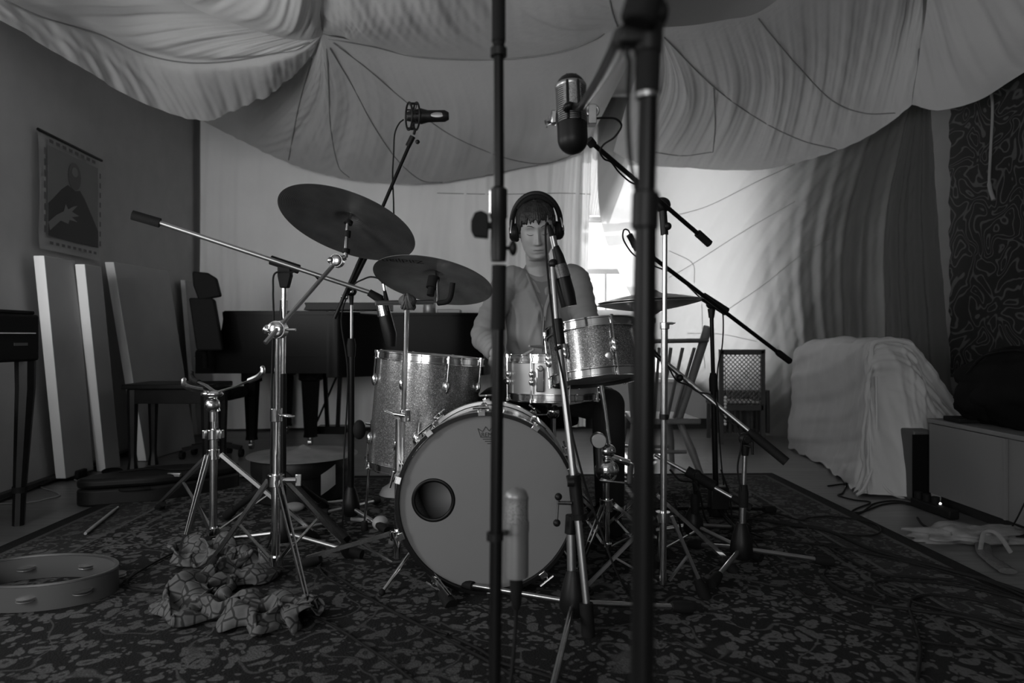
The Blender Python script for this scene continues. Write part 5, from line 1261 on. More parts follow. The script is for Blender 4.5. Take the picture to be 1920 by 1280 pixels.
T.part('key_bed', MB().box((X0 + 0.10, 5.4, kz - 0.10), (0.20, 0.9, 0.10)), M['lacquer'], smooth=0)
T.part('fallboard', MB().box((X0 + 0.085, 5.4, kz - 0.03), (0.16, 0.88, 0.03)), M['lacquer'], smooth=0)
T.part('side_moulding', MB().box(((X0 + xs) / 2, 4.893, P(500, 668, 4.9).z), (xs - X0, 0.008, 0.006)), M['lacquer'], smooth=0)
def pleg(x, y, w=0.052):
    lg = T.part('leg', MB().tube([(x, y, zb_ + 0.01), (x, y, zb_ - 0.06), (x, y, zb_ - 0.07), (x, y, 0.10), (x, y, 0.07)], [w * 1.5, w * 1.5, w * 1.15, w * 0.8, w * 0.9], 8), M['lacquer'])
    T.part('caster', MB().cyl((x, y, 0.07), (x, y, 0.045), 0.02).cyl((x - 0.012, y, 0.03), (x + 0.012, y, 0.03), 0.03, 14), M['chromedull'], parent=lg)
pleg(P(470, 700, 5.0).x, 5.02); pleg(P(470, 700, 5.0).x, 5.80); pleg(P(585, 700, 5.2).x, 5.16, 0.062); pleg(X1 - 0.12, 5.5)
ly = P(618, 705, 5.3)
T.part('pedal_lyre', MB().beam((ly.x - 0.05, 5.35, ly.z + 0.02), (ly.x - 0.03, 5.35, 0.12), 0.03, 0.03).beam((ly.x + 0.07, 5.35, ly.z + 0.02), (ly.x + 0.05, 5.35, 0.12), 0.03, 0.03).box((ly.x + 0.01, 5.35, 0.10), (0.22, 0.12, 0.06)), M['lacquer'], bevel=0.004)
T.part('lyre_brace', MB().cyl(P(638, 690, 5.3), P(590, 800, 5.5), 0.008, 8), M['blackpaint'])
d0 = P(570, 567, 4.98); d1_ = P(720, 567, 4.98)
T.part('music_desk', MB().prism([(0, 0), (0.012, -0.025), (-0.005, -0.055), (0.60, -0.055), (0.60, 0.0)], d0, (1, 0, 0), (0, 0, 1), (0, 0.30, 0)), M['lacquer'], bevel=0.004)
T.part('lid_edge_rail', MB().cyl(P(676, 586, 4.99), P(722, 589, 4.99), 0.008, 8), M['nickel'])
pt = P(805, 588, 5.3)
T = Thing('glass_jar', 'pale glass jar standing on the closed piano lid', 'jar', (pt.x, 5.3, zl + 0.024))
T.part('jar_body', MB().lathe([(0.001, 0), (0.045, 0), (0.05, 0.01), (0.05, 0.075), (0.044, 0.085), (0.044, 0.09), (0.041, 0.09), (0.041, 0.07)], (pt.x, 5.3, zl + 0.024), (0, 0, 1), 24), M['mic_silver'])
T.part('jar_lid', MB().cyl((pt.x, 5.3, zl + 0.108), (pt.x, 5.3, zl + 0.122), 0.046, 20), M['nickel'])
T = Thing('closed_book', 'grey closed book lying on the piano lid beside the jar', 'book', (pt.x + 0.15, 5.28, zl + 0.024))
T.part('cover', MB().box((pt.x + 0.16, 5.28, zl + 0.038), (0.17, 0.22, 0.028)), M['print_mid'], bevel=0.002); T.part('pages', MB().box((pt.x + 0.163, 5.275, zl + 0.038), (0.166, 0.218, 0.020)), M['paper'], smooth=0)

# round black case with a cymbal lying on it
rcx = P(552, 900, 3.40)
T = Thing('round_drum_case', 'round black case with a white sticker under the lying cymbal', 'case', (rcx.x, 3.48, RUGZ))
zt2 = P(552, 858, 3.40).z; rr2 = 0.235; cyc = (rcx.x, 3.50, RUGZ)
T.part('case_body', MB().lathe([(0.001, 0), (rr2 - 0.01, 0), (rr2, 0.01), (rr2, zt2 - 0.07 - RUGZ), (rr2 - 0.002, zt2 - 0.068 - RUGZ)], cyc, (0, 0, 1), 48), M['black'])
T.part('case_lid', MB().lathe([(rr2 + 0.004, zt2 - 0.085 - RUGZ), (rr2 + 0.006, zt2 - 0.08 - RUGZ), (rr2 + 0.006, zt2 - 0.01 - RUGZ), (rr2, zt2 - RUGZ), (0.001, zt2 - RUGZ)], cyc, (0, 0, 1), 48), M['black'])
lb_ = MB(); vs = []
for i in range(5):
    a = math.radians(-50 + i * 5.0)
    for z in (0.065, 0.165): vs.append((rcx.x + (rr2 + 0.0075) * math.cos(a), 3.50 + (rr2 + 0.0075) * math.sin(a), RUGZ + z - 0.02 + 0.01 * i))
lb_.add(vs, [(2 * i, 2 * i + 2, 2 * i + 3, 2 * i + 1) for i in range(4)])
T.part('sticker', lb_, M['paperbright'], smooth=0, flipfix=False)
T.part('strap', MB().beam((rcx.x - 0.10, 3.50 - rr2 * 0.93, 0.05), (rcx.x - 0.10, 3.50 - rr2 * 0.93, zt2 - 0.01), 0.03, 0.006), M['rubber'])
cymbal('lying_cymbal', 'bright cymbal lying flat on the round black case', (rcx.x + 0.012, 3.50, zt2 + 0.030), (0.0, 0.0, 1), 0.275, M['cymbal_light'], bell=0.06, h=0.028)

# instrument case on the floor at left
def casemesh(z0, z1, shrink=0.0):
    cx, cy = P(268, 930, 3.35).x, 3.55
    out = []
    for k in range(48):
        a = 2 * PI * k / 48; x = math.cos(a); y = math.sin(a)
        rx = 0.31 - shrink; w = (0.155 - 0.035 * math.cos(2 * a + 0.2) - 0.02 * x - shrink)
        out.append((cx + rx * abs(x) ** 0.7 * (1 if x > 0 else -1) + 0.05 * y, cy + w * (abs(y) ** 0.8) * (1 if y > 0 else -1) + 0.16 * x))
    return MB().prism(out, (0, 0, z0), (1, 0, 0), (0, 1, 0), (0, 0, z1 - z0)), cx, cy
T = Thing('violin_case', 'black moulded violin case lying on the floor behind the rug corner', 'case', (P(268, 930, 3.35).x, 3.55, 0))
mb, cx, cy = casemesh(0.002, 0.085); T.part('case_bottom', mb, M['black'], bevel=0.012)
mb, cx, cy = casemesh(0.088, 0.135); T.part('case_lid', mb, M['black'], bevel=0.016)
mb = MB().tube(bez([(cx - 0.20, cy - 0.06, 0.137), (cx - 0.06, cy + 0.02, 0.139), (cx + 0.08, cy - 0.02, 0.139), (cx + 0.22, cy + 0.08, 0.137)], 6), 0.010, 8, flat=0.5)
T.part('lid_ridge', mb, M['black']); T.part('latch', MB().box((cx + 0.10, cy - 0.09, 0.128), (0.065, 0.02, 0.02)), M['nickel'], bevel=0.003)
T.part('handle', MB().tube(bez([(cx - 0.10, cy - 0.22, 0.08), (cx - 0.06, cy - 0.25, 0.085), (cx + 0.0, cy - 0.23, 0.085), (cx + 0.03, cy - 0.19, 0.08)], 5), 0.008, 8), M['rubber'])

# power brick and pale cables by the left wall
single('power_adapter', MB().box((P(118, 878, 3.9).x, 3.98, 0.028), (0.13, 0.09, 0.05)), M['rubber'], 'black power adapter on the floor below the leaning panels', 'adapter', bevel=0.008)
single('small_black_pouch', MB().ell((P(182, 876, 3.95).x, 4.1, 0.02), (0.06, 0.05, 0.02)), M['fabric_black'], 'small flat black pouch on the floor beside the adapter', 'pouch')
single('flat_black_pedal', MB().box((P(225, 880, 4.0).x, 4.05, 0.015), (0.17, 0.10, 0.025), Matrix.Rotation(0.15, 3, 'Z')), M['rubber'], 'flat black foot pedal on the floor behind the violin case', 'pedal', bevel=0.006)
def gf(x, y, z=0.004): return G(x, y, 0) + Vector((0, 0, z))
cable('pale_cable', 'pale cable snaking over the wooden floor to the leaning panels', [gf(-60, 945), gf(40, 945), gf(90, 936), gf(112, 930), gf(100, 922), gf(78, 915), gf(70, 905)], 0.004, M['cablelight'])
cable('pale_looped_cable', 'pale cable looping from the adapter towards the violin case', [gf(130, 880), gf(138, 893), gf(142, 902), gf(158, 906), gf(200, 905), gf(230, 898), gf(270, 892), gf(300, 886)], 0.004, M['cablelight'])
cable('dark_floor_cable', 'dark cable along the foot of the left wall', [gf(-60, 940), gf(20, 925), gf(70, 907), gf(110, 898), gf(135, 893), gf(120, 886), gf(105, 880)], 0.004)

# drumsticks, maraca, mallet on the rug
def stick_(label, a, b2):
    a, b2 = Vector(a), Vector(b2); d = (b2 - a).normalized()
    T = Thing('drumstick', label, 'drumstick', tuple(a), group='loose drumsticks')
    T.part('shaft', MB().tube([a, a + d * 0.02, b2 - d * 0.07, b2 - d * 0.012], [0.006, 0.0075, 0.0072, 0.0038], 12), M['wood_pale']); T.part('tip', MB().tube([b2 - d * 0.014, b2 - d * 0.006, b2], [0.003, 0.0055, 0.002], 10), M['wood_pale'])
stick_('pale drumstick lying on the left border of the rug', G(160, 1000, RUGZ + .008), G(222, 950, RUGZ + .008))
sc3 = G(713, 980, RUGZ + 0.03)
T = Thing('maraca', 'pale round maraca on the rug left of the bass drum', 'maraca', tuple(sc3)); T.part('shaker_ball', MB().ell(sc3, (0.034, 0.034, 0.030), 20, 14), M['wood_pale']); T.part('handle', MB().cyl(sc3 + Vector((-0.02, 0.02, 0)), sc3 + Vector((-0.15, 0.13, -0.018)), 0.009), M['wood_pale'])
sc4 = G(727, 1015, RUGZ + 0.022) + Vector((0.02, 0.0, 0)); single('small_shaker', MB().ell(sc4, (0.018, 0.024, 0.018)), M['tape'], 'small dark egg shaker beside the maraca', 'shaker')
sc5 = G(583, 945, RUGZ + 0.02)
T = Thing('soft_mallet', 'soft headed mallet lying at the foot of the round case', 'mallet', tuple(sc5)); T.part('mallet_head', MB().ell(sc5, (0.028, 0.028, 0.022)), M['sweater']); T.part('handle', MB().cyl(sc5, sc5 + Vector((0.14, 0.07, 0.0)), 0.006), M['wood_pale'])
sc6 = G(552, 950, RUGZ + 0.015); single('small_cloth_bag', MB().ell(sc6, (0.05, 0.03, 0.022), 16, 10), M['sweater'], 'small crumpled pale cloth bag beside the mallet', 'bag')
bs = G(740, 935, 0.04); single('upturned_wooden_bowl', MB().lathe([(0.001, 0.055), (0.05, 0.052), (0.085, 0.03), (0.10, 0.0), (0.001, 0)], (bs.x - 0.02, 3.55, RUGZ), (0, 0, 1), 28), M['wood_pale'], 'shallow pale bowl upside down behind the floor tom', 'bowl')

# tambourine ring with jingles, lower left corner
T = Thing('tambourine', 'pale half moon tambourine lying on the rug in the lower left corner', 'tambourine', (-1.47, 2.15, RUGZ))
def tamb_ring(z0, z1):
    cx, cy = -1.50, 2.17; pts = []
    for k in range(49):
        a = math.radians(-200 + 220 * k / 48 + 60) if False else 2 * PI * k / 48
        pts.append((cx + 0.235 * math.cos(a), cy + 0.155 * math.sin(a)))
    mb = MB(); vs = []
    for (x, y) in pts[:-1]:
        dx, dy = x - cx, y - cy
        vs += [(x, y, z0), (x, y, z1), (cx + dx * 0.955, cy + dy * 0.955, z1), (cx + dx * 0.955, cy + dy * 0.955, z0)]
    n = 48
    for k in range(n):
        k2 = (k + 1) % n
        for j in range(4): mb.f.append((4 * k + j, 4 * k2 + j, 4 * k2 + (j + 1) % 4, 4 * k + (j + 1) % 4))
    mb.v = [Vector(v) for v in vs]; return mb
M['tamb'] = mat('tambourine_frame', 0.07, 0.4)
T.part('frame', tamb_ring(RUGZ + 0.001, RUGZ + 0.075), M['tamb'])
T.part('edge_band', tamb_ring(RUGZ + 0.073, RUGZ + 0.080), M['nickel'])
for k, a in enumerate((25, 75, 125, 170, 215, 250, 285, 325)):
    a = math.radians(a); c = Vector((-1.50 + 0.230 * math.cos(a), 2.17 + 0.151 * math.sin(a), RUGZ + 0.04)); nrm = Vector((0, 0, 1))
    jn = T.part('jingle', MB().lathe([(0.002, 0.003), (0.008, 0.003), (0.026, 0.0), (0.027, 0.001)], c + Vector((0, 0, 0.003)), nrm, 20).lathe([(0.002, -0.003), (0.008, -0.003), (0.026, 0.0), (0.027, -0.001)], c - Vector((0, 0, 0.003)), nrm, 20), M['nickel'])
    T.part('jingle_pin', MB().cyl(c - Vector((0, 0, 0.022)), c + Vector((0, 0, 0.022)), 0.0025, 6), M['nickel'], parent=jn)
T.part('grip', MB().box((-1.735, 2.17, RUGZ + 0.04), (0.05, 0.10, 0.05)), M['rubber'], bevel=0.012)

# crumpled scarf on the rug
def scarf():
    nx, ny = 110, 64; g = np.zeros((nx, ny, 3)); rs = np.random.RandomState(4)
    ctr = [G(350, 1050), G(420, 1060), G(470, 1085), G(410, 1110), G(360, 1150), G(430, 1165), G(520, 1170), G(585, 1175)]
    cl = np.array([tuple(v) for v in bez(ctr, 14)]); ti = np.linspace(0, len(cl) - 1, nx)
    for i in range(nx):
        k = int(ti[i]); c = cl[k]; t = cl[min(k + 1, len(cl) - 1)] - cl[max(k - 1, 0)]; t = t / (np.linalg.norm(t) + 1e-9); nrm = np.array([-t[1], t[0], 0])
        w = 0.085 + 0.03 * math.sin(i * 0.22) + 0.02 * math.sin(i * 0.55)
        for j in range(ny):
            s = j / (ny - 1) * 2 - 1
            p = c + nrm * s * w + nrm * 0.012 * math.sin(i * 0.5 + s * 5) + np.array([0.014 * math.sin(j * 0.35 + i * 0.2), 0.014 * math.cos(i * 0.33 - j * 0.2), 0])
            z = 0.028 + 0.030 * abs(noise.noise(Vector((p[0] * 9, p[1] * 9, 1.3)))) * 2.4 + 0.018 * math.sin(s * 7 + i * 0.30) + 0.010 * math.sin(i * 0.6 + j * 0.3)
            g[i, j] = (p[0], p[1], RUGZ + 0.003 + max(0.001, z * (1 - 0.85 * abs(s) ** 6)))
    return g
sg = MB().grid(scarf())
o = single('patterned_scarf', sg, M['scarf'], 'crumpled scarf with a cell pattern lying on the rug at lower left', 'scarf', smooth=180, flipfix=False)
md = o.modifiers.new('thickness', 'SOLIDIFY'); md.thickness = 0.003

# ================================================================ RIGHT SIDE
# slatted wooden chair
wc = P(1290, 886, 4.05)
T = Thing('wooden_slat_chair', 'painted wooden chair with vertical back slats by the far window', 'chair', (1.04, 4.1, 0))
sz = P(1270, 783, 3.95).z
def q4(x, y, d): return P(x, y, d)
T.part('seat', MB().prism([(0.0, 0.0), (0.40, 0.0), (0.38, 0.38), (0.03, 0.40)], (P(1182, 783, 3.9).x, 3.88, sz - 0.03), (1, 0, 0), (0, 1, 0), (0, 0, 0.032)), M['chairwood'], bevel=0.008)
x0c, x1c = P(1185, 0, 3.9).x, P(1300, 0, 3.9).x
sx0, sx1 = x0c + 0.02, x1c - 0.04
T.part('back_post', MB().cyl((sx1 - 0.03, 3.94, sz), P(1328, 612, 3.82), 0.021, 12, 0.026), M['chairwood'])
T.part('back_post', MB().cyl((sx0, 3.94, sz), P(1178, 622, 3.82), 0.021, 12, 0.026), M['chairwood'])
cr1, cr2 = P(1176, 640, 3.82), P(1324, 638, 3.82)
T.part('crest_rail', MB().tube(bez([cr1, (cr1 + cr2) / 2 + Vector((0, -0.05, 0)), cr2], 8), 0.032, 10, flat=0.4), M['chairwood'])
for k in range(6):
    a = Vector((sx0 + 0.035 + k * (sx1 - 0.03 - sx0 - 0.03) / 6, 3.93, sz)); b2 = P(1192 + k * 22, 652, 3.80)
    T.part('back_slat', MB().beam(a, b2, 0.016, 0.010), M['chairwood'], smooth=0)
legs = [((sx0, 3.94), (P(1180, 0, 3.8).x, 3.80)), ((sx1 - 0.03, 3.94), (P(1312, 0, 3.95).x, 3.86)), ((sx0, 4.22), (x0c - 0.02, 4.32)), ((sx1 - 0.03, 4.22), (x1c - 0.02, 4.32))]
for (a, b2) in legs: T.part('leg', MB().tube([(a[0], a[1], sz - 0.02), ((a[0] + b2[0]) / 2, (a[1] + b2[1]) / 2, sz / 2), (b2[0], b2[1], 0.0)], [0.018, 0.024, 0.014], 12), M['chairwood'])
T.part('stretcher', MB().cyl((sx0 - 0.01, 3.89, 0.17), (sx1 - 0.0, 3.90, 0.17), 0.011), M['chairwood'])
T.part('stretcher', MB().cyl((sx0 - 0.01, 4.27, 0.14), (sx1 - 0.02, 4.27, 0.14), 0.011), M['chairwood'])

# cane panelled screen half behind the cloth edge
cn = P(1352, 655, 5.3)
T = Thing('cane_back_chair', 'dark chair with a lattice cane back in front of the backlit cloth', 'chair', (P(1390, 800, 5.2).x, 5.3, 0))
cx0, cx1 = P(1352, 0, 5.25).x, P(1430, 0, 5.25).x; cz0, cz1 = P(0, 790, 5.25).z, P(0, 655, 5.25).z
M['caneframe'] = mat('dark_cane_frame', 0.05, 0.5)
for a, b2 in (((cx0, cz0 * 0), (cx0, cz1)), ((cx1, 0), (cx1, cz1))): T.part('back_post', MB().beam((a[0], 5.25, a[1]), (b2[0], 5.25, b2[1]), 0.03, 0.03), M['caneframe'], smooth=0)
T.part('top_rail', MB().box(((cx0 + cx1) / 2, 5.25, cz1 - 0.02), (cx1 - cx0 + 0.03, 0.03, 0.04)), M['caneframe'], bevel=0.008)
T.part('bottom_rail', MB().box(((cx0 + cx1) / 2, 5.25, 0.28), (cx1 - cx0, 0.03, 0.04)), M['caneframe'], smooth=0)
ln = MB(); H_ = cz1 - 0.32; Wd = cx1 - cx0
for s in (-1, 1):
    for k in range(-16, 22):
        # diagonal canes clipped to the frame
        t = 0.034 * k; pts = []
        xa, xb = cx0, cx1
        za = 0.30 + t + (0 if s > 0 else Wd); zb2 = za + s * Wd
        def zc_(x): return za + (x - cx0) * s
        lo_, hi_ = 0.30, cz1 - 0.04
        xs_ = [cx0, cx1]
        if zc_(cx0) < lo_ and zc_(cx1) < lo_ or zc_(cx0) > hi_ and zc_(cx1) > hi_: continue
        xa2 = cx0 if lo_ <= zc_(cx0) <= hi_ else (cx0 + (lo_ - za) * s if (zc_(cx0) < lo_) == (s > 0) or zc_(cx0) < lo_ else cx0 + (hi_ - za) * s)
        xb2_ = cx1 if lo_ <= zc_(cx1) <= hi_ else (cx0 + ((hi_ if zc_(cx1) > hi_ else lo_) - za) * s)
        if zc_(cx0) > hi_: xa2 = cx0 + (hi_ - za) * s
        if xb2_ - xa2 > 0.01: ln.beam((xa2, 5.25 + 0.003 * s, zc_(xa2)), (xb2_, 5.25 + 0.003 * s, zc_(xb2_)), 0.011, 0.004)
cp_ = T.part('cane_lattice', ln, M['caneframe'], smooth=0); cp_['kind'] = 'stuff'
T.part('seat', MB().box(((cx0 + cx1) / 2, 5.43, 0.30), (cx1 - cx0 + 0.04, 0.34, 0.03)), M['caneframe'], bevel=0.006)
for x in (cx0, cx1): T.part('leg', MB().beam((x, 5.58, 0), (x, 5.58, 0.29), 0.028, 0.028), M['caneframe'], smooth=0)
bd = Thing('bead_string', 'short string of bright beads hanging beside the lattice backed chair', 'beads', tuple(P(1360, 795, 5.1)))
M['bead'] = mat('glass_bead', 0.7, 0.2)
for k in range(9): bd.part('bead', MB().ell(P(1360, 745 + k * 6.2, 5.15), 0.0115, 10, 8), M['bead'])
bd.part('cord', MB().cyl(P(1360, 690, 5.2), P(1360, 797, 5.15), 0.002, 6), M['cable'])
rd = Thing('low_radiator', 'dark low ribbed radiator under the lattice backed chair', 'radiator', (P(1385, 800, 5.65).x, 5.7, 0))
for k in range(10): rd.part('rib', MB().box((P(1352, 0, 5.65).x + k * 0.045, 5.72, 0.20), (0.026, 0.07, 0.36)), M['caneframe'], bevel=0.006)
rd.part('pipe', MB().cyl((P(1352, 0, 5.65).x - 0.03, 5.72, 0.05), (P(1352, 0, 5.65).x + 0.45, 5.72, 0.05), 0.014), M['caneframe'])

# covered sofa
def cr3(a, n): return np.array([tuple(v) for v in bez(a, n)])
T_ = []
# rings along depth from near end (towards the camera) to the far end; each ring runs left base -> top -> right arm slope -> floor
near = [(1608, 926, 3.60), (1624, 870, 3.62), (1628, 790, 3.62), (1630, 700, 3.62), (1640, 655, 3.65), (1690, 650, 3.66), (1722, 672, 3.66), (1750, 720, 3.66), (1790, 768, 3.65), (1860, 790, 3.6), (1960, 792, 3.5)]
edge2 = [(1600, 922, 3.66), (1612, 860, 3.68), (1617, 790, 3.69), (1620, 700, 3.69), (1632, 646, 3.72), (1685, 641, 3.75), (1725, 662, 3.75), (1760, 715, 3.75), (1800, 762, 3.75), (1870, 784, 3.75), (1980, 786, 3.7)]
mid = [(1550, 886, 4.25), (1560, 830, 4.25), (1562, 770, 4.25), (1562, 700, 4.25), (1566, 642, 4.28), (1620, 636, 4.3), (1690, 650, 4.3), (1740, 700, 4.3), (1790, 745, 4.3), (1850, 765, 4.3), (1950, 768, 4.3)]
far = [(1484, 842, 5.02), (1480, 800, 5.02), (1483, 740, 5.02), (1486, 690, 5.02), (1494, 650, 5.04), (1560, 640, 5.05), (1640, 640, 5.05), (1700, 680, 5.05), (1760, 725, 5.05), (1830, 745, 5.05), (1900, 748, 5.05)]
fx = [1608, 1616, 1622, 1628, 1640, 1690, 1722, 1750, 1790, 1860, 1960]; fy = [928, 929, 929, 930, 931, 934, 938, 942, 944, 948, 952]
frontcap = [(x, y, (CH - 0.004) * F / (y - HY)) for x, y in zip(fx, fy)]
def fmix(t): return [(a[0] * (1 - t) + b2[0] * t, a[1] * (1 - t) + b2[1] * t, a[2] * (1 - t) + b2[2] * t - 0.04 * math.sin(t * PI)) for a, b2 in zip(frontcap, near)]
frontmid, fm2 = fmix(0.35), fmix(0.75)
def dso(U, V):
    ff = np.clip((0.42 - V) * 6, 0, 1)
    return 0.008 * wob(U * 3 + V * 1.1, 41) * (1 - 0.6 * ff) + 0.012 * wob(V * 4 + U * 0.6, 42) * (1 - ff) + ff * 0.004 * wob(U * 2 + V * 2, 43)
gso = loft([frontcap, frontmid, fm2, near, edge2, mid, far], 150, 170, dso)
gso[..., 2] = np.maximum(gso[..., 2], 0.015 + 0.010 * np.sin(np.arange(170) * 0.7)[None, :])
lim = np.minimum(2.60, 99); xs_c = gso[..., 0]; gso[..., 0] = np.where(xs_c > 2.45, 2.45 + 0.17 * (1 - np.exp(-(xs_c - 2.45) / 0.17)), xs_c)
so_ = Thing('covered_sofa', 'sofa hidden under a loose white dust sheet at the right wall', 'sofa', (2.2, 4.2, 0))
so_.part('dust_sheet', MB().grid(gso), M['cover'], smooth=180, flipfix=False)
so_.part('sofa_body', MB().box((2.34, 4.36, 0.21), (0.40, 1.1, 0.30)), M['cabinet'], bevel=0.05)
so_.part('backrest', MB().box((2.22, 4.45, 0.42), (0.14, 0.95, 0.62)), M['cabinet'], bevel=0.04)
fp = MB()
fp.tube(bez([P(1643, 705, 3.56), P(1644, 790, 3.54), P(1643, 850, 3.53), P(1642, 885, 3.52)], 6), [0.006] * 18 + [0.010], 8)
fp.tube(bez([P(1643, 850, 3.535), P(1632, 888, 3.52), P(1618, 918, 3.50), P(1606, 928, 3.49)], 5), 0.008, 8)
fp.tube(bez([P(1643, 850, 3.535), P(1650, 895, 3.52), P(1668, 922, 3.50), P(1700, 936, 3.50)], 5), 0.008, 8)
so_.part('gathered_fold', fp, M['cover'])

# low dark box between sofa and cabinet
sp_ = Thing('low_dark_box', 'low dark box wedged between the covered sofa and the cabinet', 'box', (P(1720, 900, 3.42).x, 3.45, 0))
zt3 = P(1720, 808, 3.40).z
sp_.part('box_body', MB().box((P(1724, 0, 3.42).x + 0.02, 3.47, zt3 / 2), (0.11, 0.12, zt3)), M['print_mid'], bevel=0.008)
sp_.part('box_front', MB().box((P(1722, 0, 3.40).x + 0.02, 3.407, zt3 / 2), (0.09, 0.006, zt3 * 0.9)), M['fabric_black'], smooth=0)
# low cabinet
A1 = P(1741, 945, 3.37); A2x = P(1920, 945, 2.79).x
T = Thing('low_cabinet', 'long low grey cabinet with sliding doors at the right edge', 'cabinet', (2.30, 2.7, 0))
ct_ = 0.425; cdir = Vector((0.012, -0.58, 0)).normalized(); cnrm = Vector((-cdir.y, cdir.x, 0)); 
if cnrm.x < 0: cnrm = -cnrm
c0 = Vector((A1.x, 3.37, 0)); Lc = 1.75
def cbox(T, name, a, b2, d0, d1, z0, z1, m, **kw):
    p = c0 + cdir * a; p2 = c0 + cdir * b2
    vs = [p + cnrm * d0, p2 + cnrm * d0, p2 + cnrm * d1, p + cnrm * d1]
    vs = [v + Vector((0, 0, z0)) for v in vs] + [v + Vector((0, 0, z1)) for v in vs]
    return T.part(name, MB().add(vs, [(0, 3, 2, 1), (4, 5, 6, 7), (0, 1, 5, 4), (1, 2, 6, 5), (2, 3, 7, 6), (3, 0, 4, 7)]), m, **kw)
cbox(T, 'carcass', 0, Lc, 0.018, 0.46, 0.055, ct_ - 0.02, M['cabinet'], smooth=0)
cbox(T, 'top_board', -0.005, Lc + 0.005, -0.004, 0.47, ct_ - 0.02, ct_, M['cabinet'], smooth=0, bevel=0.003)
cbox(T, 'plinth', 0.02, Lc - 0.02, 0.05, 0.42, 0.0, 0.056, M['print_black'], smooth=0)
cbox(T, 'door', 0.004, 0.50, 0.0, 0.018, 0.06, ct_ - 0.024, M['cabinet'], smooth=0, bevel=0.002)
d2_ = cbox(T, 'door', 0.52, 1.10, 0.006, 0.018, 0.06, ct_ - 0.024, M['cabinet'], smooth=0, bevel=0.002)
cbox(T, 'door', 1.12, 1.70, 0.0, 0.018, 0.06, ct_ - 0.024, M['cabinet'], smooth=0, bevel=0.002)
cbox(T, 'side_trim', 0.505, 0.515, -0.006, 0.018, 0.06, ct_ - 0.024, M['cabinet'], smooth=0)
# heap of black bags / jacket on the cabinet
def heap(c, r, seed, amp=0.25):
    mb = MB(); seg, rings = 40, 22; vs = []
    for i in range(rings + 1):
        ph = PI * i / rings
        for k in range(seg):
            a = 2 * PI * k / seg; d = Vector((math.sin(ph) * math.cos(a), math.sin(ph) * math.sin(a), math.cos(ph)))
            s = 1 + amp * noise.noise(d * 2.2 + Vector((seed, 0, 0))) + amp * 0.4 * noise.noise(d * 6 + Vector((0, seed, 0)))
            vs.append(Vector(c) + Vector((d.x * r[0], d.y * r[1], max(d.z * r[2], -r[2] * 0.75))) * s)
    for i in range(rings):
        for k in range(seg):
            k2 = (k + 1) % seg; mb.f.append((i * seg + k, (i + 1) * seg + k, (i + 1) * seg + k2, i * seg + k2))
    mb.v = vs; return mb
hz = ct_ + 0.13
T = Thing('black_travel_bag', 'bulky black soft bag heaped on the low cabinet', 'bag', (2.25, 3.0, ct_))
T.part('bag_body', heap((2.26, 3.02, hz + 0.03), (0.20, 0.32, 0.19), 3.1), M['fabric_black'], smooth=180)
T.part('side_pocket', heap((2.16, 3.12, hz - 0.01), (0.10, 0.14, 0.12), 7.7), M['fabric_black'], smooth=180)
T.part('strap', MB().tube(bez([(2.10, 3.15, hz + 0.10), (2.12, 3.05, hz + 0.19), (2.2, 2.9, hz + 0.2), (2.16, 2.8, hz + 0.02)], 6), 0.010, 8, flat=0.4), M['rubber'])
T = Thing('black_jacket', 'black jacket lying flat beside the bag on the low cabinet', 'jacket', (2.28, 2.5, ct_))
T.part('jacket_body', heap((2.30, 2.42, ct_ + 0.10), (0.22, 0.36, 0.12), 11.2), M['fabric_black'], smooth=180)
T.part('jacket_sleeve', MB().tube(bez([(2.22, 2.7, ct_ + 0.09), (2.12, 2.62, ct_ + 0.055), (2.12, 2.45, ct_ + 0.05), (2.15, 2.3, ct_ + 0.05)], 6), [0.05] * 10 + [0.042] * 9, 12, flat=0.8), M['fabric_black'])
single('small_electronic_box', MB().box((2.12, 3.22, ct_ + 0.013), (0.10, 0.12, 0.022)), M['rubber'], 'small flat black box at the front corner of the low cabinet', 'box', bevel=0.004)

# power strip with a lit switch
ps = gf(1745, 960, 0.03)
T = Thing('power_strip', 'dark power strip with a glowing switch at the cabinet foot', 'power strip', (ps.x, ps.y, 0))
T.part('strip_body', MB().beam(gf(1715, 948, 0.022), gf(1790, 975, 0.022), 0.05, 0.04), M['rubber'], bevel=0.006)
gm, nt, b = new_mat('switch_glow'); b.inputs['Emission Color'].default_value = (1, 1, 1, 1); b.inputs['Emission Strength'].default_value = 2.5; b.inputs['Base Color'].default_value = (1, 1, 1, 1)
T.part('lit_switch', MB().ell(gf(1761, 962, 0.046), (0.011, 0.008, 0.006), 10, 8), gm)
for k in range(3): T.part('plug', MB().cyl(gf(1722 + k * 16, 950 + k * 5.5, 0.04), gf(1722 + k * 16, 950 + k * 5.5, 0.075), 0.018, 12), M['rubber'])
# tangled cords by the sofa foot
cable('sofa_foot_cord', 'black cord tangled on the floor at the foot of the covered sofa', [gf(1552, 912), gf(1585, 909), gf(1580, 925), gf(1572, 930), gf(1600, 938), gf(1632, 943), gf(1605, 955), gf(1597, 962), gf(1618, 960), gf(1640, 945), gf(1680, 940), gf(1720, 948)], 0.004)
cable('strip_supply_cord', 'black cord running from the power strip along the sofa front', [gf(1716, 950), gf(1690, 944), gf(1660, 946), gf(1640, 952), gf(1600, 968), gf(1570, 976)], 0.004)
cable('strip_side_cord', 'black cord curving from the power strip to the crumpled cloth', [gf(1720, 972), gf(1730, 985), gf(1750, 995), gf(1775, 1003), gf(1800, 1010)], 0.005)
cable('cabinet_side_cord', 'thin black cord slanting down the cabinet front at the right edge', [P(1925, 935, 2.72), P(1905, 975, 2.76), gf(1890, 1000)], 0.003)
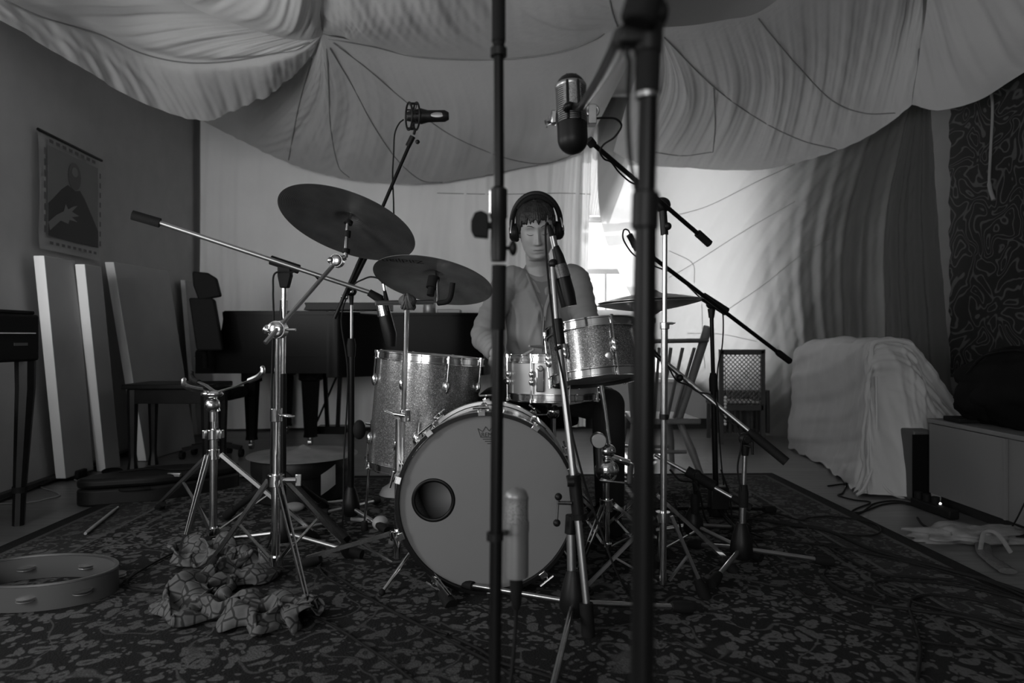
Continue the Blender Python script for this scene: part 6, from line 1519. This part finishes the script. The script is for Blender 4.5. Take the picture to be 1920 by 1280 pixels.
# crumpled cloth on the floor
hcl = heap((gf(1835, 1020).x, gf(1835, 1012).y, 0.022), (0.22, 0.10, 0.035), 21.0, 0.5)
single('crumpled_pale_cloth', hcl, M['sweater'], 'pale crumpled cloth on the floor in front of the low cabinet', 'cloth', smooth=180)
T = Thing('sandal', 'pale curved strap sandal on the rug edge at right', 'sandal', tuple(gf(1870, 1060)))
T.part('sole', MB().tube(bez([gf(1842, 1030, .02), gf(1848, 1045, .012), gf(1866, 1060, .012), gf(1890, 1078, .014)], 6), [0.026] * 12 + [0.03] * 7, 10, flat=0.35), M['tape'])
T.part('strap', MB().tube(bez([gf(1838, 1040, .02), gf(1846, 1026, .06), gf(1870, 1032, .065), gf(1895, 1050, .03)], 6), 0.008, 8, flat=0.5), M['sweater'])

# ================================================================ CABLES ON THE RUG (right)
Z = RUGZ + 0.005
def rg(*pts): return [G(x, y, 0) + Vector((0, 0, Z)) for x, y in pts]
cable('rug_cable_thick', 'thick black cable running from the low stand to the right edge of the rug', rg((1330, 972), (1400, 978), (1470, 988), (1515, 994), (1560, 1005), (1640, 1040), (1750, 1070), (1860, 1100), (1990, 1145)), 0.008)
cable('rug_cable_loop', 'thin black cable thrown in an oval loop near the right rug border', rg((1380, 990), (1440, 968), (1500, 982), (1515, 978), (1560, 975), (1630, 985), (1652, 1000), (1635, 1011), (1580, 1009), (1520, 995), (1520, 1005), (1545, 1030), (1610, 1040), (1700, 1062), (1800, 1090), (1960, 1150)), 0.0035)
cable('rug_cable_upper', 'black cable crossing the rug just below the silver stand legs', rg((1360, 1015), (1450, 1020), (1560, 1032), (1690, 1058), (1800, 1082), (1880, 1110), (1990, 1160)), 0.004)
cable('rug_cable_middle', 'black cable bending across the rug right of the short stand', rg((1555, 1035), (1600, 1062), (1650, 1085), (1720, 1092), (1800, 1100), (1900, 1130), (1990, 1160)), 0.004)
cable('rug_cable_hairpin', 'black cable making a hairpin bend at the right of the rug', rg((1960, 1145), (1800, 1108), (1700, 1098), (1655, 1098), (1640, 1106), (1660, 1122), (1720, 1140), (1820, 1165), (1960, 1200)), 0.0042)
cable('rug_cable_lower', 'thick black cable sweeping below the hairpin cable', rg((1540, 1090), (1580, 1120), (1640, 1142), (1720, 1155), (1820, 1170), (1960, 1215)), 0.006)
cable('rug_cable_front', 'black cable turning down towards the camera at lower right', rg((1960, 1180), (1850, 1140), (1760, 1125), (1715, 1130), (1705, 1150), (1718, 1190), (1726, 1230), (1720, 1290)), 0.0045)
cable('rug_cable_front_left', 'black cable leaving the picture at the bottom left of the bass drum', rg((850, 1205), (900, 1230), (940, 1255), (1010, 1275), (1080, 1300)), 0.004)
cable('rug_cable_kick', 'black cable lying behind the bass drum spur on the left of the kit', rg((596, 1070), (640, 1095), (700, 1135), (770, 1175), (840, 1200)), 0.0035)
cable('rug_cable_low_stand', 'black cable trailing from the low boom stand', rg((1270, 950), (1310, 985), (1370, 1000), (1430, 1000), (1480, 992), (1540, 1000)), 0.0035)
cable('rug_cable_stand_leg', 'thin cable looping beside the silver leg of the short stand', rg((1440, 1050), (1500, 1048), (1535, 1056), (1550, 1072), (1545, 1090), (1580, 1110), (1660, 1135)), 0.0032)
# extra cords heaped behind the tall chrome stand
for k, (lab, pts) in enumerate([('black cord draped from the chrome pole to the low stand hub', [P(1256, 880, 2.55), P(1275, 900, 2.55), P(1300, 905, 2.6), P(1312, 925, 2.6), G(1330, 985, RUGZ) + Vector((0, 0, .005)), G(1400, 1010, RUGZ) + Vector((0, 0, .005))]),
                                 ('black cord hanging under the grip of the low boom', [P(1262, 925, 2.5), P(1270, 960, 2.5), G(1290, 1030, RUGZ) + Vector((0, 0, .005)), G(1350, 1050, RUGZ) + Vector((0, 0, .005))]),
                                 ('black cord hanging behind the black boom stand', [P(1352, 880, 2.9), P(1368, 930, 2.9), G(1378, 985, RUGZ) + Vector((0, 0, .005)), G(1430, 1010, RUGZ) + Vector((0, 0, .005))])]):
    cable('draped_cord', lab, pts, 0.004)

# ================================================================ DRUMMER
hc_ = P(1006, 428, 3.10)             # centre of the head at eye level
pitch = math.radians(22)
Rx = Matrix.Rotation(pitch, 3, 'X')   # head bows towards the camera (-Y)
Rz = Matrix.Rotation(math.radians(-3), 3, 'Y')
HS = 1.06
def H(x, f, z): return hc_ + (Rz @ (Rx @ Vector((x, -f, z)))) * HS
levels = [(-0.165, 0.050, 0.020, -0.075), (-0.135, 0.050, 0.035, -0.078), (-0.118, 0.040, 0.078, -0.080), (-0.105, 0.050, 0.088, -0.082), (-0.085, 0.060, 0.091, -0.085), (-0.06, 0.066, 0.092, -0.090), (-0.03, 0.0695, 0.092, -0.094), (0.0, 0.072, 0.090, -0.097), (0.03, 0.0735, 0.091, -0.099), (0.06, 0.0725, 0.086, -0.098), (0.085, 0.064, 0.070, -0.088), (0.105, 0.046, 0.045, -0.066), (0.118, 0.020, 0.014, -0.034), (0.121, 0.001, -0.008, -0.012)]
lv = np.array(levels)
def head_r(z, th):
    """surface point at height z, azimuth th (0 = face)"""
    w = np.interp(z, lv[:, 0], lv[:, 1]); fr = np.interp(z, lv[:, 0], lv[:, 2]); bk_ = np.interp(z, lv[:, 0], lv[:, 3])
    c = (fr + bk_) / 2 if fr + bk_ != 0 else 0; hl = (fr - bk_) / 2
    s, co = math.sin(th), math.cos(th)
    e = 0.86 if co > 0 else 0.95
    x = w * math.copysign(abs(s) ** e, s); f = c + hl * math.copysign(abs(co) ** (0.80 if co > 0 else 0.95), co)
    return x, f
def gss(x, z, cx, cz, sx_, sz_): return math.exp(-((x - cx) / sx_) ** 2 - ((z - cz) / sz_) ** 2)
def head_mb():
    mb = MB(); nz_, nt_ = 96, 96; vs = []
    for i in range(nz_):
        z = -0.165 + (0.121 + 0.165) * i / (nz_ - 1)
        for k in range(nt_):
            th = 2 * PI * k / nt_; x, f = head_r(z, th)
            if math.cos(th) > 0.1:
                d = 0.0
                for s in (-1, 1):
                    d -= 0.013 * gss(x, z, s * 0.032, 0.004, 0.018, 0.014)
                    d += 0.007 * gss(x, z, s * 0.032, -0.001, 0.015, 0.010)      # closed lid
                    d += 0.004 * gss(x, z, s * 0.030, 0.026, 0.022, 0.008)       # brow
                    d += 0.004 * gss(x, z, s * 0.042, -0.035, 0.020, 0.020)      # cheekbone
                    d += 0.007 * gss(x, z, s * 0.011, -0.043, 0.006, 0.006)      # nostril wing
                nb = max(0.0, min(1.0, (0.018 - z) / 0.058)) if -0.052 < z < 0.03 else 0.0
                if -0.052 < z < 0.03: d += (0.004 + 0.023 * nb) * math.exp(-(x / (0.0075 + 0.004 * nb)) ** 2) * (1 if z > -0.045 else max(0, (z + 0.052) / 0.007))
                d += 0.006 * gss(x, z, 0, -0.068, 0.024, 0.0055) + 0.006 * gss(x, z, 0, -0.080, 0.020, 0.006) - 0.004 * gss(x, z, 0, -0.0738, 0.024, 0.002)
                d += 0.007 * gss(x, z, 0, -0.104, 0.022, 0.012) - 0.004 * gss(x, z, 0, -0.091, 0.02, 0.006)
                f += d
            vs.append(H(x, f, z))
    for i in range(nz_ - 1):
        for k in range(nt_):
            k2 = (k + 1) % nt_; mb.f.append((i * nt_ + k, i * nt_ + k2, (i + 1) * nt_ + k2, (i + 1) * nt_ + k))
    mb.v = vs; n = len(vs)
    mb.f.append(tuple(range(nt_ - 1, -1, -1))); mb.f.append(tuple(n - nt_ + k for k in range(nt_)))
    # ears
    for s in (-1, 1): mb.ell(H(s * 0.076, -0.008, -0.01), (0.008, 0.018, 0.030), 14, 10)
    return mb
SHc = Vector((0.143, 3.24, 0))
shL, shR = Vector((-0.012, 3.21, 1.088)), Vector((0.292, 3.22, 1.098))
elL, elR = Vector((-0.132, 3.16, 0.835)), Vector((0.345, 3.12, 0.862))
wrL, wrR = Vector((-0.062, 2.96, 0.745)), Vector((0.285, 2.86, 0.812))
neck0, neck1 = Vector((0.135, 3.235, 1.05)), H(0, -0.035, -0.12)
def body_mb():
    mb = head_mb()
    mb.tube([neck0, neck0.lerp(neck1, 0.5), neck1, H(0, -0.03, -0.07)], [0.075, 0.058, 0.055, 0.05], 24)
    # torso
    for (z, w, d) in (): pass
    ring = [(0.50, 0.165, 0.12), (0.60, 0.150, 0.11), (0.72, 0.140, 0.10), (0.85, 0.150, 0.105), (0.98, 0.168, 0.11), (1.07, 0.165, 0.10), (1.12, 0.11, 0.08), (1.15, 0.06, 0.06)]
    vs = []; n = 32
    for z, w, d in ring:
        for k in range(n):
            a = 2 * PI * k / n; vs.append((SHc.x + w * math.cos(a), SHc.y + 0.03 + d * math.sin(a) - 0.02 * (z - 0.5), z))
    fs = [(i * n + k, i * n + (k + 1) % n, (i + 1) * n + (k + 1) % n, (i + 1) * n + k) for i in range(len(ring) - 1) for k in range(n)]
    fs.append(tuple(range(n - 1, -1, -1))); fs.append(tuple((len(ring) - 1) * n + k for k in range(n))); mb.add(vs, fs)
    for sh, el, wr in ((shL, elL, wrL), (shR, elR, wrR)):
        mb.tube([sh + (SHc + Vector((0, 0, 1.06)) - sh) * 0.35, sh, sh.lerp(el, 0.5), el], [0.055, 0.054, 0.046, 0.038], 16); mb.ell(el, 0.038)
        mb.tube([el, el.lerp(wr, 0.35), wr], [0.038, 0.039, 0.026], 16)
    for wr, el, s in ((wrL, elL, -1), (wrR, elR, 1)):
        d = (wr - el).normalized(); sd = d.cross(Vector((0, 0, 1))).normalized(); up = sd.cross(d)
        palm = wr + d * 0.05; mb.ell(palm, (0.040, 0.048, 0.018), 14, 10, Matrix((sd, d, up)).transposed())
        for k, (off, L1) in enumerate(((-0.030, 0.036), (-0.010, 0.042), (0.010, 0.039), (0.029, 0.030))):
            a = wr + d * 0.085 + sd * off; b2 = a + d * L1 - up * 0.008; c = b2 + d * 0.010 - up * 0.026; e2 = c - d * 0.020 - up * 0.010
            mb.tube([a - d * 0.02, a, b2, c, e2], [0.010, 0.0098, 0.0090, 0.0082, 0.0065], 10)
        a = wr + d * 0.025 + sd * (-s) * 0.034; mb.tube([a, a + d * 0.03 + sd * (-s) * 0.016 - up * 0.012, a + d * 0.055 + sd * (-s) * 0.002 - up * 0.022], [0.013, 0.011, 0.008], 10)
    hipL, hipR = Vector((0.065, 3.27, 0.56)), Vector((0.225, 3.27, 0.56))
    for hp, kn, an in ((hipL, Vector((-0.085, 2.98, 0.53)), Vector((-0.082, 2.86, 0.11))), (hipR, Vector((0.42, 2.98, 0.53)), Vector((0.42, 2.93, 0.11)))):
        mb.tube([hp, hp.lerp(kn, 0.5), kn], [0.085, 0.073, 0.056], 16); mb.ell(kn, 0.056); mb.tube([kn, kn.lerp(an, 0.3), an], [0.054, 0.054, 0.034], 16)
        mb.tube([an, an + Vector((0, 0, -0.05)), an + Vector((0, -0.10, -0.068))], [0.036, 0.036, 0.028], 12)
    return mb
pers = Thing('person', 'person with short dark hair in a grey button shirt seated behind the drums looking down', 'person', (0.14, 3.2, 0))
def remesh(o, vx, sm=0, it=0.5):
    md = o.modifiers.new('join', 'REMESH'); md.mode = 'VOXEL'; md.voxel_size = vx; md.use_smooth_shade = True
    if sm: m2 = o.modifiers.new('soften', 'SMOOTH'); m2.iterations = sm; m2.factor = it
body = pers.part('body', body_mb(), M['skin'], smooth=180, flipfix=True); remesh(body, 0.0036, 2)
def facetube(pts, r, m, name, lift=0.0):
    q = []
    for x, z in pts:
        th = math.asin(max(-1, min(1, x / np.interp(z, lv[:, 0], lv[:, 1])))); _, f = head_r(z, th)
        q.append(H(x, f + lift, z))
    rr = r if isinstance(r, list) else [r * 0.4] + [r] * (len(q) - 2) + [r * 0.4]
    pers.part(name, MB().tube(q, rr, 8, flat=0.6), m)
for s in (-1, 1):
    facetube([(s * 0.014, 0.024), (s * 0.024, 0.029), (s * 0.036, 0.030), (s * 0.050, 0.024)], 0.0042, M['brow'], 'eyebrow', 0.002)
    facetube([(s * 0.018, -0.006), (s * 0.026, -0.0095), (s * 0.036, -0.0095), (s * 0.046, -0.005)], 0.0026, M['hair'], 'eyelash', 0.0005)
facetube([(-0.022, -0.0735), (-0.010, -0.072), (0, -0.0728), (0.010, -0.072), (0.022, -0.0735)], 0.0042, M['lips'], 'lips', 0.004)
# hair
def hair_mb():
    mb = MB(); nz_, nt_ = 90, 180; vs = []
    for i in range(nz_):
        z = -0.115 + 0.245 * i / (nz_ - 1)
        for k in range(nt_):
            th = 2 * PI * k / nt_; zz = min(z, 0.1209); x, f = head_r(zz, th)
            a = abs(((th + PI) % (2 * PI)) - PI)
            jag = 0.016 * abs(math.sin(th * 9 + 1.0)) + 0.007 * math.sin(th * 31) - 0.010 * math.sin(th)
            # fringe above the brows, sides to the ears, nape at the back
            hl = np.interp(a, [0, 0.55, 0.95, 1.25, 1.5, 2.1, PI], [0.050, 0.052, 0.046, 0.008, 0.012, -0.075, -0.10]) - jag
            t = max(0.0, min(1.0, (z - hl) / 0.012)); t = t * t * (3 - 2 * t)
            st_ = 0.0022 * math.sin(th * 60 + 14 * z) + 0.0016 * math.sin(th * 113 + 3)
            g = (0.008 + st_ + 0.004 * math.sin(th * 7 + 9 * z)) * t - 0.012 * (1 - t)
            c = Vector((x, f, 0)); L_ = c.length + 1e-6; c = c * ((L_ + g) / L_) if L_ > 0.004 else c
            zt = zz + (z - zz) * 1.0
            vs.append(H(c.x, c.y, zt))
    for i in range(nz_ - 1):
        for k in range(nt_):
            k2 = (k + 1) % nt_; mb.f.append((i * nt_ + k, i * nt_ + k2, (i + 1) * nt_ + k2, (i + 1) * nt_ + k))
    mb.v = vs; n = len(vs); mb.f.append(tuple(n - nt_ + k for k in range(nt_))); return mb
pers.part('hair', hair_mb(), M['hair'], smooth=180)
# shirt: torso + sleeves joined, wrinkled
def shirt_mb():
    mb = MB(); ring = [(0.545, 0.175, 0.135), (0.62, 0.172, 0.130), (0.72, 0.166, 0.125), (0.85, 0.170, 0.128), (0.95, 0.182, 0.130), (1.03, 0.188, 0.126), (1.08, 0.182, 0.114), (1.115, 0.150, 0.098), (1.14, 0.105, 0.085), (1.155, 0.075, 0.070)]
    rv = np.array(ring); n = 96; nz_ = 80; vs = []
    for i in range(nz_):
        z = 0.545 + (1.155 - 0.545) * i / (nz_ - 1); w = np.interp(z, rv[:, 0], rv[:, 1]); d = np.interp(z, rv[:, 0], rv[:, 2])
        for k in range(n):
            a = 2 * PI * k / n; x = w * math.cos(a); y = d * math.sin(a)
            wr = 0.0
            if math.sin(a) < 0.3:
                wr += 0.009 * (1 - abs(math.sin(x * 34 + z * 19 + 1.6 * math.sin(z * 11)))) ** 2 * 2 * math.exp(-((z - 0.84) / 0.20) ** 2) + 0.008 * math.sin(z * 70 - abs(x) * 52) * math.exp(-((z - 0.70) / 0.09) ** 2)
                wr += 0.012 * math.exp(-((x + 0.03 - (z - 0.9) * 0.35) / 0.010) ** 2) * math.exp(-((z - 0.92) / 0.14) ** 2)
            wr += 0.008 * noise.noise(Vector((x * 10, y * 10, z * 9)))
            vs.append((SHc.x + x * (1 + wr / w), SHc.y + 0.03 - 0.02 * (z - 0.5) + y * (1 + wr / d) , z + 0.012 * math.cos(a) * (z > 1.0)))
    fs = [(i * n + k, i * n + (k + 1) % n, (i + 1) * n + (k + 1) % n, (i + 1) * n + k) for i in range(nz_ - 1) for k in range(n)]
    fs.append(tuple(range(n - 1, -1, -1))); fs.append(tuple((nz_ - 1) * n + k for k in range(n))); mb.add(vs, fs)
    for sh, el, wr_, s in ((shL, elL, wrL, -1), (shR, elR, wrR, 1)):
        path = bez([sh + (Vector((SHc.x, sh.y, 1.04)) - sh) * 0.5, sh, sh.lerp(el, 0.5) + Vector((s * 0.006, 0, 0)), el, el.lerp(wr_, 0.5), el.lerp(wr_, 0.86)], 14)
        rr = []
        for i, p in enumerate(path):
            t = i / (len(path) - 1); b0 = np.interp(t, [0, 0.2, 0.4, 0.6, 0.8, 1.0], [0.066, 0.070, 0.064, 0.058, 0.050, 0.043])
            rr.append(b0 + 0.0035 * math.sin(i * 1.25) * (0.3 + 1.1 * t) + 0.002 * math.sin(i * 2.9))
        mb.tube(path, rr, 28)
    return mb
shirt = pers.part('shirt', shirt_mb(), M['shirt'], smooth=180); remesh(shirt, 0.0055, 2)
# collar, placket, undershirt
cx_ = 0.137; cy_ = 3.235
col = MB(); nseg_ = 40; vs = []
for i in range(nseg_ + 1):
    a = math.radians(-62) + math.radians(304) * i / nseg_   # opening towards the camera
    a2 = a + PI / 2 * 0; ang = a + math.radians(0)
    dx, dy = math.sin(ang + PI), math.cos(ang + PI)
    ang = math.radians(-152 + 304 * i / nseg_); dx, dy = math.sin(ang), math.cos(ang)
    open_ = max(0.0, (abs(ang) - math.radians(105)) / math.radians(47))
    vs.append((cx_ + dx * 0.072, cy_ + dy * 0.068, 1.168 - 0.035 * open_)); vs.append((cx_ + dx * (0.094 + 0.012 * open_), cy_ + dy * (0.088 + 0.01 * open_), 1.128 - 0.055 * open_)); vs.append((cx_ + dx * 0.080, cy_ + dy * 0.076, 1.100 - 0.02 * open_))
col.add(vs, [f for i in range(nseg_) for f in ((3 * i, 3 * i + 3, 3 * i + 4, 3 * i + 1), (3 * i + 1, 3 * i + 4, 3 * i + 5, 3 * i + 2))])
co_ = pers.part('collar', col, M['shirt'], smooth=180, flipfix=False); md = co_.modifiers.new('t', 'SOLIDIFY'); md.thickness = 0.005
ty = SHc.y + 0.03 - 0.128
und = [(-0.052, 1.105), (-0.030, 1.085), (0.0, 1.078), (0.030, 1.085), (0.052, 1.105), (0.045, 1.05), (0.020, 0.985), (0.008, 0.955), (-0.004, 0.985), (-0.03, 1.05)]
def onchest(x, z, lift):
    w = np.interp(z, [0.545, 0.72, 0.85, 0.95, 1.03, 1.08, 1.115, 1.14], [0.175, 0.166, 0.170, 0.182, 0.188, 0.182, 0.15, 0.105]); d = np.interp(z, [0.545, 0.72, 0.85, 0.95, 1.03, 1.08, 1.115, 1.14], [0.135, 0.125, 0.128, 0.130, 0.126, 0.114, 0.098, 0.085])
    return Vector((cx_ + x, SHc.y + 0.03 - 0.02 * (z - 0.5) - d * math.sqrt(max(0.05, 1 - (x / w) ** 2)) - lift, z))
pts = [onchest(x, z, 0.008) for x, z in und]; mb = MB().add(pts + [p + Vector((0, 0.012, 0)) for p in pts], [tuple(range(9, -1, -1)), tuple(range(10, 20))] + [(i, (i + 1) % 10, 10 + (i + 1) % 10, 10 + i) for i in range(10)])
pers.part('undershirt', mb, M['tee'], smooth=60)
for s, pl in ((-1, [(-0.066, 1.118), (-0.045, 1.06), (-0.022, 1.0), (-0.004, 0.955), (0.006, 0.90)]), (1, [(0.066, 1.118), (0.050, 1.06), (0.030, 1.0), (0.016, 0.955), (0.010, 0.90)])):
    pers.part('placket', MB().tube(bez([onchest(x, z, 0.010) for x, z in pl], 6), 0.009, 8, flat=0.45), M['shirt'])
pers.part('button_front', MB().tube(bez([onchest(0.010, 0.92, 0.008), onchest(0.004, 0.82, 0.008), onchest(0.0, 0.74, 0.008), onchest(-0.002, 0.66, 0.008), onchest(-0.004, 0.62, 0.008)], 6), 0.011, 8, flat=0.35), M['shirt'])
tr = MB().ell((0.143, 3.27, 0.545), (0.185, 0.16, 0.10), 24, 14)
for hp, kn, an in ((Vector((0.065, 3.25, 0.56)), Vector((-0.085, 2.98, 0.53)), Vector((-0.082, 2.86, 0.10))), (Vector((0.225, 3.25, 0.56)), Vector((0.42, 2.98, 0.53)), Vector((0.42, 2.93, 0.10)))):
    tr.tube(bez([hp, hp.lerp(kn, 0.5), kn + Vector((0, 0.02, 0.0))], 6), [0.098] * 5 + [0.086] * 4 + [0.076] * 4, 20); tr.ell(kn, 0.073, 18, 12); tr.tube([kn, kn.lerp(an, 0.4), an], [0.072, 0.070, 0.062], 20)
tro = pers.part('trousers', tr, M['jeans'], smooth=180); remesh(tro, 0.007, 2)
for an in (Vector((-0.082, 2.85, 0.05)), Vector((0.42, 2.92, 0.05))):
    up_ = 0.035 if an.x < 0 else 0.0
    pers.part('shoe', MB().tube(bez([an + Vector((0, 0.05, 0.01 + up_)), an + Vector((0, 0.0, 0.012 + up_)), an + Vector((0, -0.10, up_)), an + Vector((0, -0.17, -0.008 + up_))], 5), [0.034] * 5 + [0.042] * 6 + [0.040] * 4 + [0.025], 14, flat=0.8), M['blackmatte'])
# sticks in the hands
for wr, el in ((wrL, elL), (wrR, elR)):
    d = (wr - el).normalized(); a = wr + d * 0.085 - Vector((0, 0, 0.018)); dd = (Vector((0.10, 2.62, 0.79)) - a).normalized()
    T = Thing('drumstick', 'drumstick held in the left hand at the picture side of the floor tom' if wr is wrL else 'drumstick held in the hand behind the rack tom', 'drumstick', tuple(a), group='drumsticks in the hands')
    T.part('shaft', MB().tube([a - dd * 0.10, a + dd * 0.22, a + dd * 0.27], [0.0072, 0.0070, 0.0038], 12), M['wood_pale']); T.part('tip', MB().ell(a + dd * 0.275, 0.0055, 10, 8), M['wood_pale'])
# headphones
T = Thing('headphones', 'black closed headphones worn on the head of the drummer', 'headphones', tuple(H(0, 0, 0.14)))
band = []
for k in range(25):
    a = math.radians(-4 + 188 * k / 24); band.append(H(0.104 * math.cos(a), -0.012, 0.018 + 0.128 * math.sin(a)))
T.part('headband', MB().tube(band, 0.0085, 10, flat=1.5), M['black'])
pad = [H(0.096 * math.cos(a), -0.012, 0.02 + 0.117 * math.sin(a)) for a in [math.radians(35 + 110 * k / 12) for k in range(13)]]
T.part('band_pad', MB().tube(pad, 0.009, 10, flat=1.6), M['rubber'])
for s in (-1, 1):
    c = H(s * 0.099, -0.008, -0.016); axh = (Rz @ (Rx @ Vector((s, 0, 0))))
    cup = T.part('ear_cup', MB().lathe([(0.001, 0.020), (0.022, 0.020), (0.036, 0.012), (0.042, 0.0), (0.042, -0.006)], c, axh, 32), M['black'])
    T.part('ear_pad', MB().torus(c - axh * 0.012, 0.031, 0.012, axh, 32, 10), M['rubber'], parent=cup)
    T.part('yoke', MB().tube([H(s * 0.112, 0.02, -0.010), H(s * 0.108, 0.012, 0.02), H(s * 0.102, -0.012, 0.045), H(s * 0.108, -0.036, 0.02), H(s * 0.112, -0.04, -0.010)], 0.004, 8), M['chromedull'], parent=cup)
    T.part('adjuster', MB().tube([H(s * 0.100, -0.012, 0.045), H(s * 0.094, -0.012, 0.075)], 0.007, 8), M['black'], parent=cup)
# drum throne
T = Thing('drum_throne', 'round black drum throne under the drummer', 'stool', (0.143, 3.30, 0))
T.part('seat', MB().lathe([(0.001, 0.47), (0.15, 0.47), (0.175, 0.455), (0.18, 0.43), (0.175, 0.41), (0.15, 0.40), (0.001, 0.40)], (0.143, 3.30, 0), (0, 0, 1), 32), M['fabric_black'])
T.part('post', MB().cyl((0.143, 3.30, 0.40), (0.143, 3.30, 0.08), 0.014), M['chrome'])
for a in (90, 210, 330):
    a = math.radians(a); strapleg(T, 0.24, 0.09, (0.143, 3.30), (0.143 + 0.27 * math.cos(a), 3.30 + 0.27 * math.sin(a)), M['chrome'])
